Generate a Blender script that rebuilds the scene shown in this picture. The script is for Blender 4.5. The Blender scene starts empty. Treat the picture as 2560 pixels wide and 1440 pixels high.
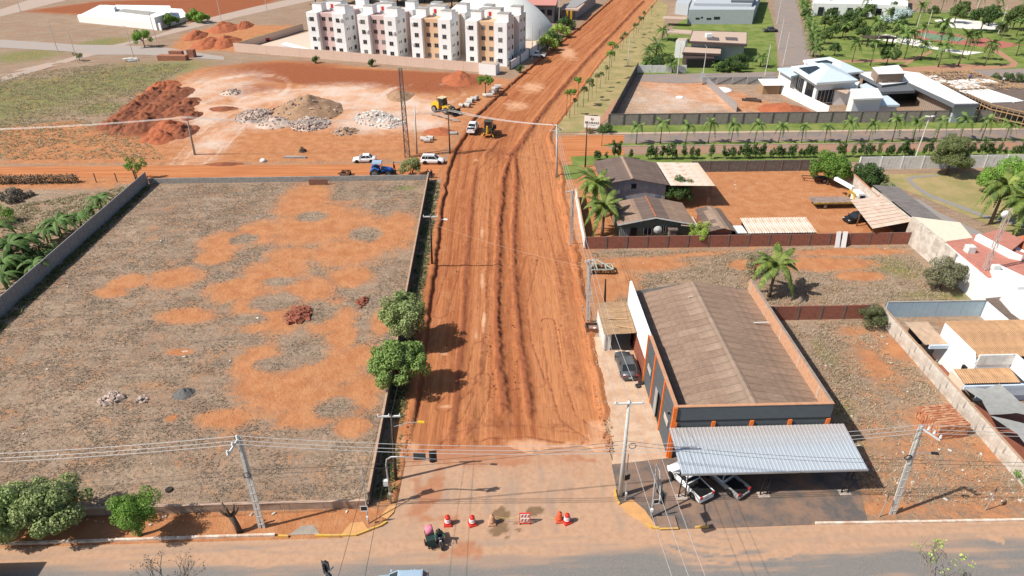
import bpy, math, random
import numpy as np
from mathutils import Vector, Matrix

# ---------------------------------------------------------------- camera, sky, sun, exposure
SC = bpy.context.scene
COL = SC.collection
FPX, PITCH, YAW, CAMH = 1700.0, math.radians(31.2), math.radians(2.0), 46.0
cam = bpy.data.cameras.new('drone_camera')
cam.sensor_width = 36.0
cam.lens = 36.0 * FPX / 2560.0
cam.clip_end = 4000
cam.clip_start = 0.5
camo = bpy.data.objects.new('drone_camera', cam)
COL.objects.link(camo)
camo.location = (0, 0, CAMH)
camo.rotation_euler = (math.pi / 2 - PITCH, 0, -YAW)
SC.camera = camo

SUN_AZ = math.radians(17.0)      # shadows run this far from +X towards +Y
SUN_EL = math.radians(48.0)
world = bpy.data.worlds.new('World')
SC.world = world
world.use_nodes = True
wn = world.node_tree
wn.nodes.clear()
sky = wn.nodes.new('ShaderNodeTexSky')
sky.sky_type = 'NISHITA'
sky.sun_disc = False
sky.sun_elevation = SUN_EL
sky.sun_rotation = math.radians(270 - 17)
sky.dust_density = 1.6
bg = wn.nodes.new('ShaderNodeBackground')
bg.inputs[1].default_value = 0.085
wo = wn.nodes.new('ShaderNodeOutputWorld')
wn.links.new(sky.outputs[0], bg.inputs[0])
wn.links.new(bg.outputs[0], wo.inputs[0])
sl = bpy.data.lights.new('sun', 'SUN')
sl.energy = 4.4
sl.angle = math.radians(0.53)
sl.color = (1.0, 0.95, 0.87)
so = bpy.data.objects.new('sun', sl)
COL.objects.link(so)
so.rotation_euler = Vector((math.cos(SUN_AZ) * math.cos(SUN_EL), math.sin(SUN_AZ) * math.cos(SUN_EL), -math.sin(SUN_EL))).to_track_quat('-Z', 'Y').to_euler()
SC.view_settings.view_transform = 'Standard'
SC.view_settings.look = 'None'
SC.view_settings.gamma = 1
SC.view_settings.exposure = 0.5
SC.view_settings.use_curve_mapping = False
try:
    SC.cycles.max_bounces = 5
    SC.cycles.diffuse_bounces = 3
    SC.cycles.transparent_max_bounces = 6
except Exception:
    pass

# ---------------------------------------------------------------- survey: photo reading -> ground place
cp_, sp_, cy_, sy_ = math.cos(PITCH), math.sin(PITCH), math.cos(YAW), math.sin(YAW)
def at(u, v, z=0.0):
    x = (u - 1280) / FPX
    y = -(v - 720) / FPX
    d = (x * cy_ + y * sy_ * sp_ + sy_ * cp_, -x * sy_ + y * cy_ * sp_ + cy_ * cp_, y * cp_ - sp_)
    t = (z - CAMH) / d[2]
    return Vector((d[0] * t, d[1] * t, z))
def a2(u, v, z=0.0):
    p = at(u, v, z)
    return (p.x, p.y)

RND = random.Random(11)
rr = RND.uniform

# ---------------------------------------------------------------- mesh builder
class MB:
    def __init__(s):
        s.v = []
        s.f = []
    def add(s, vs, fs):
        o = len(s.v)
        s.v.extend([tuple(p) for p in vs])
        s.f.extend([tuple(i + o for i in f) for f in fs])
        return s
    def bx(s, x0, x1, y0, y1, z0, z1):
        return s.add([(x0, y0, z0), (x1, y0, z0), (x1, y1, z0), (x0, y1, z0), (x0, y0, z1), (x1, y0, z1), (x1, y1, z1), (x0, y1, z1)],
                     [(3, 2, 1, 0), (4, 5, 6, 7), (0, 1, 5, 4), (1, 2, 6, 5), (2, 3, 7, 6), (3, 0, 4, 7)])
    def box(s, c, d, rz=0, rx=0, ry=0):
        m = Matrix.Translation(c) @ Matrix.Rotation(rz, 4, 'Z') @ Matrix.Rotation(ry, 4, 'Y') @ Matrix.Rotation(rx, 4, 'X')
        b = MB().bx(-d[0] / 2, d[0] / 2, -d[1] / 2, d[1] / 2, -d[2] / 2, d[2] / 2)
        return s.add([m @ Vector(p) for p in b.v], b.f)
    def bar(s, p0, p1, w, h=None):
        h = h or w
        p0, p1 = Vector(p0), Vector(p1)
        d = (p1 - p0)
        if d.length < 1e-6:
            return s
        d.normalize()
        up = Vector((0, 0, 1)) if abs(d.z) < .95 else Vector((1, 0, 0))
        a = d.cross(up).normalized() * (w / 2)
        b = d.cross(a).normalized() * (h / 2)
        q = [p0 - a - b, p0 + a - b, p0 + a + b, p0 - a + b, p1 - a - b, p1 + a - b, p1 + a + b, p1 - a + b]
        return s.add(q, [(0, 1, 2, 3), (7, 6, 5, 4), (0, 4, 5, 1), (1, 5, 6, 2), (2, 6, 7, 3), (3, 7, 4, 0)])
    def tube(s, pts, r, n=6, cap=True):
        pts = [Vector(p) for p in pts]
        if not isinstance(r, (list, tuple)):
            r = [r] * len(pts)
        vs, fs = [], []
        prev = None
        for i, p in enumerate(pts):
            d = (pts[min(i + 1, len(pts) - 1)] - pts[max(i - 1, 0)])
            d = d.normalized() if d.length > 1e-9 else Vector((0, 0, 1))
            if prev is None:
                up = Vector((0, 0, 1)) if abs(d.z) < .9 else Vector((1, 0, 0))
                a = d.cross(up).normalized()
            else:
                a = (prev - d * prev.dot(d))
                a = a.normalized() if a.length > 1e-6 else d.orthogonal().normalized()
            prev = a
            b = d.cross(a)
            for k in range(n):
                t = 2 * math.pi * k / n
                vs.append(p + (a * math.cos(t) + b * math.sin(t)) * r[i])
        for i in range(len(pts) - 1):
            for k in range(n):
                k2 = (k + 1) % n
                fs.append((i * n + k, i * n + k2, (i + 1) * n + k2, (i + 1) * n + k))
        if cap:
            fs.append(tuple(range(n - 1, -1, -1)))
            fs.append(tuple((len(pts) - 1) * n + k for k in range(n)))
        return s.add(vs, fs)
    def cyl(s, p0, p1, r0, r1=None, n=10):
        return s.tube([p0, p1], [r0, r0 if r1 is None else r1], n)
    def lathe(s, prof, c=(0, 0, 0), n=14, axis='z'):
        vs, fs = [], []
        for r, z in prof:
            for k in range(n):
                t = 2 * math.pi * k / n
                x, y = r * math.cos(t), r * math.sin(t)
                p = (x, y, z) if axis == 'z' else ((x, z, y) if axis == 'y' else (z, x, y))
                vs.append((p[0] + c[0], p[1] + c[1], p[2] + c[2]))
        m = len(prof)
        for i in range(m - 1):
            for k in range(n):
                k2 = (k + 1) % n
                fs.append((i * n + k, i * n + k2, (i + 1) * n + k2, (i + 1) * n + k))
        fs.append(tuple(range(n - 1, -1, -1)))
        fs.append(tuple((m - 1) * n + k for k in range(n)))
        return s.add(vs, fs)
    def prism(s, poly, z0, z1):
        n = len(poly)
        vs = [(p[0], p[1], z0) for p in poly] + [(p[0], p[1], z1) for p in poly]
        fs = [tuple(range(n - 1, -1, -1)), tuple(range(n, 2 * n))]
        for i in range(n):
            j = (i + 1) % n
            fs.append((i, j, n + j, n + i))
        return s.add(vs, fs)
    def extr(s, prof, a0, a1, axis='x'):
        n = len(prof)
        def p3(a, q):
            return (a, q[0], q[1]) if axis == 'x' else (q[0], a, q[1])
        vs = [p3(a0, q) for q in prof] + [p3(a1, q) for q in prof]
        fs = [tuple(range(n - 1, -1, -1)), tuple(range(n, 2 * n))]
        for i in range(n):
            j = (i + 1) % n
            fs.append((i, j, n + j, n + i))
        return s.add(vs, fs)
    def loft(s, secs, cap=True):
        n = len(secs[0])
        vs = [p for q in secs for p in q]
        fs = []
        for i in range(len(secs) - 1):
            for k in range(n):
                k2 = (k + 1) % n
                fs.append((i * n + k, i * n + k2, (i + 1) * n + k2, (i + 1) * n + k))
        if cap:
            fs.append(tuple(range(n - 1, -1, -1)))
            fs.append(tuple((len(secs) - 1) * n + k for k in range(n)))
        return s.add(vs, fs)
    def poly(s, pts):
        return s.add(pts, [tuple(range(len(pts)))])
    def xf(s, loc=(0, 0, 0), rz=0, sc=1):
        m = Matrix.Translation(loc) @ Matrix.Rotation(rz, 4, 'Z') @ Matrix.Scale(sc, 4)
        s.v = [tuple(m @ Vector(p)) for p in s.v]
        return s

def mesh(name, b, mat, smooth=False, fixn=False):
    me = bpy.data.meshes.new(name)
    me.from_pydata(b.v, [], b.f)
    if fixn:
        import bmesh
        bm = bmesh.new()
        bm.from_mesh(me)
        bmesh.ops.recalc_face_normals(bm, faces=bm.faces)
        bm.to_mesh(me)
        bm.free()
    if mat:
        me.materials.append(mat)
    if smooth:
        me.shade_smooth() if hasattr(me, 'shade_smooth') else [setattr(p, 'use_smooth', True) for p in me.polygons]
    return me
def npmesh(name, V, F, mat, smooth=False):
    V = np.asarray(V, dtype=np.float32)
    F = np.asarray(F, dtype=np.int32)
    k = F.shape[1]
    me = bpy.data.meshes.new(name)
    me.vertices.add(len(V))
    me.vertices.foreach_set('co', V.ravel())
    me.loops.add(F.size)
    me.loops.foreach_set('vertex_index', F.ravel())
    me.polygons.add(len(F))
    me.polygons.foreach_set('loop_start', np.arange(0, F.size, k, dtype=np.int32))
    try:
        me.polygons.foreach_set('loop_total', np.full(len(F), k, dtype=np.int32))
    except Exception:
        pass
    me.update(calc_edges=True)
    me.validate()
    if mat:
        me.materials.append(mat)
    if smooth:
        me.shade_smooth()
    return me
def part(name, b, mat, parent, smooth=False, loc=None, rz=None, label=None, fixn=False):
    me = b if isinstance(b, bpy.types.Mesh) else mesh(name, b, mat, smooth, fixn)
    o = bpy.data.objects.new(name, me)
    COL.objects.link(o)
    o.parent = parent
    if loc is not None:
        o.location = loc
    if rz is not None:
        o.rotation_euler = (0, 0, rz)
    if label:
        o['label'] = label
    return o
def tag(o, label, cat, group=None):
    o['label'] = label
    o['category'] = cat
    if group:
        o['group'] = group
    return o
def thing(name, label, cat, loc=(0, 0, 0), rz=0, group=None, sc=None):
    o = bpy.data.objects.new(name, None)
    COL.objects.link(o)
    o.empty_display_size = .3
    o.location = loc if len(loc) == 3 else (loc[0], loc[1], 0)
    o.rotation_euler = (0, 0, rz)
    if sc:
        o.scale = (sc, sc, sc) if not isinstance(sc, tuple) else sc
    return tag(o, label, cat, group)
def single(name, b, mat, label, cat, loc=(0, 0, 0), rz=0, group=None, smooth=False, sc=None):
    o = part(name, b, mat, None, smooth, loc if len(loc) == 3 else (loc[0], loc[1], 0), rz)
    if sc:
        o.scale = (sc, sc, sc) if not isinstance(sc, tuple) else sc
    return tag(o, label, cat, group)
def dup(src, loc, rz, label=None, sc=None, group=None):
    r = src.copy()
    COL.objects.link(r)
    r.location = loc if len(loc) == 3 else (loc[0], loc[1], 0)
    r.rotation_euler = (0, 0, rz)
    if sc:
        r.scale = (sc, sc, sc) if not isinstance(sc, tuple) else sc
    if label:
        r['label'] = label
    if group:
        r['group'] = group
    for ch in src.children:
        c = ch.copy()
        COL.objects.link(c)
        c.parent = r
        for g in ch.children:
            d = g.copy()
            COL.objects.link(d)
            d.parent = c
    return r
def struct(name, me, mat=None):
    o = part(name, me, mat, None)
    o['kind'] = 'structure'
    return o
def sheet(name, poly, z, mat):
    return struct(name, MB().poly([(p[0], p[1], z) for p in poly]), mat)
def stuff(name, me, label, mat=None, parent=None):
    o = part(name, me, mat, parent)
    o['kind'] = 'stuff'
    if label:
        o['label'] = label
    return o

# ---------------------------------------------------------------- materials
def srgb(h):
    if isinstance(h, str):
        c = [int(h[i:i + 2], 16) / 255 for i in (0, 2, 4)]
        return tuple(((x + .055) / 1.055) ** 2.4 if x > .04045 else x / 12.92 for x in c) + (1,)
    return tuple(h) + ((1,) if len(h) == 3 else ())
class NT:
    def __init__(s, name):
        s.m = bpy.data.materials.new(name)
        s.m.use_nodes = True
        s.t = s.m.node_tree
        s.b = s.t.nodes['Principled BSDF']
    def n(s, kind, **kw):
        d = s.t.nodes.new('ShaderNode' + kind)
        for k, val in kw.items():
            setattr(d, k, val)
        return d
    def l(s, a, b):
        s.t.links.new(a, b)
    def coord(s, which='Object', scale=(1, 1, 1)):
        c = s.n('TexCoord')
        m = s.n('Mapping')
        m.inputs['Scale'].default_value = scale
        s.l(c.outputs[which], m.inputs[0])
        return m.outputs[0]
    def noise(s, vec, scale, detail=4, rough=.55, dist=0):
        d = s.n('TexNoise')
        d.inputs['Scale'].default_value = scale
        d.inputs['Detail'].default_value = detail
        d.inputs['Roughness'].default_value = rough
        d.inputs['Distortion'].default_value = dist
        s.l(vec, d.inputs['Vector'])
        return d.outputs[0]
    def ramp(s, fac, lo, hi, c0=0, c1=1):
        d = s.n('MapRange')
        d.interpolation_type = 'SMOOTHSTEP'
        for i, q in zip((1, 2, 3, 4), (lo, hi, c0, c1)):
            d.inputs[i].default_value = q
        s.l(fac, d.inputs[0])
        return d.outputs[0]
    def mix(s, fac, a, b, mode='MIX'):
        d = s.n('MixRGB', blend_type=mode)
        for sock, q in ((d.inputs[0], fac), (d.inputs[1], a), (d.inputs[2], b)):
            if hasattr(q, 'is_output'):
                s.l(q, sock)
            elif isinstance(q, (int, float)):
                sock.default_value = q
            else:
                sock.default_value = srgb(q)
        return d.outputs[0]
    def math(s, op, a, b=0.0):
        d = s.n('Math', operation=op)
        for sock, q in ((d.inputs[0], a), (d.inputs[1], b)):
            if hasattr(q, 'is_output'):
                s.l(q, sock)
            else:
                sock.default_value = q
        return d.outputs[0]
    def bump(s, h, strength=.4, dist=.05):
        d = s.n('Bump')
        d.inputs['Strength'].default_value = strength
        d.inputs['Distance'].default_value = dist
        s.l(h, d.inputs['Height'])
        s.l(d.outputs[0], s.b.inputs['Normal'])
    def out(s, col, rough=.9, metal=0, spec=.3):
        if hasattr(col, 'is_output'):
            s.l(col, s.b.inputs['Base Color'])
        else:
            s.b.inputs['Base Color'].default_value = srgb(col)
        if hasattr(rough, 'is_output'):
            s.l(rough, s.b.inputs['Roughness'])
        else:
            s.b.inputs['Roughness'].default_value = rough
        s.b.inputs['Metallic'].default_value = metal
        s.b.inputs['Specular IOR Level'].default_value = spec
        return s.m
_mc = {}
def mat(name, c, rough=.8, metal=0, var=.18, scale=1.5, c2=None, bump=0, spec=.3, stain=0, rand=0):
    """painted or plain surface: colour with weathering noise"""
    if name in _mc:
        return _mc[name]
    k = NT(name)
    v = k.coord()
    a = srgb(c)
    b = srgb(c2) if c2 else tuple(x * (1 - var) for x in a[:3]) + (1,)
    n1 = k.noise(v, scale, 6, .65)
    col = k.mix(k.ramp(n1, .35, .68), a, b)
    n2 = k.noise(v, scale * 9, 3)
    col = k.mix(k.ramp(n2, .3, .8, 0, .35), col, tuple(x * (1 - var) for x in a[:3]))
    if stain:
        vs = k.coord('Object', (1.6, 1.6, .35))
        n3 = k.noise(vs, 1.3, 7, .7)
        col = k.mix(k.ramp(n3, .52, .72, 0, stain), col, 'rgb' and (.10, .085, .07))
    if rand:
        oi = k.n('ObjectInfo')
        hs = k.n('HueSaturation')
        k.l(col, hs.inputs['Color'])
        k.l(k.ramp(oi.outputs['Random'], 0, 1, 1 - rand, 1 + rand), hs.inputs['Value'])
        col = hs.outputs[0]
    if bump:
        k.bump(n2, bump, .03)
    _mc[name] = k.out(col, rough, metal, spec)
    return _mc[name]
def leafmat(name, c, c2, trans=.25):
    if name in _mc:
        return _mc[name]
    k = NT(name)
    g = k.n('NewGeometry')
    oi = k.n('ObjectInfo')
    col = k.mix(g.outputs['Random Per Island'], c, c2)
    hs = k.n('HueSaturation')
    k.l(col, hs.inputs['Color'])
    k.l(k.ramp(oi.outputs['Random'], 0, 1, .8, 1.2), hs.inputs['Value'])
    k.out(hs.outputs[0], .6, 0, .25)
    try:
        tb = k.n('BsdfTranslucent')
        k.l(hs.outputs[0], tb.inputs[0])
        mx = k.n('MixShader')
        mx.inputs[0].default_value = trans
        k.l(k.b.outputs[0], mx.inputs[1])
        k.l(tb.outputs[0], mx.inputs[2])
        o = [x for x in k.t.nodes if x.type == 'OUTPUT_MATERIAL'][0]
        k.l(mx.outputs[0], o.inputs[0])
    except Exception:
        pass
    _mc[name] = k.m
    return k.m
def glass(name, c=(.02, .025, .03), rough=.08):
    if name in _mc:
        return _mc[name]
    k = NT(name)
    _mc[name] = k.out(c, rough, 0, .6)
    return _mc[name]

def brickmat(name, c1, c2, mortar, bw=.3, bh=.19, ms=.018, stain=.4):
    k = NT(name)
    tc = k.n('TexCoord')
    sep = k.n('SeparateXYZ')
    k.l(tc.outputs['Object'], sep.inputs[0])
    cb = k.n('CombineXYZ')
    k.l(k.math('ADD', sep.outputs[0], sep.outputs[1]), cb.inputs[0])
    k.l(sep.outputs[2], cb.inputs[1])
    br = k.n('TexBrick')
    k.l(cb.outputs[0], br.inputs['Vector'])
    br.inputs['Scale'].default_value = 1
    br.inputs['Brick Width'].default_value = bw
    br.inputs['Row Height'].default_value = bh
    br.inputs['Mortar Size'].default_value = ms
    br.inputs['Color1'].default_value = srgb(c1)
    br.inputs['Color2'].default_value = srgb(c2)
    br.inputs['Mortar'].default_value = srgb(mortar)
    v = k.coord()
    n = k.noise(v, 1.1, 7, .7)
    col = k.mix(k.ramp(n, .45, .75, 0, stain), br.outputs[0], (.09, .06, .05))
    n2 = k.noise(v, 12, 3)
    col = k.mix(k.ramp(n2, .3, .8, 0, .3), col, (.2, .1, .07))
    k.bump(k.math('SUBTRACT', n2, br.outputs['Fac']), .5, .03)
    return k.out(col, .92)

M_CONC = mat('concrete', (.36, .34, .31), .9, var=.3, bump=.3)
M_PRECAST = mat('precast_panel', (.30, .29, .285), .9, var=.25, stain=.35, bump=.3)
M_WHITE = mat('white_paint', (.76, .76, .74), .7, var=.06)
M_WHITEW = mat('white_weathered', (.68, .67, .63), .85, var=.2, stain=.55)
M_GREYP = mat('grey_paint', (.085, .098, .108), .75, var=.12)
M_ORANGE = mat('orange_paint', (.72, .17, .03), .6, var=.12)
M_YELK = mat('yellow_kerb_paint', (.62, .38, .05), .8, var=.4, c2=(.5, .3, .14))
M_WHK = mat('white_kerb_paint', (.68, .60, .50), .85, var=.3, c2=(.48, .3, .2))
M_GALV = mat('galvanised_steel', (.45, .47, .48), .45, .6, var=.15)
M_STEELD = mat('dark_steel', (.035, .035, .037), .55, .4, var=.2)
M_BLACK = mat('black_plastic', (.016, .016, .017), .5, var=.2)
M_RUBBER = mat('tyre_rubber', (.022, .021, .02), .85, var=.3, c2=(.07, .045, .03))
M_WOODD = mat('dark_wood', (.085, .06, .045), .9, var=.35, scale=4)
M_WOOD = mat('sawn_timber', (.42, .27, .15), .85, var=.3, scale=4, rand=.2)
M_BARK = mat('bark', (.12, .085, .06), .95, var=.4, scale=5, bump=.5)
M_RUST = mat('rusty_steel', (.22, .10, .055), .85, .1, var=.45, scale=4)
M_DGLASS = glass('dark_glass')
M_CHROME = mat('chrome', (.6, .6, .6), .25, .9, var=.05)
M_RED = mat('signal_red', (.62, .035, .022), .5, var=.1)
M_LAMPG = mat('lamp_glass', (.75, .75, .72), .25, var=.05)
M_AC = mat('appliance_white', (.62, .62, .60), .6, var=.08)
M_WIRE = mat('cable_grey', (.42, .41, .40), .5, .2, var=.1)
M_WIRED = mat('cable_dark', (.045, .042, .04), .6, var=.1)
# ---------------------------------------------------------------- terrain helpers
def vnoise(x, y, seed=0):
    rs = np.random.RandomState(seed)
    t = rs.rand(256, 256).astype(np.float32)
    xi = np.floor(x).astype(int)
    yi = np.floor(y).astype(int)
    fx = x - xi
    fy = y - yi
    fx = fx * fx * (3 - 2 * fx)
    fy = fy * fy * (3 - 2 * fy)
    a = t[xi & 255, yi & 255]
    b = t[(xi + 1) & 255, yi & 255]
    c = t[xi & 255, (yi + 1) & 255]
    d = t[(xi + 1) & 255, (yi + 1) & 255]
    return (a * (1 - fx) + b * fx) * (1 - fy) + (c * (1 - fx) + d * fx) * fy
def fbm(x, y, sc, oct=4, seed=0):
    s = np.zeros_like(x, dtype=np.float32)
    w = 1.0
    tot = 0
    for i in range(oct):
        s += w * vnoise(x * sc + 37.1 * i, y * sc + 11.7 * i, seed + i)
        tot += w
        w *= .5
        sc *= 2.03
    return s / tot
def sdf(X, Y, poly):
    n = len(poly)
    d2 = np.full(X.shape, 1e9)
    ins = np.zeros(X.shape, bool)
    for i in range(n):
        ax, ay = poly[i]
        bx, by = poly[(i + 1) % n]
        ex, ey = bx - ax, by - ay
        L = ex * ex + ey * ey + 1e-9
        t = np.clip(((X - ax) * ex + (Y - ay) * ey) / L, 0, 1)
        d2 = np.minimum(d2, (X - ax - t * ex) ** 2 + (Y - ay - t * ey) ** 2)
        c = ((ay > Y) != (by > Y))
        xx = ax + (Y - ay) / (by - ay if abs(by - ay) > 1e-9 else 1e-9) * ex
        ins ^= c & (X < xx)
    d = np.sqrt(d2)
    return np.where(ins, d, -d)
def ell(X, Y, u, v, ru, rv):
    c = at(u, v)
    rx = (at(u + ru, v) - c).length
    ry = (at(u, v - rv) - at(u, v + rv)).length / 2
    return 1 - np.sqrt(((X - c.x) / rx) ** 2 + ((Y - c.y) / ry) ** 2)
def pl(*q):
    return [a2(u, v) for u, v in q]
def sm(x, lo, hi):
    t = np.clip((x - lo) / (hi - lo), 0, 1)
    return t * t * (3 - 2 * t)
def grid_faces(nx, ny):
    i = np.arange(nx * ny).reshape(ny, nx)
    return np.stack([i[:-1, :-1], i[:-1, 1:], i[1:, 1:], i[1:, :-1]], -1).reshape(-1, 4)
def setcol(me, name, A):
    at_ = me.attributes.new(name, 'FLOAT_COLOR', 'POINT')
    at_.data.foreach_set('color', np.asarray(A, dtype=np.float32).ravel())

# main dirt road edges, surveyed (y, x_left, x_right)
RE = [(37.3, -12.5, 16), (37.8, -10.8, 14.6), (38.6, -9.3, 12.9), (39.5, -8.5, 11.6), (41, -8.35, 10.9), (46, -8.1, 10.7), (52, -7.9, 10.7), (64, -7.85, 11.0), (87, -7.8, 11.7), (107, -7.7, 11.9),
      (117, -7.5, 12.6), (128, -6.6, 12.2), (136, -5.2, 12.0), (150, -2.9, 16.2), (163, 1.2, 20.4), (190, 10.2, 28.6), (204, 14.9, 33.2),
      (253, 33.0, 51.9), (316, 54.5, 74.0), (420, 90, 110)]
RY = np.array([r[0] for r in RE])
RL = np.array([r[1] for r in RE])
RR_ = np.array([r[2] for r in RE])
def roadL(y):
    return np.interp(y, RY, RL)
def roadR(y):
    return np.interp(y, RY, RR_)

# ---------------------------------------------------------------- ground sheet
def axis(lo, hi, a, b, step, grow=1.06):
    mid = list(np.arange(a, b + step / 2, step))
    out = []
    x, s = a, step
    while x > lo:
        s *= grow
        x -= s
        out.append(x)
    out = out[::-1] + mid
    x, s = mid[-1], step
    while x < hi:
        s *= grow
        x += s
        out.append(x)
    return np.array(out)
gx = axis(-700, 700, -66, 66, .33, 1.035)
gy = axis(-60, 1500, 34, 128, .33, 1.022)
X, Y = np.meshgrid(gx, gy)
X = X.astype(np.float64)
Y = Y.astype(np.float64)
n1 = fbm(X, Y, .35, 4, 3)
n2 = fbm(X, Y, 1.3, 3, 9)
n3 = fbm(X, Y, .06, 4, 21)
soil = np.full(X.shape, -.35)
green = np.full(X.shape, -.6)
pale = np.full(X.shape, -.8)
dark = np.full(X.shape, -.8)
def mx(a, b, s=1.0):
    np.maximum(a, np.clip(b * s, -1.5, 1), out=a)
def cut(a, b):
    np.minimum(a, b, out=a)
# orange bare patches of the near walled lot
for e in [(560, 605, 60, 25), (650, 580, 60, 28), (760, 500, 60, 45), (790, 560, 120, 50), (940, 590, 95, 45), (870, 630, 100, 35), (690, 680, 80, 35),
          (590, 720, 70, 28), (440, 695, 65, 24), (320, 705, 45, 18), (280, 730, 40, 12), (640, 760, 50, 40), (760, 730, 70, 35), (830, 790, 60, 40),
          (880, 690, 50, 24), (690, 800, 90, 30), (640, 900, 50, 55), (640, 960, 60, 40), (720, 980, 90, 60), (820, 920, 90, 45), (900, 980, 50, 50),
          (760, 1040, 80, 28), (560, 1045, 70, 22), (880, 1070, 45, 25), (900, 890, 55, 28), (850, 850, 35, 40), (470, 790, 70, 18), (430, 1045, 16, 10),
          (1000, 560, 40, 30), (960, 800, 30, 30), (450, 880, 30, 8), (730, 640, 60, 24), (800, 1000, 90, 50), (540, 640, 40, 18), (850, 560, 80, 40)]:
    mx(soil, ell(X, Y, *e) * 1.15 + .12)
for e in [(780, 540, 34, 12), (610, 598, 30, 13), (915, 585, 36, 18), (690, 755, 60, 20), (560, 690, 30, 14), (760, 880, 60, 30), (700, 910, 55, 18),
          (840, 1020, 50, 25), (560, 850, 110, 20), (600, 800, 60, 15), (780, 780, 60, 28), (900, 755, 40, 14), (700, 705, 40, 10)]:
    cut(soil, np.where(ell(X, Y, *e) > -.3, -ell(X, Y, *e) * 1.1 - .05, 2))
LOT = [(-59.8, 40.4), (-10.8, 40.4), (-10.8, 113), (-59.8, 113)]
inlot = sdf(X, Y, LOT)
# pavement strip left of the junction, verge beside the road
mx(soil, sdf(X, Y, [(-200, 37), (-8, 37), (-8, 40.3), (-200, 40.3)]), 1.2)
mx(soil, sdf(X, Y, [(-10.5, 40), (-7, 40), (-6.5, 128), (-8.4, 128)]) - .35, .8)
# ground either side of the cross road
crs = sdf(X, Y, [(-400, 113.4), (-6, 113.4), (-6, 121.5), (-400, 122.5)])
mx(soil, crs, .8)
mx(soil, sdf(X, Y, pl((-600, 455), (300, 452), (300, 470), (-600, 480))), .3)
# big field behind: brown soil in front, construction earth in the middle
mx(soil, sdf(X, Y, pl((0, 412), (0, 320), (180, 300), (260, 320), (380, 260), (330, 240), (500, 170), (700, 150), (1200, 190), (1230, 200), (1190, 280), (1110, 400), (850, 408))), .25)
mx(soil, sdf(X, Y, pl((440, 400), (470, 320), (430, 230), (470, 190), (560, 170), (1100, 180), (1290, 200), (1190, 290), (1110, 390), (900, 405))), .35)
mx(dark, sdf(X, Y, pl((600, 160), (1200, 185), (1210, 215), (900, 225), (640, 200))), .35)
for e in [(1080, 210, 130, 22), (700, 175, 150, 20), (600, 222, 80, 14), (380, 320, 120, 20), (1000, 300, 60, 12)]:
    mx(dark, ell(X, Y, *e), 1.2)
for e in [(540, 220, 100, 40), (520, 280, 60, 30), (540, 350, 45, 60), (520, 300, 50, 40), (700, 245, 130, 20), (620, 260, 60, 14), (480, 215, 40, 16)]:
    mx(pale, ell(X, Y, *e) * .7 - .18)
    mx(soil, ell(X, Y, *e), 3)
for e in [(850, 232, 120, 22), (960, 255, 120, 20), (950, 300, 130, 30), (1040, 300, 80, 26), (800, 262, 110, 16), (680, 300, 70, 20), (1060, 270, 60, 14)]:
    mx(pale, ell(X, Y, *e) * 1.1 - .05)
    mx(soil, ell(X, Y, *e), 3)
for e in [(600, 225, 120, 38), (600, 225, 128, 42), (590, 262, 90, 22), (760, 250, 170, 30), (545, 350, 40, 70), (530, 350, 50, 80), (1060, 235, 100, 26), (1060, 235, 108, 30), (900, 262, 120, 18)]:
    rg = np.exp(-((ell(X, Y, *e) - .05) / .035) ** 2)
    pale += rg * .55 * (.4 + n1)
    dark += np.exp(-((ell(X, Y, *e) - .14) / .04) ** 2) * .45 * n1
fieldgreen = sdf(X, Y, pl((-400, 330), (-200, 260), (0, 205), (330, 150), (560, 145), (500, 170), (380, 215), (260, 260), (0, 330)))
mx(green, fieldgreen * .06 - .3)
for e in [(300, 205, 120, 30), (160, 225, 90, 22), (420, 170, 90, 18), (30, 220, 60, 20), (250, 270, 60, 14), (40, 370, 40, 22), (500, 385, 45, 10),
          (60, 140, 80, 14), (260, 108, 60, 14), (840, 300, 25, 8), (870, 330, 30, 10), (930, 352, 40, 8), (820, 352, 50, 8), (700, 330, 40, 6), (760, 222, 14, 5), (830, 222, 20, 5),
          (640, 88, 70, 12), (1010, 470, 30, 6), (800, 462, 20, 4)]:
    mx(green, ell(X, Y, *e) * 1.1 - .05)
mx(soil, sdf(X, Y, pl((60, 28), (250, 3), (700, -8), (640, 30), (500, 55), (330, 45))), .3)
mx(dark, sdf(X, Y, pl((60, 28), (250, 3), (700, -8), (640, 30), (500, 55), (330, 45))), .15)
mx(soil, sdf(X, Y, pl((420, 128), (460, 85), (560, 60), (760, 66), (640, 90), (600, 128))), .4)
# right hand lots
mx(soil, sdf(X, Y, pl((1465, 630), (1480, 640), (1580, 700), (1600, 640), (1900, 620), (1620, 660), (1560, 740), (1480, 800))), .5)
mx(soil, sdf(X, Y, pl((1440, 480), (1500, 480), (1480, 620), (1460, 800), (1480, 860), (1440, 860))), .5)
for e in [(1600, 660, 130, 20), (1520, 700, 80, 45), (2060, 660, 130, 18), (1900, 660, 80, 14), (2150, 690, 70, 12), (2120, 630, 150, 10)]:
    mx(soil, ell(X, Y, *e) * 1.4)
mx(soil, sdf(X, Y, [(12.5, 86.5), (62, 86.5), (66, 115), (30, 118), (12, 116)]), .4)
mx(soil, sdf(X, Y, pl((2150, 1080), (2500, 1060), (2560, 1190), (2560, 1310), (2160, 1300))) * .03 - .1)
for e in [(2180, 900, 60, 60), (2240, 870, 60, 50), (2330, 1060, 90, 60), (2480, 1130, 60, 50), (2200, 1270, 400, 20), (2130, 830, 60, 14)]:
    mx(soil, ell(X, Y, *e) * .6 - .12)
for e in [(2250, 670, 60, 20), (2350, 742, 110, 16), (2090, 1020, 40, 30), (2120, 1110, 40, 16), (2060, 880, 16, 30)]:
    mx(green, ell(X, Y, *e) * .7)
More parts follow.
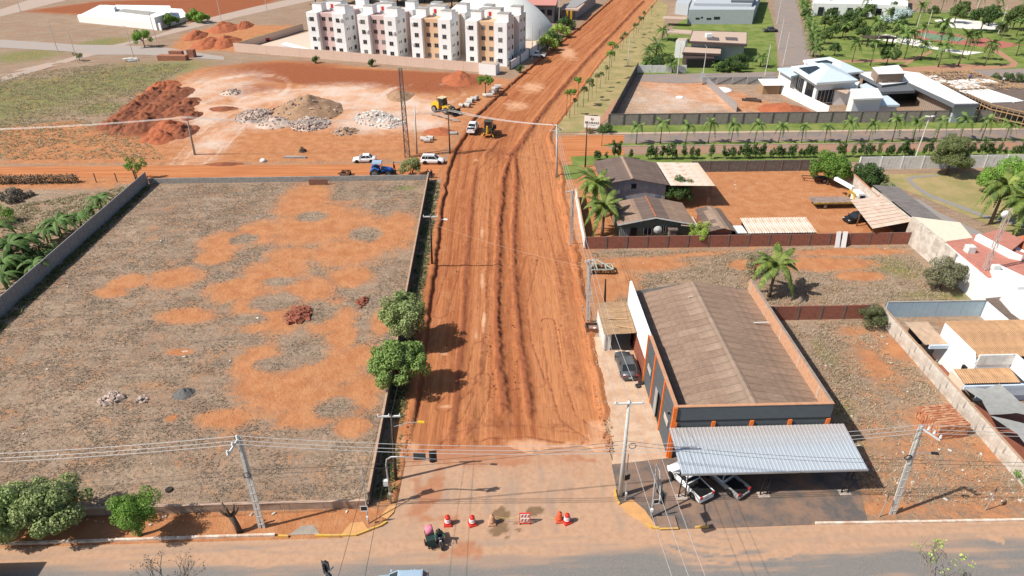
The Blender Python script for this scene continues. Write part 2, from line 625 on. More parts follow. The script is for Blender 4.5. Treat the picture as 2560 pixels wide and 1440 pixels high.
mx(soil, sdf(X, Y, pl((1385, 340), (1500, 335), (1540, 400), (1500, 440), (1390, 470))), .5)
# community side: lots behind the long wall
mx(soil, sdf(X, Y, pl((1600, 196), (1760, 200), (2010, 285), (1840, 280), (1600, 215))), .3)
mx(pale, ell(X, Y, 1680, 250, 120, 40) * .35 - .1)
bumpamp = np.clip(inlot * .5, 0, 1) * .10
bumpamp += np.clip(sdf(X, Y, pl((-700, 405), (-700, 140), (560, 140), (560, 200), (420, 404))) * .2, 0, 1) * .16
bumpamp += np.clip(sdf(X, Y, pl((440, 400), (470, 200), (1180, 190), (1150, 270), (1090, 380))) * .2, 0, 1) * .14
bumpamp += np.clip(sdf(X, Y, [(31.5, 47), (47, 47), (46, 66), (34, 66)]) * .5, 0, 1) * .10
bumpamp += np.clip(sdf(X, Y, [(14, 70), (57, 70), (60, 84), (14, 85)]) * .4, 0, 1) * .12
Z = bumpamp * ((n1 - .5) * 1.6 + (n2 - .5) * .9)
Z -= np.where((X > roadL(Y) + .02) & (X < roadR(Y) - .02) & (Y > 37.2), 1.0, 0.0)
V = np.stack([X, Y, Z], -1).reshape(-1, 3)

k = NT('ground_earth')
v = k.coord()
ca = k.n('Attribute', attribute_name='ma')
sp = k.n('SeparateColor')
k.l(ca.outputs['Color'], sp.inputs[0])
A_SOIL, A_GREEN, A_PALE = sp.outputs[0], sp.outputs[1], sp.outputs[2]
A_DARK = ca.outputs['Alpha']
nb = k.noise(v, .55, 8, .62)
nm = k.noise(v, 2.2, 6, .6, .4)
nf = k.noise(v, 9, 5, .65)
nl = k.noise(v, .05, 4, .6)
nq = k.noise(v, .17, 3, .6)
dry = k.mix(k.ramp(nm, .32, .68), (.25, .18, .124), (.40, .30, .213))
dry = k.mix(k.ramp(nl, .35, .65, 0, .55), dry, (.27, .185, .13))
dry = k.mix(k.ramp(nq, .4, .7, 0, .35), dry, (.185, .145, .112))
rm = k.n('Mapping')
rm.inputs['Rotation'].default_value = (0, 0, math.radians(-52))
rm.inputs['Scale'].default_value = (.12, 1, 1)
k.l(v, rm.inputs[0])
nd = k.noise(rm.outputs[0], 1.1, 4, .6)
dry = k.mix(k.ramp(nd, .42, .66, 0, .55), dry, (.18, .13, .092))
dry = k.mix(k.ramp(nf, .55, .72, 0, .75), dry, (.42, .345, .27))
dry = k.mix(k.ramp(nf, .28, .45, .8, 0), dry, (.075, .055, .042))
sl_ = k.mix(k.ramp(nb, .35, .65), (.385, .157, .066), (.455, .215, .10))
sl_ = k.mix(k.ramp(nf, .4, .75, 0, .4), sl_, (.31, .125, .062))
sl_ = k.mix(k.ramp(nm, .55, .8, 0, .5), sl_, (.36, .205, .13))
dk = k.mix(k.ramp(nm, .35, .7), (.30, .098, .043), (.21, .072, .035))
gr = k.mix(k.ramp(nm, .3, .7), (.12, .145, .045), (.235, .215, .10))
pa = k.mix(k.ramp(nq, .35, .65), (.56, .33, .21), (.56, .43, .345))
def f(attr, n, amp, w=.10):
    t = k.math('ADD', attr, k.math('MULTIPLY', k.math('SUBTRACT', n, .6), amp))
    return k.ramp(t, .5 - w, .5 + w)
mixn = k.math('ADD', k.math('ADD', k.math('MULTIPLY', nb, .55), k.math('MULTIPLY', nm, .3)), k.math('MULTIPLY', nq, .35))
col = k.mix(f(A_GREEN, mixn, 1.3, .25), dry, gr)
fs = f(A_SOIL, k.math('ADD', mixn, k.math('MULTIPLY', k.math('SUBTRACT', nf, .5), .75)), 1.5, .2)
col = k.mix(fs, col, sl_)
col = k.mix(f(A_DARK, mixn, .9, .25), col, dk)
col = k.mix(f(A_PALE, mixn, .8, .3), col, pa)
hb = k.math('ADD', k.math('MULTIPLY', nm, 1.0), k.math('MULTIPLY', nf, .45))
k.bump(hb, .85, .16)
M_GROUND = k.out(col, .97, 0, .1)
gme = npmesh('ground', V, grid_faces(len(gx), len(gy)), M_GROUND, True)
enc = lambda a: np.clip(a * .5 + .5, 0, 1)
setcol(gme, 'ma', np.stack([enc(soil), enc(green), enc(pale), enc(dark)], -1).reshape(-1, 4))
struct('ground', gme)

# ---------------------------------------------------------------- main dirt road (cut below the verges, windrows, tracks)
ty = np.concatenate([np.arange(45.2, 128, .16), np.arange(128, 230, .4), np.arange(230, 420, 1.5)])
tc_ = np.concatenate([[-.7, -.25, 0, .12, .3], np.linspace(.5, 1, 2)])
nt = 150
S, T = np.meshgrid(ty, np.linspace(0, 1, nt))
S, T = S.T, T.T
L, Rr = roadL(S), roadR(S)
edge_n = (fbm(S * 0 + 3, S, .5, 3, 41) - .5) * .7
edge_m = (fbm(S * 0 + 9, S, .5, 3, 43) - .5) * .9
L0 = L + edge_n * sm(S, 47, 52)
R0 = Rr + edge_m * sm(S, 47, 52)
W = R0 - L0
XX = L0 - .9 + T * (W + 1.8)
dl = XX - L0
dr = R0 - XX
depth = .34 * sm(S, 46, 54) + .03
ZZ = .045 - depth * (sm(dl, -.05, .22) * sm(dr, -.05, .5))
inn = sm(dl, .3, .9) * sm(dr, .3, 1.2)
spoil = (sm(dl, -.9, -.35) * (1 - sm(dl, -.3, 0)) * .16 + sm(dr, -.9, -.35) * (1 - sm(dr, -.3, .1)) * .22) * (.3 + 1.2 * fbm(XX, S, 1.1, 3, 5)) * sm(S, 48, 54)
ZZ += spoil
ZZ -= (1 - sm(S + (fbm(XX, S, .3, 4, 71) - .5) * 13, 45.6, 49.5)) * .2
darkr = np.zeros_like(XX)
paler = np.zeros_like(XX)
def ridge(pts, w, h, dk=.8, lump=.6, side=0):
    q = [at(u, v) for u, v in pts]
    ys = np.array([p.y for p in q])
    xs = np.array([p.x for p in q])
    o = np.argsort(ys)
    ys, xs = ys[o], xs[o]
    xc = np.interp(S, ys, xs) + (fbm(S * 0, S, .25, 3, int(w * 100 + h * 10)) - .5) * .35
    ww = w * (.7 + .6 * fbm(S * 0 + 5, S, .3, 3, 77))
    on = sm(S, ys[0] - .5, ys[0] + 2) * (1 - sm(S, ys[-1] - 4, ys[-1] + 1))
    g = np.exp(-((XX - xc) / ww) ** 2) * on
    lum = (1 - lump) + lump * 2 * fbm(XX, S, 1.9, 3, 15)
    return g * lum * h, g * dk * (.6 + .8 * fbm(XX, S, 1.2, 3, 52))
for pts, w, h, d, lp in [
        ([(1128, 1130), (1135, 1050), (1148, 920), (1158, 800), (1166, 660), (1180, 500), (1192, 410)], .45, .16, .8, .7),
        ([(1262, 1040), (1255, 960), (1245, 860), (1243, 700), (1248, 560), (1258, 450), (1275, 385)], .45, .44, 1.15, 1.0),
        ([(1327, 1060), (1318, 960), (1300, 850), (1288, 700), (1284, 560), (1292, 450), (1287, 380)], .45, .30, .85, .8),
        ([(1198, 985), (1206, 880), (1214, 760), (1219, 620), (1226, 480)], .28, .10, .6, .6),
        ([(1270, 395), (1300, 360), (1340, 300), (1400, 225), (1470, 145), (1560, 52), (1610, 0)], .8, .42, 1.0, .9),
        ([(1395, 600), (1410, 750), (1435, 900), (1455, 1000)], 1.1, .05, .45, .3),
        ([(1180, 1000), (1172, 1090), (1165, 1120)], .7, .22, .5, .6),
        ([(1225, 1010), (1230, 1065), (1260, 1085)], 1.6, .18, .4, .8),
        ([(1205, 395), (1245, 350), (1290, 330)], .5, .18, .6, .7),
        ([(1095, 900), (1105, 700), (1120, 520)], .8, .04, .3, .3)]:
    hh, dd = ridge(pts, w, h, d, lp)
    ZZ += hh * inn
    darkr = np.maximum(darkr, dd)
strk = fbm((XX - L0) * 1.0, S * .04, 2.6, 4, 31)
strk2 = fbm((XX - L0) * 1.0, S * .02, 6.0, 3, 33)
ZZ += inn * ((strk - .5) * .09 + (strk2 - .5) * .05 + (fbm(XX, S, .8, 4, 61) - .5) * .07) * sm(S, 44, 52)
ZZ += inn * (fbm(XX, S, 2.8, 3, 66) - .5) * .05 * sm(S, 44, 50)
for e in [(1210, 800, 14, 60), (1205, 700, 10, 60), (1190, 830, 10, 40), (1205, 580, 8, 50), (1110, 880, 26, 10), (1190, 395, 14, 10), (1330, 215, 80, 30), (1290, 260, 70, 25), (1420, 130, 50, 40), (1110, 1010, 34, 10)]:
    paler = np.maximum(paler, ell(XX, S, *e) * .9)
paler = np.maximum(paler, (1 - sm(S + (fbm(XX, S, .3, 4, 91) - .5) * 14, 45.5, 52)) * .8)
moist = np.maximum(ell(XX, S, 1250, 1060, 170, 45), ell(XX, S, 1400, 1060, 110, 30)) * .5
darkr = np.maximum(darkr, moist)
darkr = np.maximum(darkr, (1 - sm(np.abs(dl - .15), .1, .45)) * sm(S, 48, 54) * .8)  # shadow line of the left bank, darkened in the colour
darkr = np.maximum(darkr, ell(XX, S, 1250, 380, 110, 60) * .45)
def track(pts, w, gap):
    q = [at(u, v_) for u, v_ in pts]
    d = np.full(XX.shape, 1e9)
    for i in range(len(q) - 1):
        ex, ey = q[i + 1].x - q[i].x, q[i + 1].y - q[i].y
        t_ = np.clip(((XX - q[i].x) * ex + (S - q[i].y) * ey) / (ex * ex + ey * ey), 0, 1)
        d = np.minimum(d, np.hypot(XX - q[i].x - t_ * ex, S - q[i].y - t_ * ey))
    return np.exp(-((d - gap) / w) ** 2)
for pts in [[(1110, 1010), (1160, 965), (1190, 920), (1200, 860)], [(1345, 950), (1310, 850), (1300, 760), (1330, 640)], [(1195, 430), (1250, 385), (1330, 352), (1370, 345)], [(1140, 1095), (1220, 1078), (1320, 1075), (1440, 1095)], [(1125, 1110), (1175, 1050), (1202, 985), (1208, 940)], [(1490, 1090), (1420, 1040), (1390, 940), (1370, 800)], [(1165, 385), (1225, 362), (1280, 395), (1300, 480)], [(1130, 440), (1200, 405), (1270, 300), (1330, 240)], [(1100, 780), (1140, 650), (1150, 520)], [(1420, 700), (1380, 560), (1360, 430), (1345, 360)]]:
    tk = track(pts, .16, .85) * (.5 + fbm(XX, S, 2, 2, 17))
    ZZ -= tk * .035 * inn
    darkr = np.maximum(darkr, tk * .62)
    paler = np.maximum(paler, track(pts, .2, .45) * .35)
tn = (XX - L0) / W
tone = np.clip(sm(tn, .58, .72) * .9 * (1 - .5 * sm(tn, .9, 1)) + sm(tn, .22, .3) * (1 - sm(tn, .36, .44)) * .5 + (1 - sm(tn, .06, .14)) * .3 + (fbm(XX, S * .1, .35, 3, 81) - .5) * .8, 0, 1)
k = NT('dirt_road_earth')
v = k.coord()
ca = k.n('Attribute', attribute_name='ma')
sp = k.n('SeparateColor')
k.l(ca.outputs['Color'], sp.inputs[0])
ua = k.n('Attribute', attribute_name='along')
mp = k.n('Mapping')
mp.inputs['Scale'].default_value = (1, .03, 1)
k.l(ua.outputs['Vector'], mp.inputs[0])
s1 = k.noise(mp.outputs[0], 1.1, 6, .7)
s2 = k.noise(mp.outputs[0], 4.5, 5, .7)
nb = k.noise(v, .5, 7, .6)
nf = k.noise(v, 8, 6, .7)
nv = k.noise(v, 2.2, 6, .65)
c = k.mix(k.ramp(s1, .36, .62), (.285, .092, .035), (.425, .166, .066))
c = k.mix(k.ramp(sp.outputs[2], .0, 1.0, 0, .75), c, (.47, .204, .088))
c = k.mix(k.ramp(s2, .46, .68, 0, .55), c, (.235, .078, .036))
s3 = k.noise(mp.outputs[0], 13, 3, .6)
c = k.mix(k.ramp(s3, .52, .66, 0, .55), c, (.215, .072, .034))
c = k.mix(k.ramp(s3, .30, .44, .4, 0), c, (.50, .225, .118))
c = k.mix(k.ramp(nb, .52, .75, 0, .35), c, (.48, .22, .115))
c = k.mix(k.ramp(nf, .5, .78, 0, .4), c, (.25, .085, .04))
t = k.math('ADD', sp.outputs[0], k.math('MULTIPLY', k.math('SUBTRACT', nv, .5), .9))
c = k.mix(k.ramp(t, .22, .75, 0, .92), c, k.mix(nf, (.155, .052, .026), (.29, .098, .046)))
t = k.math('ADD', sp.outputs[1], k.math('MULTIPLY', k.math('SUBTRACT', nb, .5), .9))
c = k.mix(k.ramp(t, .35, .85, 0, .85), c, k.mix(nv, (.62, .37, .23), (.52, .27, .15)))
k.bump(k.math('ADD', nf, k.math('MULTIPLY', s2, .6)), .7, .10)
M_DIRT = k.out(c, .97, 0, .1)
rme = npmesh('dirt_road', np.stack([XX, S, ZZ], -1).reshape(-1, 3), grid_faces(nt, len(ty)), M_DIRT, True)
setcol(rme, 'ma', np.stack([darkr, paler, tone, XX * 0 + 1], -1).reshape(-1, 4).clip(0, 1))
av = rme.attributes.new('along', 'FLOAT_VECTOR', 'POINT')
av.data.foreach_set('vector', np.stack([XX - (L + Rr) / 2, S, XX * 0], -1).astype(np.float32).ravel())
struct('dirt_road', rme)
# ---------------------------------------------------------------- paved street in front, junction mouth
def asphalt(name, dustc=(.44, .27, .17), base=(.15, .138, .127), attr=True, amount=.5):
    k = NT(name)
    v = k.coord()
    nb = k.noise(v, .35, 6, .65)
    nf = k.noise(v, 14, 4, .6)
    nm = k.noise(v, 2.0, 5, .65)
    ag = k.mix(k.ramp(nf, .35, .7), base, tuple(x * 1.45 for x in base))
    ag = k.mix(k.ramp(nb, .4, .7, 0, .5), ag, tuple(x * 1.25 for x in base))
    du = k.mix(k.ramp(nm, .35, .7), dustc, tuple(x * .82 for x in dustc))
    if attr:
        ca = k.n('Attribute', attribute_name='ma')
        sp = k.n('SeparateColor')
        k.l(ca.outputs['Color'], sp.inputs[0])
        t = k.math('ADD', sp.outputs[0], k.math('MULTIPLY', k.math('SUBTRACT', nm, .5), .45))
        c = k.mix(k.ramp(t, .1, 1.0, 0, 1.0), ag, du)
        c = k.mix(sp.outputs[1], c, k.mix(nm, (.135, .085, .05), (.26, .16, .085)))
        c = k.mix(sp.outputs[2], c, k.mix(nm, (.40, .165, .08), (.29, .11, .052)))
        k.l(k.math('SUBTRACT', .95, k.math('MULTIPLY', sp.outputs[1], .62)), k.b.inputs['Roughness'])
        m = k.out(c, .93)
        k.l(k.math('SUBTRACT', .95, k.math('MULTIPLY', sp.outputs[1], .62)), k.b.inputs['Roughness'])
        k.bump(nf, .25, .01)
        return m
    t = k.math('ADD', nb, k.math('MULTIPLY', nm, .35))
    c = k.mix(k.ramp(t, .78 - amount * .5, 1.0 - amount * .3, 0, .9), ag, du)
    k.bump(nf, .25, .01)
    return k.out(c, .93)
M_ASPH = asphalt('asphalt_dusty')
sx = axis(-500, 500, -50, 50, .2, 1.1)
sy = np.concatenate([np.arange(-30, 30, 2.5), np.arange(30, 37.31, .2)])
A1, B1 = np.meshgrid(sx, sy)
my = np.arange(37.14, 50, .2)
mt = np.linspace(0, 1, 110)
T2, B2 = np.meshgrid(mt, my)
A2_ = roadL(B2) - .05 + T2 * (roadR(B2) - roadL(B2) + .1)
Vs = np.concatenate([np.stack([A1, B1, A1 * 0 + .02], -1).reshape(-1, 3), np.stack([A2_, B2, .024 - .45 * sm(B2, 45.5, 49.5)], -1).reshape(-1, 3)])
Fs = np.concatenate([grid_faces(len(sx), len(sy)), grid_faces(len(mt), len(my)) + len(sx) * len(sy)])
xs, ys = Vs[:, 0].astype(float), Vs[:, 1].astype(float)
dust = sm(ys + (fbm(xs * .15, ys, .8, 3, 5) - .5) * 2.2, 33.2, 36.2)
dust *= .9
dust = np.maximum(dust, (.30 + .25 * sm(ys, 35, 40)) * sm(ys, 35.2, 36.4))
mouth = sm(xs, -13, -9) * (1 - sm(xs, 11, 15))
dust = np.maximum(dust, mouth * sm(ys, 34.6, 35.6) * (.82 + .5 * (fbm(xs, ys, .35, 4, 8) - .5)))
dust = np.maximum(dust, mouth * sm(ys, 40, 45) * 1.0)
for cx, cy, r0, r1 in [(19.5, 45, 6.8, 12.5), (-17, 45, 7, 11.5)]:
    r = np.hypot(xs - cx, ys - cy)
    a = np.arctan2(ys - cy, xs - cx)
    st = fbm(r * 1.0, a * .6, 3.2, 3, 12)
    dust = np.maximum(dust, sm(r, r0, r0 + 1.5) * (1 - sm(r, r1 - 2, r1 + 1)) * sm(st, .42, .62) * .95 * sm(ys, 31, 33.5))
    dust -= sm(r, r0, r0 + 1.5) * (1 - sm(r, r1 - 2, r1)) * sm(st, .40, .30) * .35 * sm(37.5 - ys, 0, 2)
dust = np.maximum(dust, sm(fbm(xs * .2, ys * .9, .8, 4, 19), .45, .75) * .45)
for q in [((2065, 1320), (2085, 1367), .28), ((2400, 1320), (2500, 1350), .35)]:
    a, b = at(*q[0]), at(*q[1])
    ex, ey = b.x - a.x, b.y - a.y
    t = np.clip(((xs - a.x) * ex + (ys - a.y) * ey) / (ex * ex + ey * ey), 0, 1)
    dust = np.maximum(dust, np.where(np.hypot(xs - a.x - t * ex, ys - a.y - t * ey) < q[2], 1.0, 0))
sk = fbm(xs + 1.2 * fbm(xs * .2, ys * .3, 1, 2, 3), ys * .12, 2.2, 4, 47) - .5
sk2 = fbm(xs * .06, ys, 2.6, 4, 48) - .5
dust = dust * (1 + np.where(ys > 36.8, sk * .95 * mouth, sk2 * 1.1)) + np.where(ys < 36, np.maximum(0, sk2) * .9, 0)
wet = np.zeros_like(xs)
for e in [(1250, 1286, 26, 18), (1255, 1318, 22, 14), (1242, 1330, 22, 12), (1260, 1322, 16, 16), (1296, 1325, 9, 5), (1250, 1300, 12, 30), (1335, 1278, 26, 12), (1290, 1310, 6, 4), (1268, 1345, 10, 4)]:
    wet = np.maximum(wet, sm(ell(xs, ys, *e) + (fbm(xs, ys, 1.6, 3, 14) - .5) * .9, .05, .18))
soilp = mouth * sm(ys + (fbm(xs, ys, .3, 4, 29) - .5) * 12, 43.0, 48.0) * .85
for e in [(1100, 1150, 90, 40), (1300, 1155, 60, 14), (1065, 1240, 50, 70), (1430, 1150, 60, 14), (1090, 1300, 70, 20), (1160, 1380, 60, 26)]:
    soilp = np.maximum(soilp, sm(ell(xs, ys, *e) * .7 + (fbm(xs, ys, .8, 4, 24) - .5) * 1.6, .15, .5) * .75)
sme = npmesh('front_street', Vs, Fs, M_ASPH, False)
setcol(sme, 'ma', np.stack([dust.clip(0, 1), wet, soilp, xs * 0 + 1], -1))
struct('front_street', sme)

def kerb_run(name, pts, m, w=.16, h=.15, seg=1.0, gap=.02):
    b = MB()
    for i in range(len(pts) - 1):
        p, q = Vector((*pts[i], 0)), Vector((*pts[i + 1], 0))
        n = max(1, round((q - p).length / seg))
        d = (q - p) / n
        for j in range(n):
            s = p + d * j
            e = s + d * (1 - gap / max(d.length, .1))
            jz = rr(-.012, .012)
            b.bar(s + Vector((0, rr(-.015, .015), h / 2 + jz)), e + Vector((0, rr(-.015, .015), h / 2 + jz)), w, h + .1)
    return struct(name, b, m)
kerb_run('white_kerb', [(-80, 37.45), (-39.9, 37.5), (-18.0, 37.62)], M_WHK, h=.17, w=.2)
kerb_run('white_kerb_east', [a2(2038, 1311), a2(2560, 1302), (95, 36.9)], M_WHK, h=.17, w=.2, seg=1.5)
kerb_run('yellow_kerb', pl((697, 1342), (722, 1343)), M_YELK)
kerb_run('yellow_kerb_corner', pl((788, 1341), (850, 1341), (893, 1339), (925, 1326), (950, 1317), (966, 1307)), M_YELK, seg=.8)
kerb_run('yellow_kerb_east_corner', pl((1536, 1226), (1541, 1250), (1549, 1263)), M_YELK, seg=.8)
kerb_run('yellow_kerb_gutter', pl((1612, 1312), (1630, 1321), (1648, 1322)), M_YELK, seg=.6)
kerb_run('yellow_kerb_forecourt', pl((1738, 1321), (1772, 1319)), M_YELK, seg=.8)
M_OCHRE = mat('ochre_ramp_paint', (.56, .30, .12), .9, var=.15, bump=.2)
sheet('kerb_ramp', pl((852, 1338), (876, 1308), (908, 1305), (922, 1326), (893, 1339), (870, 1342)), .035, M_OCHRE)
sheet('kerb_ramp_grey', pl((720, 1338), (755, 1315), (785, 1313), (800, 1336)), .032, mat('cement', (.33, .28, .23), .9, var=.2))
sheet('kerb_ramp_east', pl((1549, 1263), (1580, 1249), (1618, 1279), (1640, 1318), (1620, 1316), (1570, 1288)), .05, M_OCHRE)
sheet('kerb_ramp_corner', pl((950, 1292), (975, 1262), (992, 1258), (985, 1280), (968, 1298)), .045, M_OCHRE)
# forecourt of the workshop and the pale pavement beside it
M_YARD = asphalt('asphalt_forecourt', (.27, .165, .11), (.082, .075, .072), False, .55)
sheet('forecourt', pl((1529, 1162), (1680, 1146), (2128, 1146), (2168, 1304), (2038, 1312), (1775, 1322), (1650, 1323), (1640, 1316), (1612, 1276), (1580, 1249), (1549, 1262)), .055, M_YARD)
sheet('forecourt_edge', pl((2100, 1180), (2128, 1146), (2168, 1304), (2150, 1304)), .052, M_YARD)
k = NT('pale_dusty_concrete')
v = k.coord()
n1_ = k.noise(v, .8, 7, .65)
n2_ = k.noise(v, 9, 5, .7)
c = k.mix(k.ramp(n1_, .35, .68), (.52, .375, .265), (.43, .27, .175))
c = k.mix(k.ramp(n2_, .5, .75, 0, .5), c, (.34, .17, .10))
k.bump(n2_, .4, .04)
M_PALEC = k.out(c, .95, 0, .1)
yy = [46.0, 48, 51, 54, 57, 60, 62.5, 64.5]
edge = [(roadR(y) + .55 + rr(-.25, .25), y) for y in yy]
sheet('side_pavement', [(16.0, 45.05)] + [(16.0, 62.2), (14.9, 64.5)] + edge[::-1] + [a2(1529, 1162)], .035, M_PALEC)
# broken concrete lip between pavement and road: loose lumps
b = MB()
for i in range(260):
    y = rr(46, 84)
    x = float(roadR(y)) + rr(-.1, .7)
    s = rr(.05, .22)
    b.box((x, y, .05 + s * .2), (s, s * rr(.5, 1.2), s * .6), rr(0, 3), rr(-.4, .4), rr(-.4, .4))
stuff('broken_edge_lumps', b, 'crumbled pale concrete and clods along the road edge', mat('crumbled_concrete', (.45, .27, .17), .95, var=.35))
b = MB()
for i in range(2600):
    y = 46 + 84 * RND.random() ** 1.5
    t = RND.random()
    L_, R_ = float(roadL(y)), float(roadR(y))
    x = RND.choice([RND.gauss(-.1 + (y - 60) * .012, .5), RND.gauss(2.6, .5), L_ + rr(0, R_ - L_), L_ - rr(0, .6), R_ + rr(-.3, .5)])
    if not (L_ - 1 < x < R_ + 1):
        continue
    s = rr(.03, .08) if RND.random() < .95 else rr(.08, .17)
    zz = -.26 if L_ + .4 < x < R_ - .5 else .08
    b.box((x, y, zz + s * .25), (s, s * rr(.6, 1.2), s * rr(.5, .9)), rr(0, 3), rr(-.5, .5), rr(-.5, .5))
stuff('loose_clods', b, 'loose red clods scattered over the graded dirt road', mat('red_clod', (.27, .095, .045), .97, var=.4))

# ---------------------------------------------------------------- cross road on the left, concrete lanes of the far subdivision, boulevard
k = NT('packed_dirt')
v = k.coord('Object', (.05, 1, 1))
n1_ = k.noise(v, 1.6, 6, .7)
v2 = k.coord()
n2_ = k.noise(v2, 3, 6, .7)
c = k.mix(k.ramp(n1_, .35, .68), (.36, .127, .048), (.49, .205, .088))
c = k.mix(k.ramp(n2_, .5, .8, 0, .4), c, (.30, .105, .05))
k.bump(n2_, .4, .08)
M_PACK = k.out(c, .96, 0, .1)
sheet('dirt_side_road', pl((-900, 446), (0, 442), (500, 444), (1090, 441)) + [(-8.4, 121.0)] + pl((850, 411), (500, 413), (0, 417), (-900, 418)), .03, M_PACK)
M_LANE = asphalt('pale_lane', (.46, .31, .23), (.30, .245, .205), False, .45)
M_LANEG = asphalt('grey_lane', (.40, .30, .235), (.27, .235, .21), False, .35)
sheet('concrete_lane', pl((-500, 330), (0, 206), (60, 187), (190, 150), (240, 137), (300, 116), (440, 82), (600, 42), (760, 6), (900, -25), (840, -25), (640, 16), (500, 50), (370, 95), (270, 115), (170, 146), (0, 185), (-500, 290)), .03, M_LANE)
sheet('concrete_cross_lane', pl((-500, 86), (0, 99), (200, 112), (300, 113), (420, 120), (560, 142), (560, 150), (360, 137), (240, 137), (160, 128), (0, 119), (-500, 112)), .034, M_LANEG)
sheet('far_lane', pl((0, 42), (200, -8), (320, -30), (160, -30), (0, 24), (-300, 70), (-300, 110)), .03, M_LANE)
# boulevard on the right
M_LAWN = NT('lawn')
k = M_LAWN
v = k.coord()
n1_ = k.noise(v, .25, 6, .6)
n2_ = k.noise(v, 3.5, 5, .65)
c = k.mix(k.ramp(n1_, .35, .65), (.115, .165, .035), (.21, .235, .07))
c = k.mix(k.ramp(n2_, .4, .75, 0, .5), c, (.085, .125, .03))
k.bump(n2_, .5, .08)
M_LAWN = k.out(c, .95, 0, .1)
k = NT('dry_lawn')
v = k.coord()
n1_ = k.noise(v, .25, 6, .6)
n2_ = k.noise(v, 3.5, 5, .65)
c = k.mix(k.ramp(n1_, .35, .65), (.36, .27, .135), (.25, .22, .09))
c = k.mix(k.ramp(n2_, .4, .75, 0, .5), c, (.22, .18, .08))
k.bump(n2_, .5, .08)
M_DRYLAWN = k.out(c, .95, 0, .1)
M_BLVD = asphalt('boulevard_asphalt', (.30, .20, .145), (.155, .135, .125), False, .5)
M_PAVE = mat('beige_paving', (.46, .35, .25), .9, var=.2)
M_PAVER = mat('red_paving', (.40, .21, .13), .9, var=.2)
EX = 330
sheet('boulevard_far_lane', [(16.5, 131.2), (EX, 131.2), (EX, 136.9), (22, 136.7), (15.5, 134.6)], .03, M_BLVD)
sheet('boulevard_near_lane', [(13.5, 125.1), (EX, 125.1), (EX, 129.2), (24, 129.2), (21.5, 130.2), (24, 131.15), (13.8, 131.15)], .03, asphalt('boulevard_near_asphalt', (.36, .18, .10), (.20, .15, .125), False, .62))
sheet('boulevard_median', [(24.2, 129.35), (EX, 129.35), (EX, 131.1), (24.2, 131.1), (22.6, 130.2)], .09, M_LAWN)
kerb_run('median_kerb', [(24.2, 129.3), (120, 129.3)], mat('kerb_concrete', (.5, .4, .32), .9, var=.25), seg=3)
sheet('boulevard_lawn', [(24, 138.0), (EX, 138.0), (EX, 142.6), (26.5, 142.6)], .05, M_LAWN)
sheet('boulevard_footpath', [(18, 136.75), (EX, 136.95), (EX, 137.95), (24, 137.95), (19, 137.6)], .06, M_PAVE)
sheet('hedge_lawn', [(15.5, 119.5), (EX, 119.5), (EX, 124.6), (20.5, 124.6), (15.5, 124.0)], .05, M_LAWN)
sheet('corner_lawn', pl((1397, 416), (1450, 410), (1470, 432), (1440, 448), (1397, 450)), .045, M_LAWN)
sheet('corner_soil', pl((1385, 345), (1480, 338), (1560, 338), (1560, 366), (1500, 370), (1560, 376), (1560, 390), (1470, 398), (1400, 405), (1380, 385)), .033, M_PACK)
# verge with young trees, red footpath behind the community wall
sheet('tree_verge', [(13.2, 138.4), (20.6, 138.6), (25.4, 147), (31, 160), (46.5, 203), (60.5, 245), (75.5, 300), (74.0, 318), (54.6, 262), (34.0, 206), (21.2, 164), (17.2, 152)], .045, M_DRYLAWN)
sheet('red_footpath', [(19.5, 138.4), (21.0, 138.5), (26.2, 147), (32.2, 162.5), (30.6, 162.8), (24.6, 147.5)], .055, M_PAVER)
# community streets, lawns, park
M_COMM = asphalt('community_asphalt', (.33, .22, .16), (.19, .165, .15), False, .4)
sheet('community_cross_street', pl((1583, 187), (1940, 180), (1930, 205), (1760, 206), (1700, 209), (1600, 203)), .04, M_COMM)
sheet('community_avenue', pl((1950, 185), (1935, 0), (1928, -60), (1972, -60), (1990, 0), (2025, 145), (2060, 205), (1960, 220)), .044, M_COMM)
sheet('house_lawn', pl((1590, 186), (1600, 160), (1640, 120), (1690, 60), (1760, 20), (1915, 0), (1934, 60), (1942, 120), (1944, 182)), .036, M_LAWN)
sheet('park_lawn', pl((2008, 30), (2560, 25), (2900, 25), (2900, 180), (2560, 172), (2290, 180), (2060, 178)), .036, M_LAWN)
sheet('park_street', pl((2004, 24), (2700, 33), (2900, 36), (2900, 48), (2560, 34), (2280, 30), (2004, 32)), .042, M_COMM)
sheet('side_street', pl((2420, 176), (2900, 160), (2900, 190), (2560, 202), (2470, 196)), .042, M_COMM)
sheet('park_footpath', pl((2030, 152), (2140, 150), (2280, 146), (2330, 125), (2330, 132), (2290, 150), (2250, 170), (2400, 160), (2490, 165), (2530, 158), (2480, 128), (2500, 126), (2545, 158), (2540, 168), (2490, 173), (2300, 180), (2270, 182), (2240, 172), (2270, 154), (2140, 157)), .05, M_PAVER)
M_SAND = mat('white_sand', (.70, .66, .60), .95, var=.12)
M_COURT = mat('court_red', (.38, .135, .10), .9, var=.15)
M_COURTG = mat('court_green', (.16, .24, .16), .9, var=.15)
sheet('sand_court', pl((2165, 95), (2215, 86), (2325, 106), (2340, 118), (2395, 126), (2460, 131), (2415, 138), (2370, 130), (2300, 117)), .052, M_SAND)
sheet('play_sand', pl((2335, 50), (2380, 46), (2480, 57), (2525, 65), (2520, 75), (2420, 73), (2350, 66)), .052, M_SAND)
sheet('sport_court', pl((2262, 88), (2290, 72), (2410, 88), (2560, 112), (2500, 122), (2330, 104)), .046, M_COURT)
sheet('sport_court_inner', pl((2290, 88), (2310, 82), (2420, 96), (2400, 104), (2330, 99)), .05, M_COURTG)
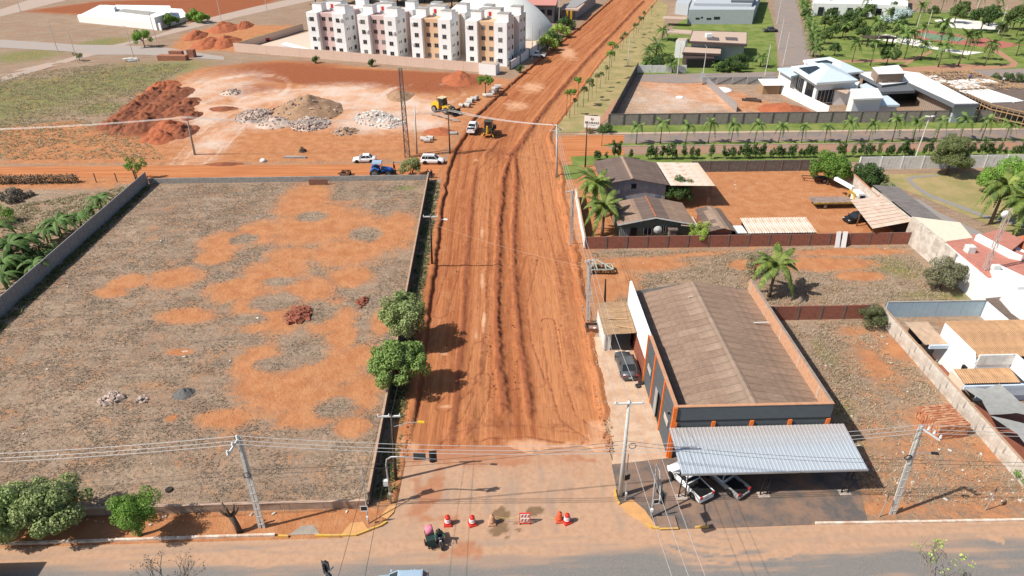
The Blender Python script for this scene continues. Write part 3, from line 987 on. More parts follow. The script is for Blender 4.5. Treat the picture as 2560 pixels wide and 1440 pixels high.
# gardens east of the truck yard
sheet('garden_dry_lawn', pl((2190, 436), (2560, 430), (2800, 430), (2800, 640), (2560, 600), (2420, 540), (2200, 450)), .03, M_DRYLAWN)
sheet('garden_path', pl((2262, 447), (2285, 440), (2345, 437), (2345, 441), (2290, 445), (2277, 450), (2300, 470), (2330, 488), (2420, 520), (2470, 540), (2560, 556), (2560, 566), (2460, 546), (2400, 522), (2320, 493), (2285, 470)), .05, asphalt('path_grey', (.27, .23, .19), (.20, .185, .17), False, .3))
sheet('garden_drive', pl((2200, 480), (2300, 500), (2345, 530), (2470, 590), (2560, 615), (2800, 680), (2800, 780), (2560, 650), (2440, 600), (2280, 560)), .045, asphalt('drive_grey', (.30, .25, .21), (.215, .195, .18), False, .35))

# ---------------------------------------------------------------- walls round the near lot
def panel_wall(name, label, p0, p1, h, pw, m, mpost=None, t=.1, post=.16, cap=None, jitter=.01, sub='panel', grp=None, gap=.015, proud=.05):
    p0, p1 = Vector((*p0, 0)), Vector((*p1, 0))
    L_ = (p1 - p0).length
    n = max(1, round(L_ / pw))
    w = L_ / n
    rz = math.atan2(p1.y - p0.y, p1.x - p0.x)
    r = thing(name, label, 'wall', p0, rz, grp)
    pm = mesh(sub, MB().bx(post / 2 + gap if mpost else gap, w - (post / 2 + gap if mpost else gap), -t / 2, t / 2, -.15, h), m)
    qm = mesh('post', MB().bx(-post / 2, post / 2, -t / 2 - proud, t / 2 + proud, -.15, h + .04), mpost) if mpost else None
    for i in range(n):
        part(sub, pm, None, r, loc=(i * w, rr(-jitter, jitter), rr(-jitter, jitter) * 2))
        if qm:
            part('post', qm, None, r, loc=(i * w, 0, 0))
    if qm:
        part('post', qm, None, r, loc=(L_, 0, 0))
    if cap:
        part('coping', MB().bx(0, L_, -t / 2 - .03, t / 2 + .03, h + .02, h + .08), cap, r)
    return r
panel_wall('precast_wall', 'tall grey precast panel wall along the west side of the dry lot', (-60.0, 50), (-59.6, 113.0), 2.25, 2.5, M_PRECAST, M_PRECAST, proud=.03)
panel_wall('low_back_wall', 'low pale grey concrete wall at the back of the dry lot', (-59.4, 113.25), (-11.0, 113.25), 1.0, 3.2, M_CONC, None, t=.14)
b = MB().bx(-1.6, 1.6, -.1, .1, 0, 1.02)
single('brick_gate_infill', b, brickmat('old_brick', (.25, .11, .07), (.2, .09, .06), (.18, .14, .11)), 'brown brick infill panel in the low back wall', 'wall', at(797, 461) + Vector((0, -.12, 0)))
panel_wall('road_side_wall', 'long shaded wall between the dry lot and the dirt road', (-10.75, 40.6), (-10.75, 113.1), 1.45, 3.0, mat('shaded_render', (.10, .085, .075), .95, var=.4, stain=.4), None, t=.16, cap=mat('clay_coping', (.46, .30, .2), .9, var=.3))  # dark base colour includes the shade on the face towards the road
panel_wall('low_front_wall', 'low block wall along the pavement in front of the dry lot', (-80, 40.3), (-10.9, 40.35), .78, 3.6, mat('block_render', (.42, .30, .22), .95, var=.3, stain=.5, scale=.8), None, t=.18, cap=mat('coping_pale', (.52, .36, .26), .9, var=.25))
# ---------------------------------------------------------------- foliage
RS = np.random.RandomState(5)
def leafcloud(C, N, size, seed=0, asp=.62, jit=.9):
    """one quad per leaf spray: centres C, outward normals N"""
    rs = np.random.RandomState(seed)
    n = len(C)
    nn = N * (1 - jit * .5) + rs.normal(size=(n, 3)) * jit * .6
    nn /= np.linalg.norm(nn, axis=1, keepdims=True) + 1e-9
    a = np.cross(nn, rs.normal(size=(n, 3)))
    a /= np.linalg.norm(a, axis=1, keepdims=True) + 1e-9
    b = np.cross(nn, a)
    s = size * rs.uniform(.6, 1.35, (n, 1))
    a = a * s * .5
    b = b * s * .5 * asp
    dip = nn * s * .12
    V = np.stack([C - a, C - b - dip, C + a, C + b - dip], 1).reshape(-1, 3)
    F = np.arange(n * 4).reshape(-1, 4)
    return V, F
def clump_points(cl, per, seed=0, shell=.55):
    rs = np.random.RandomState(seed)
    P_, N_ = [], []
    for (c, r) in cl:
        m = max(6, int(1.5 * per * (r if np.isscalar(r) else max(r)) ** 2))
        d = rs.normal(size=(m, 3))
        d /= np.linalg.norm(d, axis=1, keepdims=True)
        rad = shell + (1 - shell) * rs.rand(m, 1) ** .6
        P_.append(np.array(c) + d * rad * np.array(r))
        N_.append(d + np.array([0, 0, .25]))
    return np.concatenate(P_), np.concatenate(N_)
def crown_clumps(rx, ry, rz, z0, n, cr, seed=0, flat=0):
    rs = np.random.RandomState(seed)
    out = []
    while len(out) < n:
        d = rs.normal(size=3)
        d /= np.linalg.norm(d)
        if d[2] < -.55:
            continue
        rad = rs.uniform(.38, 1.06)
        out.append(((d[0] * rx * rad, d[1] * ry * rad, z0 + d[2] * rz * rad), cr * rs.uniform(.7, 1.25)))
    return out
def make_tree(name, label, cat, loc, rx, ry, rz, zc, trunk_h, lm, seed=1, ncl=26, cr=.55, per=260, leaf=.2, tr=.12, group=None, trunks=1, jit=.6, lean=(0, 0)):
    t = thing(name, label, cat, loc, 0, group)
    cl = crown_clumps(rx, ry, rz, zc, ncl, cr, seed)
    P_, N_ = clump_points(cl, per, seed)
    V_, F_ = leafcloud(P_, N_, leaf, seed, jit=jit)
    part('crown', npmesh('crown', V_, F_, lm), None, t)
    b = MB()
    rs = random.Random(seed)
    for q in range(trunks):
        ox, oy = (0, 0) if trunks == 1 else (rs.uniform(-.3, .3), rs.uniform(-.3, .3))
        top = Vector((ox * 2 + lean[0], oy * 2 + lean[1], max(trunk_h, zc - rz * .5)))
        b.tube([(ox, oy, -.2), (ox + top.x * .3, oy + top.y * .3, top.z * .5), top], [tr * 1.25, tr, tr * .8], 7)
        for c, r in cl[q::max(1, trunks * (len(cl) // 9 + 1))]:
            c = Vector(c)
            b.tube([top * .85, (top + c) / 2 + Vector((0, 0, .1)), c], [tr * .6, tr * .35, tr * .15], 5)
    part('trunk', b, M_BARK, t, True)
    return t
LM_FICUS = leafmat('ficus_leaf', (.19, .26, .075), (.44, .52, .22))
LM_GREEN = leafmat('bright_leaf', (0.105, 0.225, 0.03), (0.225, 0.36, 0.0675))
LM_DARK = leafmat('dark_leaf', (0.045, 0.09, 0.024), (0.112, 0.18, 0.0525))
LM_OLIVE = leafmat('olive_leaf', (0.15, 0.173, 0.06), (0.285, 0.3, 0.128))
LM_LIME = leafmat('lime_leaf', (0.24, 0.36, 0.0525), (0.405, 0.51, 0.12))
LM_DRY = leafmat('dry_leaf', (0.3, 0.24, 0.112), (0.45, 0.39, 0.21))
LM_PALM = leafmat('palm_leaf', (0.0675, 0.128, 0.03), (0.18, 0.255, 0.0675))
LM_PALMY = leafmat('coconut_leaf', (.085, .145, .03), (.26, .31, .07))
LM_BLUE = leafmat('blue_palm_leaf', (0.3, 0.375, 0.36), (0.495, 0.57, 0.54))
LM_BAN = leafmat('banana_leaf', (.055, .12, .028), (.15, .235, .06))
M_PTRUNK = mat('palm_trunk', (.20, .155, .11), .95, var=.4, scale=6, bump=.5)

def frond_mesh(name, L_, droop, nl, lw, lm, ll=.55, seed=0, rise=.55, n=8):
    """arched feather frond along +X from the crown centre"""
    rs = np.random.RandomState(seed)
    ts = np.linspace(.08, 1, nl)
    def cv(t):
        return np.array([L_ * t * (1 - .10 * t * droop), 0, L_ * (rise * t - droop * t * t)])
    V_, F_ = [], []
    for t in ts:
        p = cv(t)
        q = cv(min(1, t + .02)) - cv(t - .02)
        q /= np.linalg.norm(q)
        ln = ll * L_ * math.sin(math.pi * (.12 + .83 * t)) * .5
        for s in (-1, 1):
            d = np.array([q[0] * .55, s * 1.0, q[2] * .55 - .28 - .35 * rs.rand()])
            d /= np.linalg.norm(d)
            w = q * lw * .5
            e = p + d * ln * rs.uniform(.85, 1.1)
            m = p + d * ln * .5 + np.array([0, 0, .04 * L_])
            i = len(V_)
            V_ += [p - w, p + w, m + w * .8, m - w * .8, e]
            F_ += [(i, i + 1, i + 2, i + 3), (i + 3, i + 2, i + 4)]
    r = .012 * L_
    for k_ in range(n):
        a, b_ = cv(k_ / n), cv((k_ + 1) / n)
        i = len(V_)
        V_ += [a + [0, r, 0], a - [0, r, 0], b_ - [0, r * .7, 0], b_ + [0, r * .7, 0]]
        F_ += [(i, i + 1, i + 2, i + 3)]
    me = bpy.data.meshes.new(name)
    me.from_pydata([tuple(x) for x in V_], [], F_)
    me.materials.append(lm)
    return me
def make_palm(name, label, loc, h, L_, nf, lm, seed=0, droops=(.5, .8, 1.15), group=None, tr=.13, nl=16, lw=.10, sep=True, lean=(0, 0), rises=(.95, .6, .25), ll=.55):
    t = thing(name, label, 'palm tree', loc, rr(0, 6), group)
    rs = random.Random(seed)
    top = Vector((lean[0], lean[1], h))
    b = MB().tube([(0, 0, -.1), (lean[0] * .25, lean[1] * .25, h * .4), (lean[0] * .7, lean[1] * .7, h * .8), top], [tr * 1.5, tr, tr * .85, tr * .8], 8)
    part('trunk', b, M_PTRUNK, t, True)
    ms = [frond_mesh('frond', L_ * (1 if i else .85), droops[i], nl, lw * L_ * .5, lm, ll, seed + i, rises[i]) for i in range(3)]
    if sep:
        for i in range(nf):
            k_ = 0 if i < nf * .25 else (1 if i < nf * .65 else 2)
            o = part('frond', ms[k_], None, t, loc=top)
            o.rotation_euler = (0, 0, i * 2.4 + rs.uniform(-.25, .25))
            s_ = rs.uniform(.85, 1.1)
            o.scale = (s_, s_, s_)
    else:
        bb = MB()
        for i in range(nf):
            k_ = 0 if i < nf * .25 else (1 if i < nf * .65 else 2)
            m = Matrix.Translation(top) @ Matrix.Rotation(i * 2.4 + rs.uniform(-.25, .25), 4, 'Z')
            bb.add([m @ x.co for x in ms[k_].vertices], [tuple(p.vertices) for p in ms[k_].polygons])
        part('crown', bb, lm, t)
    return t

# ---------------------------------------------------------------- vehicles
def carpaint(name, c, metal=0, rough=.3):
    return mat('paint_' + name, c, rough, metal, var=.05, spec=.5)
P_WHITE = carpaint('white', (.78, .78, .77))
P_SILVER = carpaint('silver', (.50, .52, .53), .5, .35)
P_GREY = carpaint('grey', (.11, .115, .125), .4)
P_BLACK = carpaint('black', (.012, .012, .013))
P_BLUE = carpaint('pale_blue', (.42, .55, .66), .3)
P_RED = carpaint('red', (.42, .025, .03))
M_TAIL = mat('tail_lamp_red', (.45, .02, .02), .3, var=.05)
M_HEAD = mat('head_lamp', (.65, .66, .66), .2, var=.05)
M_HUB = mat('alloy_rim', (.35, .35, .36), .4, .6, var=.1)
M_PLATE = mat('number_plate', (.62, .62, .6), .5, var=.05)
def section(x, zb, zt, hw, top=.9):
    return [(x, -hw * .94, zb), (x, -hw, zb + (zt - zb) * .35), (x, -hw * .985, zb + (zt - zb) * .75), (x, -hw * top, zt), (x, hw * top, zt), (x, hw * .985, zb + (zt - zb) * .75), (x, hw, zb + (zt - zb) * .35), (x, hw * .94, zb)]
WHEEL_ME = {}
def wheel(parent, x, y, r, w):
    key = (round(r, 2), round(w, 2))
    if key not in WHEEL_ME:
        WHEEL_ME[key] = (mesh('wheel', MB().lathe([(r * .62, -w / 2), (r * .93, -w / 2), (r, -w * .3), (r, w * .3), (r * .93, w / 2), (r * .62, w / 2)], n=18, axis='y'), M_RUBBER),
                         mesh('rim', MB().lathe([(r * .2, -w * .54), (r * .6, -w * .52), (r * .63, -w * .3), (r * .63, w * .3), (r * .6, w * .52), (r * .2, w * .54)], n=12, axis='y'), M_HUB))
    o = part('wheel', WHEEL_ME[key][0], None, parent, loc=(x, y, r))
    part('rim', WHEEL_ME[key][1], None, o)
    return o
def make_car(name, label, loc, rz, paint, kind='sedan', L_=4.4, W_=1.75, H_=1.47, group=None, cat='car', liner=True, cargo=None):
    t = thing(name, label, cat, loc, rz, group)
    hl, hw = L_ / 2, W_ / 2
    wr = .31 if kind in ('sedan', 'hatch') else (.36 if kind == 'suv' else .34)
    zb = .20 if kind in ('sedan', 'hatch') else .28
    belt = H_ * .61
    if kind == 'sedan':
        st = [(-hl, zb + .2, belt * .86, hw * .86), (-hl + .12, zb + .05, belt * .98, hw * .95), (-hl + .75, zb, belt * 1.01, hw), (0, zb, belt, hw), (hl - 1.25, zb, belt * .97, hw), (hl - .35, zb + .02, belt * .84, hw * .96), (hl - .06, zb + .1, belt * .72, hw * .86), (hl, zb + .2, belt * .6, hw * .76)]
        c = (-hl + .62, -hl + 1.25, hl - 2.0, hl - 1.15)
    elif kind in ('suv', 'hatch'):
        st = [(-hl, zb + .2, belt * .95, hw * .88), (-hl + .1, zb + .05, belt * 1.03, hw * .96), (-hl + .6, zb, belt * 1.03, hw), (0, zb, belt, hw), (hl - 1.1, zb, belt * .96, hw), (hl - .3, zb + .02, belt * .86, hw * .96), (hl - .05, zb + .1, belt * .74, hw * .88), (hl, zb + .2, belt * .6, hw * .78)]
        c = (-hl + .12, -hl + .45, hl - 1.85, hl - 1.05)
    else:
        cb = -hl + L_ * .40
        st = [(cb, zb, belt, hw * .985), (cb + .1, zb, belt, hw), (0.3, zb, belt, hw), (hl - 1.15, zb, belt * .98, hw), (hl - .35, zb + .02, belt * .88, hw * .96), (hl - .06, zb + .1, belt * .76, hw * .86), (hl, zb + .2, belt * .62, hw * .78)]
        c = (cb + .05, cb + .18, hl - 1.95, hl - 1.1)
        if kind == 'double':
            cb = -hl + L_ * .31
            st[0] = (cb, zb, belt, hw * .985)
            st[1] = (cb + .1, zb, belt, hw)
            c = (cb + .05, cb + .2, hl - 1.95, hl - 1.15)
    part('body', MB().loft([section(*q) for q in st]), paint, t, True, fixn=True)
    x0, x1, x2, x3 = c
    zr = H_ - .04
    gb, gt = hw * .90, hw * .74
    b = MB().loft([[(x0, -gb, belt - .03), (x0, gb, belt - .03), (x3, gb, belt - .06), (x3, -gb, belt - .06)], [(x1, -gt, zr), (x1, gt, zr), (x2, gt, zr), (x2, -gt, zr)]])
    cabin = part('cabin_glass', b, M_DGLASS, t, fixn=True)
    b = MB().loft([[(x1 - .10, -gt - .02, zr - .03), (x1 - .10, gt + .02, zr - .03), (x2 + .10, gt + .02, zr - .03), (x2 + .10, -gt - .02, zr - .03)],
                   [(x1 - .06, -gt + .01, zr + .02), (x1 - .06, gt - .01, zr + .02), (x2 + .05, gt - .01, zr + .02), (x2 + .05, -gt + .01, zr + .02)],
                   [(x1 + .1, -gt + .12, H_), (x1 + .1, gt - .12, H_), (x2 - .12, gt - .12, H_), (x2 - .12, -gt + .12, H_)]])
    part('roof', b, paint, t, fixn=True)
    for s in (-1, 1):
        bp = MB()
        bp.bar((x0 + .02, s * (gb + .005), belt - .05), (x1 - .02, s * (gt + .01), zr), .10, .06)
        bp.bar((x3, s * (gb + .005), belt - .07), (x2 + .03, s * (gt + .01), zr), .08, .05)
        xm = (x1 + x2) / 2 - .05
        if kind != 'single':
            bp.bar((xm, s * (gb + .008), belt - .05), (xm, s * (gt + .012), zr), .10, .05)
        if kind in ('suv', 'hatch'):
            bp.bar((x0 + .75, s * (gb + .008), belt - .05), (x1 + .55, s * (gt + .012), zr), .13, .05)
        part('pillar', bp, paint, cabin)
        part('mirror', MB().box((x3 - .12, s * (hw + .08), belt + .06), (.12, .2, .14)), paint, t)
        part('headlight', MB().box((hl - .17, s * hw * .66, belt * .70), (.26, .34, .13), rz=-s * .35), M_HEAD, t)
        part('tail_light', MB().box((-hl + .05, s * hw * .78, belt * .84), (.12, .26, .22 if kind != 'sedan' else .14)), M_TAIL, t)
        for zx in (hl * .66 - .08, -hl * .60):
            wheel(t, zx, s * (hw - .10), wr, .2)
            # dark wheel arch
            part('wheel_arch', MB().lathe([(wr * 1.16, s * hw - .012), (wr * 1.16, s * hw + .008)], (zx, 0, wr + .02), 16, 'y'), M_BLACK, t)
    part('bumper', MB().bx(hl - .12, hl + .03, -hw * .82, hw * .82, zb + .02, zb + .2), M_BLACK if kind in ('suv', 'single', 'double') else paint, t)
    part('bumper', MB().bx(-hl - .03, -hl + .12, -hw * .84, hw * .84, zb + .04, zb + .24), M_BLACK if kind == 'suv' else paint, t)
    part('number_plate', MB().bx(-hl - .045, -hl - .031, -.2, .2, belt * .5, belt * .5 + .13), M_PLATE, t)
    if kind in ('single', 'double'):
        cbx = st[0][0]
        bt = belt * .96
        for s in (-1, 1):
            part('bed_side', MB().extr([(s * hw * .93, zb), (s * hw, zb + .3), (s * hw * .98, bt), (s * (hw - .09), bt), (s * (hw - .09), zb)], -hl + .05, cbx + .02), paint, t, fixn=True)
        part('tailgate', MB().bx(-hl, -hl + .07, -hw * .9, hw * .9, zb + .2, bt - .01), paint, t)
        part('bed_floor', MB().bx(-hl + .06, cbx, -hw + .1, hw - .1, zb + .08, zb + .26), M_BLACK, t)
        if liner:
            part('bed_cover', MB().bx(-hl + .07, cbx - .01, -hw + .1, hw - .1, bt - .12, bt - .05), M_BLACK, t)
    if kind == 'suv':
        for s in (-1, 1):
            part('roof_rail', MB().bar((x1 + .1, s * gt * .93, H_ + .05), (x2 - .1, s * gt * .93, H_ + .05), .05, .05), M_STEELD, t)
    return t

# ---------------------------------------------------------------- poles and cables
def hpole(t, h, tilt=(0, 0), wb=.34, wt=.2, slots=True, m=M_CONC, rz=0):
    """Brazilian double-T concrete post: two flanges joined by rungs, solid near the top"""
    b = MB()
    tx, ty = tilt
    def P3(x, y, z):
        q = Matrix.Rotation(rz, 3, 'Z') @ Vector((x, y, 0))
        return Vector((q.x + tx * z / h, q.y + ty * z / h, z))
    for s in (-1, 1):
        b.bar(P3(s * wb / 2, 0, -.3), P3(s * wt / 2, 0, h), .09, .22)
    zz = .5
    while zz < h:
        w = wb + (wt - wb) * zz / h
        solid = zz > h * .55
        b.bar(P3(-w / 2, 0, zz), P3(w / 2, 0, zz), .14, .09 if not solid else .2)
        if solid:
            b.bar(P3(0, 0, zz), P3(0, 0, min(h, zz + .6)), wt + .04, .12)
        zz += .55 if solid else .9
    return part('post', b, m, t)
def insul(b, p, r=.06, h=.2):
    b.lathe([(r * .4, 0), (r, h * .25), (r * .55, h * .4), (r, h * .6), (r * .5, h * .8), (r * .7, h)], p, 8)
CABN = [0]
def cable(label, p, q, sag=.5, r=.018, m=None, n=14, name='overhead_cable', group='overhead cables'):
    p, q = Vector(p), Vector(q)
    pts = []
    for i in range(n + 1):
        t = i / n
        c = p.lerp(q, t)
        c.z -= sag * 4 * t * (1 - t)
        pts.append(c)
    o = Vector(pts[0])
    return single(name, MB().tube([x - o for x in pts], r, 4, False), m or M_WIRE, label, 'cable', o, 0, group)
def lamp_arm(t, base, tip, head=(.55, .22, .12), m=M_GALV, col=M_LAMPG):
    b = MB().tube([base, (Vector(base) * .35 + Vector(tip) * .65) + Vector((0, 0, .12)), tip], .03, 6)
    part('lamp_arm', b, m, t)
    d = Vector(tip) - Vector(base)
    rz = math.atan2(d.y, d.x)
    part('lamp_head', MB().box(Vector(tip) + Vector((math.cos(rz) * head[0] * .4, math.sin(rz) * head[0] * .4, 0)), head, rz), col, t)
def crossarm(t, z, w, rz=0, off=(0, 0), m=M_CONC, ins=3, two=False, sec=.12):
    d = Vector((math.cos(rz), math.sin(rz), 0))
    o = Vector((off[0], off[1], z))
    part('crossarm', MB().bar(o - d * w / 2, o + d * w / 2, sec, sec), m, t)
    b = MB()
    for i in range(ins):
        f = -1 + 2 * i / max(1, ins - 1)
        insul(b, tuple(o + d * w * .47 * f + Vector((0, 0, sec / 2))))
    part('insulators', b, M_AC, t)
# ---------------------------------------------------------------- people
def skin(name, pts, edges, rad, m, parent, sub=1):
    me = bpy.data.meshes.new(name)
    me.from_pydata([tuple(p) for p in pts], edges, [])
    me.materials.append(m)
    o = bpy.data.objects.new(name, me)
    COL.objects.link(o)
    o.parent = parent
    md = o.modifiers.new('skin', 'SKIN')
    md.use_smooth_shade = True
    sv = me.skin_vertices[0].data if me.skin_vertices else None
    if sv is None:
        o.data.update()
    for i, r in enumerate(rad):
        me.skin_vertices[0].data[i].radius = (r, r) if not isinstance(r, tuple) else r
    me.skin_vertices[0].data[0].use_root = True
    s = o.modifiers.new('sub', 'SUBSURF')
    s.levels = s.render_levels = sub
    return o
def person(label, loc, rz, joints, top, trouser, hair, skinc=(.23, .11, .065), helmet=None, sc=1.0, shoes=(.02, .02, .02), name='person'):
    """joints: hip, waist, chest, neck, head, then for L and R: shoulder, elbow, wrist, tip, hipj, knee, ankle, toe"""
    t = thing(name, label, 'person', loc, rz, None, sc)
    J = {k_: Vector(v_) for k_, v_ in joints.items()}
    order = ['hip', 'waist', 'chest', 'neck', 'head0', 'head1']
    R0 = {'hip': .13, 'waist': .125, 'chest': .15, 'neck': .055, 'head0': .085, 'head1': .095}
    E_ = [('hip', 'waist'), ('waist', 'chest'), ('chest', 'neck'), ('neck', 'head0'), ('head0', 'head1')]
    for s in 'LR':
        for n_, r in (('sh', .065), ('el', .047), ('wr', .034), ('ha', .04), ('hj', .09), ('kn', .062), ('an', .043), ('to', .045)):
            order.append(n_ + s)
            R0[n_ + s] = r
        E_ += [('chest', 'sh' + s), ('sh' + s, 'el' + s), ('el' + s, 'wr' + s), ('wr' + s, 'ha' + s), ('hip', 'hj' + s), ('hj' + s, 'kn' + s), ('kn' + s, 'an' + s), ('an' + s, 'to' + s)]
    ix = {n_: i for i, n_ in enumerate(order)}
    sm_ = mat('skin_tone', skinc, .6, var=.1)
    body = skin('body', [J[n_] for n_ in order], [(ix[a], ix[b_]) for a, b_ in E_], [R0[n_] for n_ in order], sm_, t)
    def cloth(nm, names, edges, k_, m):
        i2 = {n_: i for i, n_ in enumerate(names)}
        skin(nm, [J[n_] for n_ in names], [(i2[a], i2[b_]) for a, b_ in edges], [R0[n_] * k_ + .008 for n_ in names], m, t)
    cloth('jacket', ['waist', 'hip', 'chest', 'shL', 'elL', 'wrL', 'shR', 'elR', 'wrR'], [('hip', 'waist'), ('waist', 'chest'), ('chest', 'shL'), ('shL', 'elL'), ('elL', 'wrL'), ('chest', 'shR'), ('shR', 'elR'), ('elR', 'wrR')], 1.12, top)
    cloth('trousers', ['hip', 'hjL', 'knL', 'anL', 'hjR', 'knR', 'anR'], [('hip', 'hjL'), ('hjL', 'knL'), ('knL', 'anL'), ('hip', 'hjR'), ('hjR', 'knR'), ('knR', 'anR')], 1.15, trouser)
    for s in 'LR':
        part('shoe', MB().bar(J['an' + s] + (J['an' + s] - J['to' + s]) * .35 - Vector((0, 0, .02)), J['to' + s] + (J['to' + s] - J['an' + s]) * .35, .1, .085), mat('shoe', shoes, .7), t)
        # hand: palm with four fingers and a thumb
        w, h = J['wr' + s], J['ha' + s]
        d = (h - w).normalized()
        side = d.cross(Vector((0, 0, 1))).normalized()
        b = MB()
        for i in range(4):
            o_ = h + side * (-.03 + i * .02)
            L_ = (.065, .075, .07, .055)[i]
            b.tube([o_, o_ + d * L_ * .6, o_ + d * L_ * .9 - Vector((0, 0, .03))], [.010, .009, .007], 5)
        b.tube([h - d * .03 + side * .03, h + side * .06 + d * .01, h + side * .06 + d * .04], [.011, .01, .008], 5)
        part('fingers', b, sm_, t)
    hc = (J['head0'] + J['head1']) / 2
    if helmet:
        part('helmet', MB().lathe([(.02, .16), (.09, .145), (.135, .09), (.15, .01), (.145, -.07), (.12, -.13)], hc, 14), helmet, t, True)
        part('visor', MB().box(hc + Vector((.118, 0, .0)), (.07, .19, .09)), M_DGLASS, t)
    else:
        part('hair', MB().lathe([(.01, .15), (.07, .14), (.105, .09), (.112, .02), (.10, -.03)], hc + Vector((-.012, 0, .02)), 12), mat('hair', hair, .7), t, True)
    fx = hc + Vector((.095, 0, 0))
    part('face', MB().box(fx + Vector((.012, 0, -.02)), (.03, .022, .05)).box(fx + Vector((0, .035, .02)), (.012, .022, .012)).box(fx + Vector((0, -.035, .02)), (.012, .022, .012)).box(fx + Vector((0, 0, -.065)), (.012, .05, .012)).box(hc + Vector((0, .1, -.01)), (.04, .02, .06)).box(hc + Vector((0, -.1, -.01)), (.04, .02, .06)), mat('face_shade', (.16, .075, .05), .7), t)
    return t
WALK = dict(hip=(0, 0, .95), waist=(0, 0, 1.1), chest=(.01, 0, 1.33), neck=(.02, 0, 1.5), head0=(.03, 0, 1.58), head1=(.04, 0, 1.68),
            shL=(.0, .19, 1.42), elL=(-.1, .24, 1.16), wrL=(-.02, .25, .93), haL=(0, .25, .86), shR=(.0, -.19, 1.42), elR=(.06, -.24, 1.16), wrR=(.2, -.23, .96), haR=(.24, -.23, .9),
            hjL=(0, .1, .9), knL=(.16, .1, .5), anL=(.2, .1, .08), toL=(.34, .1, .05), hjR=(0, -.1, .9), knR=(-.08, -.1, .5), anR=(-.3, -.1, .14), toR=(-.2, -.1, .05))
STAND = dict(WALK, knL=(.02, .1, .5), anL=(0, .1, .08), toL=(.14, .1, .05), knR=(.02, -.1, .5), anR=(0, -.1, .08), toR=(.14, -.1, .05))
RIDE = dict(hip=(-.12, 0, .88), waist=(-.10, 0, 1.04), chest=(.0, 0, 1.26), neck=(.06, 0, 1.42), head0=(.09, 0, 1.5), head1=(.11, 0, 1.6),
            shL=(.02, .2, 1.36), elL=(.22, .34, 1.12), wrL=(.46, .36, 1.08), haL=(.53, .35, 1.08), shR=(.02, -.2, 1.36), elR=(.22, -.34, 1.12), wrR=(.46, -.36, 1.08), haR=(.53, -.35, 1.08),
            hjL=(-.08, .12, .85), knL=(.3, .24, .72), anL=(.08, .22, .34), toL=(.22, .24, .3), hjR=(-.08, -.12, .85), knR=(.3, -.24, .72), anR=(.08, -.22, .34), toR=(.22, -.24, .3))

# ---------------------------------------------------------------- traffic barrels, barricade
def barrel(loc, label, m_, bands=True, rz=0):
    t = thing('traffic_barrel', label, 'traffic barrel', loc, rz, 'red traffic barrels across the junction', .92)
    part('base', MB().loft([[(-.36, -.36, 0), (.36, -.36, 0), (.36, .36, 0), (-.36, .36, 0)], [(-.36, -.36, .16), (.36, -.36, .16), (.36, .36, .16), (-.36, .36, .16)], [(-.27, -.27, .27), (.27, -.27, .27), (.27, .27, .27), (-.27, .27, .27)]]), m_, t, fixn=True)
    part('barrel_body', MB().lathe([(.29, .25), (.28, .45), (.26, .47), (.26, .62), (.25, .64), (.25, .78), (.24, .8), (.23, 1.0), (.17, 1.1), (.05, 1.12)], n=16), m_, t, True)
    if bands:
        for z0, r in ((.42, .289), (.58, .269), (.74, .259)):
            part('reflective_band', MB().lathe([(r, z0), (r + .004, z0 + .01), (r - .004, z0 + .075)], n=16), M_WHITE, t, True)
    part('handle', MB().box((0, 0, 1.16), (.06, .2, .1)), m_, t)
    return t
M_SANDB = mat('dust_coated_plastic', (.50, .27, .16), .85, var=.3)
barrel(at(1120, 1311), 'red and white traffic barrel nearest the motorcycle', M_RED)
barrel(at(1181, 1311), 'red and white traffic barrel second from the left', M_RED, rz=.3)
barrel(at(1230, 1309), 'dust coated tan traffic barrel beside the puddle', M_SANDB, False, .1)
barrel(at(1398, 1302), 'plain orange-red traffic barrel behind the rightmost one', mat('faded_red', (.60, .10, .04), .6, var=.2), False, .1)
barrel(at(1417, 1306), 'rightmost red and white traffic barrel of the row', M_RED, rz=.4)
t = thing('barricade', 'red and white striped folding barricade between the barrels', 'barricade', at(1312, 1312), 0)
for s in (-1, 1):
    part('leg', MB().bar((s * .42, 0, 0), (s * .42, .16, 1.2), .07, .05), M_RED, t)
    part('leg', MB().bar((s * .42, .55, 0), (s * .42, .2, 1.2), .07, .05), M_RED, t)
for z in (.42, .86):
    y0 = .16 * z / 1.2 - .04
    bd = part('board', MB().bx(-.39, .39, y0 - .03, y0, z, z + .34), M_WHITE, t)
    for i in range(3):
        x = -.34 + i * .27
        part('stripe', MB().add([(x, y0 - .036, z + .01), (x + .13, y0 - .036, z + .01), (x + .25 if i < 2 else .385, y0 - .036, z + .33), (x + .12, y0 - .036, z + .33)], [(0, 1, 2, 3)]), M_RED, bd)
part('top_rail', MB().bx(-.45, .45, .1, .2, 1.18, 1.25), M_RED, t)
part('bottom_rail', MB().bx(-.45, .45, .01, .06, .1, .17), M_RED, t)
M_ROPE = mat('yellow_rope', (.65, .48, .12), .8, var=.3)
cable('yellow barrier rope from the tan barrel to the barricade', at(1230, 1309) + Vector((.2, 0, .95)), at(1312, 1312) + Vector((-.4, .1, 1.0)), .28, .018, M_ROPE, 10, 'barrier_rope', None)
cable('fallen yellow rope end at the right pair of barrels', at(1376, 1293) + Vector((0, 0, .03)), at(1390, 1303) + Vector((0, 0, .3)), .05, .016, M_ROPE, 6, 'barrier_rope', None)
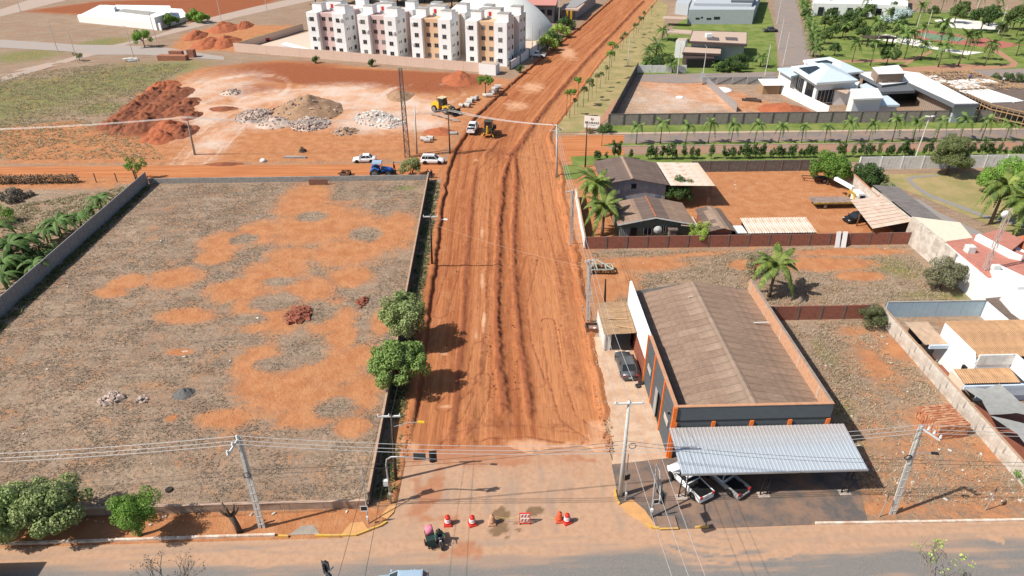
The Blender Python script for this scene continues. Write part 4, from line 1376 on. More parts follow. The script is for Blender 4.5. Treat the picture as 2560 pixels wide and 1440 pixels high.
# ---------------------------------------------------------------- motorcycle with cargo sidecar, rider
hd = math.radians(-74)
mp_ = at(1099, 1356)
t = thing('motorcycle', 'black motorcycle pulling a dark green cargo sidecar', 'motorcycle', mp_, hd)
for x in (.68, -.66):
    w_ = part('wheel', MB().lathe([(.2, -.05), (.29, -.055), (.31, 0), (.29, .055), (.2, .05)], (0, 0, 0), 18, 'y'), M_RUBBER, t, True, (x, 0, .31))
    part('rim', MB().lathe([(.03, -.06), (.19, -.03), (.2, 0), (.19, .03), (.03, .06)], (0, 0, 0), 14, 'y'), M_HUB, w_, True)
part('frame', MB().tube([(-.66, 0, .31), (-.2, 0, .45), (.3, 0, .62), (.48, 0, .8)], .035, 6).tube([(-.2, 0, .45), (.25, 0, .3), (.42, 0, .7)], .03, 6), M_STEELD, t)
part('engine', MB().box((.05, 0, .42), (.36, .26, .3)), M_STEELD, t)
part('fuel_tank', MB().loft([[(-.05, -.09, .74), (-.05, .09, .74), (-.05, .08, .84), (-.05, -.08, .84)], [(.2, -.14, .72), (.2, .14, .72), (.2, .11, .92), (.2, -.11, .92)], [(.42, -.08, .76), (.42, .08, .76), (.42, .06, .88), (.42, -.06, .88)]]), P_BLACK, t, True, fixn=True)
part('seat', MB().box((-.3, 0, .8), (.62, .26, .09)), M_BLACK, t)
for s in (-1, 1):
    part('fork', MB().tube([(.45, s * .09, .9), (.68, s * .09, .31)], .022, 6), M_CHROME, t)
part('handlebar', MB().tube([(.36, -.38, 1.06), (.46, -.2, 1.04), (.46, .2, 1.04), (.36, .38, 1.06)], .016, 6), M_CHROME, t)
part('headlight', MB().lathe([(.03, -.06), (.08, -.02), (.09, .05)], (.58, 0, .86), 12, 'x'), M_HEAD, t)
part('mudguard', MB().tube([(.52, 0, .62), (.68, 0, .66), (.86, 0, .58)], .05, 6), P_BLACK, t)
M_DGRN = mat('dark_green_metal', (.03, .055, .05), .5, .2, var=.2)
part('sidecar_frame', MB().bar((.55, -.25, .34), (.55, -1.0, .34), .05).bar((-.75, -.25, .34), (-.75, -1.0, .34), .05).bar((.55, -.4, .34), (-.75, -.4, .34), .05).bar((.55, -1.0, .34), (-.75, -1.0, .34), .05), M_STEELD, t)
part('sidecar_box', MB().loft([[(-.72, -1.02, .36), (.5, -1.02, .36), (.5, -.36, .36), (-.72, -.36, .36)], [(-.75, -1.06, .95), (.36, -1.06, .95), (.36, -.33, .95), (-.75, -.33, .95)]]), M_DGRN, t, fixn=True)
part('sidecar_rack', MB().bar((.5, -1.02, .66), (.66, -1.02, .5), .03).bar((.5, -.38, .66), (.66, -.38, .5), .03).bar((.66, -1.02, .5), (.66, -.38, .5), .03).bar((.66, -1.02, .4), (.66, -.38, .4), .03), M_STEELD, t)
w_ = part('wheel', MB().lathe([(.16, -.05), (.24, -.05), (.26, 0), (.24, .05), (.16, .05)], (0, 0, 0), 16, 'y'), M_RUBBER, t, True, (-.15, -1.14, .26))
person('rider in a green jacket and dark helmet gripping the motorcycle handlebar', mp_, hd, RIDE, mat('green_jacket', (.02, .14, .07), .7, var=.2), mat('navy_trousers', (.02, .025, .05), .8), (.02, .015, .01), helmet=P_BLACK)
pk = MB().loft([[(-.28, -.3, 0), (.28, -.3, 0), (.28, .3, 0), (-.28, .3, 0)], [(-.32, -.33, .35), (.32, -.33, .35), (.32, .33, .35), (-.32, .33, .35)], [(-.24, -.26, .62), (.24, -.26, .62), (.24, .26, .62), (-.24, .26, .62)], [(-.1, -.12, .68), (.1, -.12, .68), (.1, .12, .68), (-.1, .12, .68)]])
q = mp_ + Matrix.Rotation(hd, 3, 'Z') @ Vector((-.45, -.7, .96))
single('cargo_bundle', pk, mat('pink_plastic', (.66, .20, .27), .55, var=.1), 'rounded pink bundle riding on the sidecar box', 'bundle', q, hd, smooth=True)

# ---------------------------------------------------------------- traffic signals
M_MASTG = mat('grey_mast_paint', (.40, .40, .39), .5, .3, var=.1)
M_SIGNB = mat('sign_back', (.075, .08, .085), .55, .2, var=.1)
def signal_head(t, c, rz, back=True):
    """dark three-lamp head with visors seen from behind"""
    m = Matrix.Translation(c) @ Matrix.Rotation(rz, 4, 'Z')
    b = MB().bx(-.16, .16, -.1, .1, -.5, .5)
    b2 = MB()
    for i in range(3):
        b2.cyl((0, .1, .33 - i * .33), (0, .28, .33 - i * .33), .12, .13, 10)
    b.v = [tuple(m @ Vector(p)) for p in b.v]
    b2.v = [tuple(m @ Vector(p)) for p in b2.v]
    h_ = part('signal_head', b, M_BLACK, t)
    part('visor', b2, M_BLACK, h_)
    if back:
        b3 = MB().bx(-.31, .31, .1, .115, -.64, .64)
        b3.v = [tuple(m @ Vector(p)) for p in b3.v]
        part('backing_board', b3, M_SIGNB, h_)
def frame_sign(t, c, w, h, rz=0):
    m = Matrix.Translation(c) @ Matrix.Rotation(rz, 4, 'Z')
    for nm, b, mm in (('sign_plate', MB().bx(-w / 2, w / 2, -.02, 0, -h / 2, h / 2), M_BLACK), ('sign_frame', MB().bx(-w / 2 - .03, w / 2 + .03, -.045, -.021, h / 2 - .03, h / 2 + .03).bx(-w / 2 - .03, w / 2 + .03, -.045, -.021, -h / 2 - .03, -h / 2 + .03).bx(-w / 2 - .03, -w / 2 + .03, -.045, -.021, -h / 2 + .03, h / 2 - .03).bx(w / 2 - .03, w / 2 + .03, -.045, -.021, -h / 2 + .03, h / 2 - .03), M_AC)):
        b.v = [tuple(m @ Vector(p)) for p in b.v]
        part(nm, b, mm, t)
base = at(978, 1258)
tip = at(1093, 1148, 5.55) - base
t = thing('signal_mast', 'curved grey signal mast reaching over the dirt road mouth', 'traffic light', base)
part('mast', MB().tube([(0, 0, -.2), (0, 0, 2.2), (0, 0, 4.6), (.12, tip.y * .05, 5.2), (.5, tip.y * .15, 5.52), (1.1, tip.y * .3, 5.6), tuple(tip)], [.09, .085, .075, .07, .065, .06, .045], 9), M_MASTG, t, True)
d = Vector((tip.x, tip.y, 0)).normalized()
signal_head(t, tip - d * .35 + Vector((0, .12, .05)), 0.1)
part('sign_plate', MB().box(tip - d * 1.45 + Vector((0, .1, .1)), (1.0, .03, .75)), M_SIGNB, t)
signal_head(t, Vector((.02, .2, 3.5)), .2, False)
part('control_box', MB().box((-.2, -.1, 2.6), (.4, .3, .6)), M_AC, t)
part('bracket', MB().box((0, 0, 1.2), (.2, .2, .25)), M_AC, t)
base = at(921, 1311)
t = thing('sign_post', 'slim grey post with a square framed signal by the yellow ramp', 'signal post', base)
tp = at(903, 1156, 5.2) - base
part('post', MB().tube([(0, 0, -.2), (tp.x * .5, tp.y * .5, 2.6), tuple(tp)], [.06, .05, .045], 8), M_MASTG, t)
frame_sign(t, Vector((tp.x * .38, -.1, 2.05)), .55, .55)
part('bracket', MB().box((0, 0, .8), (.14, .14, .3)), M_AC, t)
base = at(1628, 1296)
top_ = at(1641, 1160, 5.2) - base
tip = at(1650, 1252, 5.6) - base
t = thing('signal_mast', 'grey signal mast on the forecourt corner leaning out over the street', 'traffic light', base)
part('mast', MB().tube([(0, 0, -.2), (top_.x * .4, top_.y * .4, 2.4), (top_.x * .8, top_.y * .8, 4.7), (top_.x, top_.y * .9, 5.3), (top_.x * .95 + tip.x * .05, top_.y * .7 + tip.y * .3, 5.6), (top_.x * .5 + tip.x * .5, top_.y * .35 + tip.y * .65, 5.68), tuple(tip)], [.09, .08, .075, .07, .065, .055, .045], 9), M_MASTG, t, True)
signal_head(t, tip + Vector((.25, .35, -.1)), -1.3)
part('sign_plate', MB().box(tip + Vector((.3, 1.5, .1)), (.05, .95, .75), .15), M_SIGNB, t)
frame_sign(t, Vector((.18, -.05, 2.1)), .5, .5, .1)
signal_head(t, Vector((.35, .25, 3.3)), -.9, False)
part('bracket', MB().box((-.05, 0, 1.0), (.2, .2, .3)), M_AC, t)
base = at(1563, 1253)
tp = at(1571, 1136, 4.6) - base
t = thing('sign_post', 'thin post with a black sign plate next to the round white pole', 'sign', base)
part('post', MB().tube([(0, 0, -.2), (tp.x, tp.y, 4.6)], [.05, .04], 7), M_MASTG, t)
part('sign_plate', MB().box((tp.x * .5 + .02, tp.y * .5 - .06, 2.45), (.5, .03, .6), .3), M_BLACK, t)
part('bracket', MB().box((0, 0, .9), (.14, .14, .3)), M_AC, t)
hp = at(822, 1426, 5.7)
t = thing('signal_mast', 'black signal head on a mast cut by the bottom edge', 'traffic light', (hp.x - 2.2, hp.y - 1.6, 0))
part('mast', MB().tube([(0, 0, 0), (0, 0, 5.0), (.25, .2, 5.5), (2.0, 1.2, 5.62), (2.45, 1.9, 5.66)], [.09, .08, .07, .05, .045], 9), M_MASTG, t, True)
signal_head(t, Vector((2.0, 1.9, 5.7)), 2.6)
signal_head(t, Vector((2.35, 1.1, 5.5)), 2.4)
for (bu, bv), tv, lab in [((2398 - 200, 1292), 1228, 'small dark regulatory sign seen from behind beside the leaning pole'), ((2462, 1276), 1224, 'small dark diamond sign on a slim post at the right kerb')]:
    b0 = at(bu, bv)
    t = thing('road_sign', lab, 'sign', b0)
    part('post', MB().tube([(0, 0, -.2), (.1, 0, 2.6)], .04, 6), M_MASTG, t)
    part('sign_plate', MB().box((.1, .05, 2.4), (.5, .03, .55), .9), M_SIGNB, t)

# ---------------------------------------------------------------- utility poles near the street
M_PCONC = mat('pole_concrete', (.60, .565, .51), .9, var=.2)
def pole(label, base, top_uv, h, kind='h', rz=0, m=None, name='utility_pole'):
    b0 = at(*base)
    tl = at(top_uv[0], top_uv[1], h) - b0
    t = thing(name, label, 'utility pole', b0)
    if kind == 'h':
        hpole(t, h, (tl.x, tl.y), rz=rz, m=m or M_PCONC)
    else:
        r = .2 if kind == 'round' else .14
        part('post', MB().tube([(0, 0, -.3), (tl.x * .5, tl.y * .5, h * .5), (tl.x, tl.y, h)], [r * 1.1, r * .85, r * .6], 12), m or M_CONC, t, True)
    return t, b0, Vector((tl.x, tl.y, h))
t1, b1, h1 = pole('concrete pole by the pruned stump with insulators on a drooping bracket', (655, 1320), (596, 1092), 10.1, 'h')
part('bracket', MB().bar(h1 + Vector((0, 0, -.1)), h1 + Vector((-.9, -.6, -1.3)), .12), M_AC, t1)
bi = MB()
for f_ in (.1, .5, .95):
    insul(bi, tuple(h1 + Vector((-.9, -.6, -1.2)) * f_), .1, .32)
part('insulators', bi, M_AC, t1)
part('cable_coil', MB().tube([h1 * .62 + Vector((.28 * math.cos(a * .7), -.18, .28 * math.sin(a * .7))) for a in range(10)], .03, 5), M_BLACK, t1)
t2, b2, h2 = pole('stout round white concrete pole at the forecourt corner', (1550, 1240), (1573, 1002), 10.6, 'round', m=mat('pale_concrete', (.52, .50, .46), .85, var=.12))
crossarm(t2, 10.45, 2.3, 0, (h2.x, h2.y - .15), M_AC, 3)
crossarm(t2, 10.2, 2.3, 0, (h2.x, h2.y + .15), M_AC, 0)
part('cable_coil', MB().tube([Vector((h2.x * .55 + .62 + .3 * math.cos(a * .7), h2.y * .55 - .1, 5.9 + .3 * math.sin(a * .7))) for a in range(10)], .035, 5), M_BLACK, t2)
t3, b3, h3 = pole('leaning concrete pole on the dirt lot right of the carport', (2230, 1286), (2304, 1064), 9.9, 'h')
part('bracket', MB().bar(h3 + Vector((0, 0, -.2)), h3 + Vector((1.3, -.7, -.9)), .12), M_AC, t3)
bi = MB()
for f_ in (.35, .65, .98):
    insul(bi, tuple(h3 + Vector((1.3, -.7, -.75)) * f_), .1, .34)
part('insulators', bi, M_AC, t3)
part('cable_coil', MB().tube([h3 * .68 + Vector((-.35 + .3 * math.cos(a * .7), -.15, .22 * math.sin(a * .7))) for a in range(10)], .045, 5), M_BLACK, t3)
lamp_arm(t3, h3 * .7, h3 * .7 + Vector((1.4, -.2, .25)), col=M_STEELD)
t4, b4, h4 = pole('dark wooden pole with crossarm and yellow street lamp by the lot wall', (990, 1199), (978, 1036), 7.7, 'wood', m=M_WOODD)
crossarm(t4, 7.5, 1.9, 0, (h4.x - .2, h4.y), M_AC, 3)
lamp_arm(t4, (h4.x * .8, h4.y * .8, 6.3), at(1046, 1055, 7.0) - b4, col=mat('yellow_lamp', (.75, .45, .03), .5))
t5, b5, h5 = pole('dark wooden pole with crossarm and white street lamp beside the road', (1080, 660), (1076, 538), 8.6, 'wood', m=M_WOODD)
crossarm(t5, 8.4, 1.9, 0, (h5.x, h5.y), M_AC, 3)
lamp_arm(t5, (h5.x * .8, h5.y * .8, 7.2), at(1110, 548, 8.0) - b5)
t6, b6, h6 = pole('pale concrete pole beside the wooden crate box', (1470, 806), (1473, 650), 8.9, 'h')
crossarm(t6, 8.7, 1.0, .3, (h6.x, h6.y), M_AC, 2)
t7, b7, h7 = pole('pale concrete pole on the verge by the white side wall', (1428, 612), (1431, 476), 8.9, 'h')
crossarm(t7, 8.7, 1.0, .3, (h7.x - .4, h7.y), M_AC, 2)
t8, b8, h8 = pole('tall white concrete pole with crossarm at the boulevard corner', (1392, 440), (1392, 312), 9.4, 'round', m=_mc['pale_concrete'])
crossarm(t8, 8.4, 2.4, .2, (h8.x, h8.y), M_AC, 3)
part('brace', MB().bar(h8 + Vector((0, 0, -.6)), h8 + Vector((-.9, .2, .3)), .08).bar(h8 + Vector((0, 0, -.3)), h8 + Vector((.9, 0, -.9)), .08), M_RUST, t8)
t9, b9, h9 = pole('dark wooden pole at the edge of the corner lawn', (1463, 418), (1468, 303), 8.5, 'wood', m=M_WOODD)
t10, b10, h10 = pole('dark wooden pole with low crossarm left of the white pickup', (1125, 385), (1120, 272), 8.6, 'wood', m=M_WOODD)
crossarm(t10, 8.4, 2.0, .2, (h10.x, h10.y), M_WOODD, 3)
t11, b11, h11 = pole('plain pale concrete pole beside the lattice tower', (1042, 385), (1036, 266), 9.2, 'round', m=_mc['pale_concrete'])
t12, b12, h12 = pole('pale leaning pole in the grass by the haul track', (487, 386), (467, 293), 7.9, 'round', m=M_CONC)
crossarm(t12, 7.8, 1.2, .2, (h12.x, h12.y), M_AC, 2)
t13, b13, h13 = pole('slim dark pole rising behind the annex roof', (1512, 762), (1514, 698), 4.4, 'wood', m=M_STEELD)
def top(b_, h_):
    return b_ + h_
T1, T2, T3, T4, T5, T6, T7, T8, T10, T12 = top(b1, h1), top(b2, h2), top(b3, h3), top(b4, h4), top(b5, h5), top(b6, h6), top(b7, h7), top(b8, h8), top(b10, h10), top(b12, h12)
off = Vector
far_l = T1 + off((-42, -1.0, .2))
for i, (dz, dy) in enumerate([(.1, .0), (-.25, -.12), (-.5, -.25)]):
    o = off((0, dy, dz))
    cable('pale power cable running left from the stump-side pole, %s of three' % ('top', 'middle', 'bottom')[i], far_l + o, T1 + o, .9, .026)
    cable('pale power cable across the junction above the road mouth, %s of three' % ('top', 'middle', 'bottom')[i], T1 + o, T3 + o, 1.6, .026, n=24)
    cable('pale power cable leaving the leaning pole to the right, %s of three' % ('top', 'middle', 'bottom')[i], T3 + o, T3 + o + off((42, -1, .4)), .9, .026)
for i, (za, zb_) in enumerate([(6.6, 6.4), (6.1, 6.0)]):
    cable('dark telephone line %s across the junction' % ('higher', 'lower')[i], b1 + h1 * (za / 10), b2 + h2 * (zb_ / 10.6), .5, .02, M_WIRED, 18)
    cable('dark telephone line %s above the carport roof' % ('higher', 'lower')[i], b2 + h2 * (zb_ / 10.6), b3 + h3 * (zb_ / 10), .5, .02, M_WIRED, 16)
    cable('dark telephone line %s left of the stump-side pole' % ('higher', 'lower')[i], b1 + h1 * (za / 10), b1 + off((-42, -1, za)), .7, .016, M_WIRED, 12)
    cable('dark telephone line %s right of the leaning pole' % ('higher', 'lower')[i], b3 + h3 * (zb_ / 10), b3 + off((44, -1, zb_)), .7, .02, M_WIRED, 12)
for i, dx in enumerate((-1.0, 0, 1.0)):
    nm = ('left', 'middle', 'right')[i]
    cable('thin power line from the round white pole towards the viewer, %s' % nm, T2 + off((dx, -.1, 0)), T2 + off((dx + 1.6, -30, .3)), .7, .018, n=18)
    cable('thin power line along the roadside poles near the annex, %s' % nm, T2 + off((dx, .1, 0)), T6 + off((dx * .35, 0, 0)), .9, .022, n=16)
    cable('thin power line between the two verge poles, %s' % nm, T6 + off((dx * .35, 0, 0)), T7 + off((dx * .35, 0, 0)), .6, .024)
    cable('thin power line past the coconut palms to the boulevard pole, %s' % nm, T7 + off((dx * .35, 0, 0)), T8 + off((dx * .3, 0, -.3)), .8, .026)
    cable('power line over the dirt road beside the grader, %s' % nm, T10 + off((0, dx * .6, -.2)), T8 + off((0, dx * .3, -.05 * i)), .5, .026)
    cable('power line over the rubble field, %s' % nm, T12 + off((0, dx * .4, 0)), T10 + off((0, dx * .6, -.2)), 1.5, .028, n=18)
    cable('power line over the red soil heaps at the far left, %s' % nm, T12 + off((-110, dx * .4 + 2, 0)), T12 + off((0, dx * .4, 0)), 2.4, .02, n=18)
cable('thin line from the yellow lamp pole to the white lamp pole', T4, T5, .9, .016, M_WIRED, 14)
cable('thin line from the yellow lamp pole towards the viewer, left', T4 + off((-.8, 0, 0)), T4 + off((-2.5, -30, .5)), .5, .016, M_WIRED, 14)
cable('thin line from the yellow lamp pole towards the viewer, right', T4 + off((.3, 0, -.3)), T4 + off((-.3, -30, .3)), .5, .016, M_WIRED, 14)
cable('thin service line slanting across the dirt road', T5 + off((0, 0, -1.2)), T6 + off((0, 0, -1)), .4, .014, mat('copper_line', (.5, .3, .2), .6), 14)

# ---------------------------------------------------------------- lorry and car at the edges of the frame
t = thing('box_lorry', 'rear of a box lorry at the left edge of the street', 'lorry', (-38.2, 33.6, 0), math.pi)
part('cargo_box', MB().bx(0.1, 5.4, -1.2, 1.2, .9, 3.6), P_WHITE, t)
part('rear_door', MB().bx(0.04, .1, -1.1, 1.1, 1.0, 3.5), mat('maroon_paint', (.16, .03, .025), .5), t)
part('cab', MB().loft([[(5.5, -1.1, .6), (5.5, 1.1, .6), (5.5, 1.1, 2.4), (5.5, -1.1, 2.4)], [(6.9, -1.1, .6), (6.9, 1.1, .6), (6.6, 1.0, 2.3), (6.6, -1.0, 2.3)]]), P_WHITE, t, fixn=True)
for x in (1.2, 6.0):
    for s in (-1, 1):
        wheel(t, x, s * 1.0, .45, .3)
cb_ = at(1000, 1428, 1.38)
make_car('sedan', 'pale blue car with its roof just showing at the bottom edge', (cb_.x + .1, cb_.y - .62, .024), math.pi, P_BLUE, 'hatch', 4.0, 1.68, 1.5)

# ---------------------------------------------------------------- street trees on the left, roadside trees
make_tree('street_tree', 'bushy pale green tree cut by the left edge of the pavement', 'tree', at(20, 1332), 3.0, 2.2, 1.8, 2.9, 1.5, LM_FICUS, 21, 34, .85, 330, .24, .13)
make_tree('street_tree', 'wide bushy pale green tree on the pavement beside the small bright one', 'tree', at(140, 1325), 3.3, 2.2, 1.9, 2.9, 1.4, LM_FICUS, 22, 38, .85, 330, .24, .14)
make_tree('street_tree', 'small bright green tree with a leaning trunk on the pavement', 'tree', at(352, 1338), 2.2, 1.8, 1.45, 3.0, 1.6, LM_GREEN, 23, 30, .62, 620, .14, .15, lean=(-.5, 0))
t = thing('pruned_tree', 'leafless dark pruned tree stump with stubby branches', 'tree', at(600, 1330))
b = MB().tube([(0, 0, -.2), (-.1, 0, .9), (-.35, .05, 1.9)], [.26, .22, .24], 9)
part('trunk', b, M_BARK, t, True)
for dx, dy, dz in [(-.85, 0, .75), (-.55, .3, 1.15), (-.1, -.2, 1.2), (.35, .25, 1.0), (.75, 0, .95)]:
    part('branch_stub', MB().tube([(-.35, .05, 1.8), (-.35 + dx * .6, .05 + dy * .6, 1.9 + dz * .35), (-.35 + dx, .05 + dy, 1.9 + dz)], [.15, .12, .08], 7), M_BARK, t, True)
p1_ = at(1008, 788, 3.8)
p2_ = at(994, 908, 3.5)
make_tree('roadside_tree', 'dense rounded pale-topped tree over the lot wall, the farther of two', 'tree', (p1_.x, p1_.y, 0), 2.3, 2.6, 2.4, 3.9, 1.2, LM_FICUS, 31, 64, .75, 330, .24, .16)
make_tree('roadside_tree', 'dense rounded green tree over the lot wall, the nearer of two', 'tree', (p2_.x, p2_.y, 0), 2.7, 2.2, 2.1, 3.5, 1.1, leafmat('fresh_ficus_leaf', (.12, .21, .045), (.29, .40, .12)), 32, 64, .75, 380, .24, .16)
def bare_tree(label, loc, h, spread, seed, lm, leaves, depth=5):
    rs = random.Random(seed)
    b = MB()
    tips = []
    def grow(p, d, L_, r, k_):
        q = p + d * L_
        b.tube([p, (p + q) / 2 + Vector((rs.uniform(-1, 1), rs.uniform(-1, 1), rs.uniform(-1, 1))) * L_ * .06, q], [r, r * .8, r * .62], 5 if k_ > 2 else 4, False)
        if k_ == 0:
            tips.append(q)
            return
        for i in range(3 if k_ > 1 else 2):
            nd = (d + Vector((rs.uniform(-1, 1) * spread, rs.uniform(-1, 1) * spread, rs.uniform(-.15, .5)))).normalized()
            grow(p.lerp(q, rs.uniform(.6, 1)), nd, L_ * rs.uniform(.6, .82), r * .6, k_ - 1)
    grow(Vector((0, 0, -.2)), Vector((0, 0, 1)), h * .36, .13, depth)
    t = thing('bare_tree', label, 'tree', loc)
    part('trunk', b, mat('grey_bark', (.24, .20, .165), .95, var=.3), t)
    C_, N_ = [], []
    for q in tips:
        if rs.random() < leaves[0]:
            for i in range(leaves[1]):
                C_.append(q + Vector((rs.gauss(0, leaves[2]), rs.gauss(0, leaves[2]), rs.gauss(0, leaves[2]))))
                N_.append((0, 0, 1))
    V_, F_ = leafcloud(np.array(C_), np.array(N_, float), leaves[3], seed)
    part('crown', npmesh('crown', V_, F_, lm), None, t)
    return t
q = at(395, 1452, 5.4)
bare_tree('nearly bare grey tree with withered pods at the bottom left', (q.x, q.y, 0), 7.2, .75, 41, leafmat('withered_leaf', (.10, .08, .06), (.32, .28, .24)), (.6, 3, .12, .13), 5)
q = at(2360, 1455, 5.2)
bare_tree('nearly bare tree with a few lime green leaf tufts at the bottom right', (q.x, q.y, 0), 7.2, .72, 57, LM_LIME, (.16, 7, .16, .2), 5)

t = thing('storm_drain', 'storm drain slot with a yellow kerb lip at the forecourt corner', 'drain', a2(1648, 1324))
part('lid', MB().bx(0, 1.55, .02, 1.2, .06, .2), mat('drain_lid', (.26, .17, .12), .9, var=.2), t)
part('kerb_lip', MB().bx(0, 1.55, -.12, .015, .12, .21), M_YELK, t)
part('slot', MB().bx(.1, 1.45, -.1, .01, .026, .115), M_BLACK, t)
# ---------------------------------------------------------------- workshop with corrugated gable roof
WX, WY, WW, WD, WH = 15.95, 45.15, 14.2, 21.85, 6.05
t = thing('workshop', 'grey and orange workshop with a brown corrugated gable roof', 'building', (WX, WY, 0))
lw = part('side_wall', MB().bx(0, .22, 0, 3.6, 0, WH).bx(0, .22, 3.6, 7.6, 3.3, WH).bx(0, .22, 6.3, 7.6, 0, 3.3).bx(0, .22, 7.6, 10.9, 0, WH), M_GREYP, t)
part('side_wall', MB().bx(0, .22, 10.9, WD, 2.6, WH + .02), mat('bright_white_paint', (.82, .82, .80), .7, var=.04), t, label='white upper side wall with faint lettering')
part('side_wall', MB().bx(0, .21, 10.9, WD, 0, 2.6), mat('brick_red_paint', (.30, .10, .06), .85, var=.3), t)
part('doorway', MB().bx(.15, .19, 3.6, 6.3, 0, 3.3), M_BLACK, t)
part('door_leaf', MB().bx(-.05, .02, 5.5, 6.35, 0, 3.2), mat('door_grey', (.33, .32, .31), .6, var=.1), t)
for y in (1.2, 8.6):
    w_ = part('window', MB().bx(-.05, .0, y, y + 1.5, 2.6, 3.2), mat('frosted_pane', (.50, .47, .42), .4, var=.1), t)
    part('frame', MB().bx(-.07, -.01, y - .08, y, 2.5, 3.3).bx(-.07, -.01, y + 1.5, y + 1.58, 2.5, 3.3), M_GREYP, w_)
for y in (-.02, 3.55, 7.5, 10.9):
    part('pilaster', MB().bx(-.12, .0, y, y + .22, 0, WH + .03), M_ORANGE, t)
part('coping', MB().bx(-.06, .28, .1, 10.9, WH, WH + .07), mat('pale_orange_trim', (.5, .26, .15), .8, var=.2), t)
part('front_wall', MB().bx(0, WW, 0, .22, 0, WH - .01), M_GREYP, t)
part('front_band', MB().bx(.2, WW - .1, -.05, -.002, 4.42, 4.5), M_BLACK, t)
for i in range(5):
    x = .02 + i * (WW - .34) / 4
    part('pilaster', MB().bx(x, x + .32, -.14, -.001, 0, 4.4), M_ORANGE, t)
part('pilaster', MB().bx(-.12, .2, -.12, -.003, 4.41, WH), M_ORANGE, t)
part('coping', MB().bx(0, WW, -.04, .26, WH, WH + .06), _mc['pale_orange_trim'], t)
part('parapet_wall', MB().bx(WW - .2, WW, .23, WD, 0, WH - .04), mat('raw_clay_block', (.56, .31, .185), .9, var=.25, scale=3, stain=.25, bump=.3), t)
for y in np.arange(2.5, WD, 4.6):
    part('parapet_column', MB().bx(WW - .23, WW + .02, y, y + .22, 0, WH - .02), mat('pale_mortar', (.52, .40, .30), .9, var=.2), t)
part('parapet_coping', MB().bx(WW - .23, WW + .03, .25, WD, WH - .02, WH + .02), mat('grey_coping', (.3, .24, .2), .9, var=.3), t)
part('back_wall', MB().add([(.2, WD, 0), (WW - .2, WD, 0), (WW - .2, WD, 4.6), (7.3, WD, 5.8), (.2, WD, 4.6)], [(4, 3, 2, 1, 0)]), M_CONC, t)
part('wall_lamp', MB().box((-.2, .9, 4.6), (.22, .16, .16)), M_BLACK, t)
def fibre(name, c):
    k = NT(name)
    v = k.coord()
    oi = k.n('ObjectInfo')
    n_ = k.noise(v, 1.3, 6, .7)
    n2_ = k.noise(v, 11, 4, .7)
    cc = k.mix(k.ramp(n_, .35, .7), c, tuple(x * .72 for x in c))
    cc = k.mix(k.ramp(n2_, .4, .75, 0, .5), cc, tuple(x * .6 for x in c))
    hs = k.n('HueSaturation')
    k.l(cc, hs.inputs['Color'])
    k.l(k.ramp(oi.outputs['Random'], 0, 1, .93, 1.07), hs.inputs['Value'])
    k.bump(n2_, .3, .02)
    return k.out(hs.outputs[0], .93, 0, .15)
M_FIBRE = fibre('fibre_cement', (.285, .196, .144))
M_FIBREP = fibre('fibre_cement_pale', (.32, .228, .17))
M_FIBRED = fibre('fibre_cement_dark', (.17, .125, .105))
def sheet_mesh(x0, z0, x1, z1, w, waves, amp, m, name='roof_sheet', lift=0, seg=4):
    n = waves * seg
    V_, F_ = [], []
    for i in range(n + 1):
        y = (w + .05) * i / n
        dz = amp * math.sin(2 * math.pi * i / seg) + lift
        V_ += [(x0, y, z0 + dz), (x1, y, z1 + dz)]
    for i in range(n):
        F_.append((2 * i, 2 * i + 1, 2 * i + 3, 2 * i + 2))
    return mesh(name, MB().add(V_, F_), m)
def sheet_roof(t, xa, za, xb, zb, y0, y1, cw, rows, m, waves=6, amp=.028, alt=None, altf=0, name='roof_sheet'):
    """sheets from ridge (xa, za) down to eave (xb, zb), laid in rows that overlap"""
    nc = max(1, round((y1 - y0) / cw))
    w = (y1 - y0) / nc
    for j in range(rows):
        f0, f1 = j / rows, min(1.0, (j + 1.06) / rows)
        ms = [sheet_mesh(xa + (xb - xa) * f0, za + (zb - za) * f0, xa + (xb - xa) * f1, za + (zb - za) * f1, w, waves, amp, mm, name, .02 * (rows - j)) for mm in (m, alt or m)]
        for i in range(nc):
            part(name, ms[1 if alt and RND.random() < altf * (3 if j == 0 else .3) else 0], None, t, loc=(0, y0 + i * w, 0))
    return w
RZ_, EZ_ = 5.75, 4.5
sheet_roof(t, 7.25, RZ_, .24, 3.95, .25, WD + .15, 1.07, 4, M_FIBRE, alt=M_FIBREP, altf=.28)
sheet_roof(t, 7.25, RZ_, WW - .22, EZ_, .25, WD + .15, 1.07, 4, M_FIBRE, alt=M_FIBREP, altf=.04)
rcap = mesh('ridge_cap', MB().extr([(6.95, RZ_ + .06), (7.25, RZ_ + .16), (7.55, RZ_ + .06), (7.55, RZ_ + .1), (7.25, RZ_ + .2), (6.95, RZ_ + .1)], 0, 1.1, 'y'), M_FIBREP)
for i in range(20):
    part('ridge_cap', rcap, None, t, loc=(0, .3 + i * 1.07, rr(-.01, .01)))
single('loose_plank', MB().bx(0, 1.6, 0, .12, 0, .08), M_AC, 'pale batten lying on the east slope of the workshop roof', 'plank', (WX + 12.1, WY + 14.3, 5.0), .02)
single('loose_brick', MB().bx(0, .5, 0, .22, 0, .18), mat('pale_brick', (.5, .38, .28), .9), 'pale block left on the workshop roof by the ridge', 'brick', (WX + 6.1, WY + 18.6, 5.6), .1)
# faint sign lettering on the white wall: too small to read, kept as rows of short strokes
b = MB()
for yy, zz, n_ in ((13.0, 4.9, 7), (12.4, 4.1, 9), (15.5, 4.9, 6)):
    for i in range(n_):
        b.bx(-.006, -.003, yy + i * .3, yy + i * .3 + .17, zz, zz + .28)
part('lettering', b, mat('faded_lettering', (.45, .5, .58), .8), t)['kind'] = 'stuff'

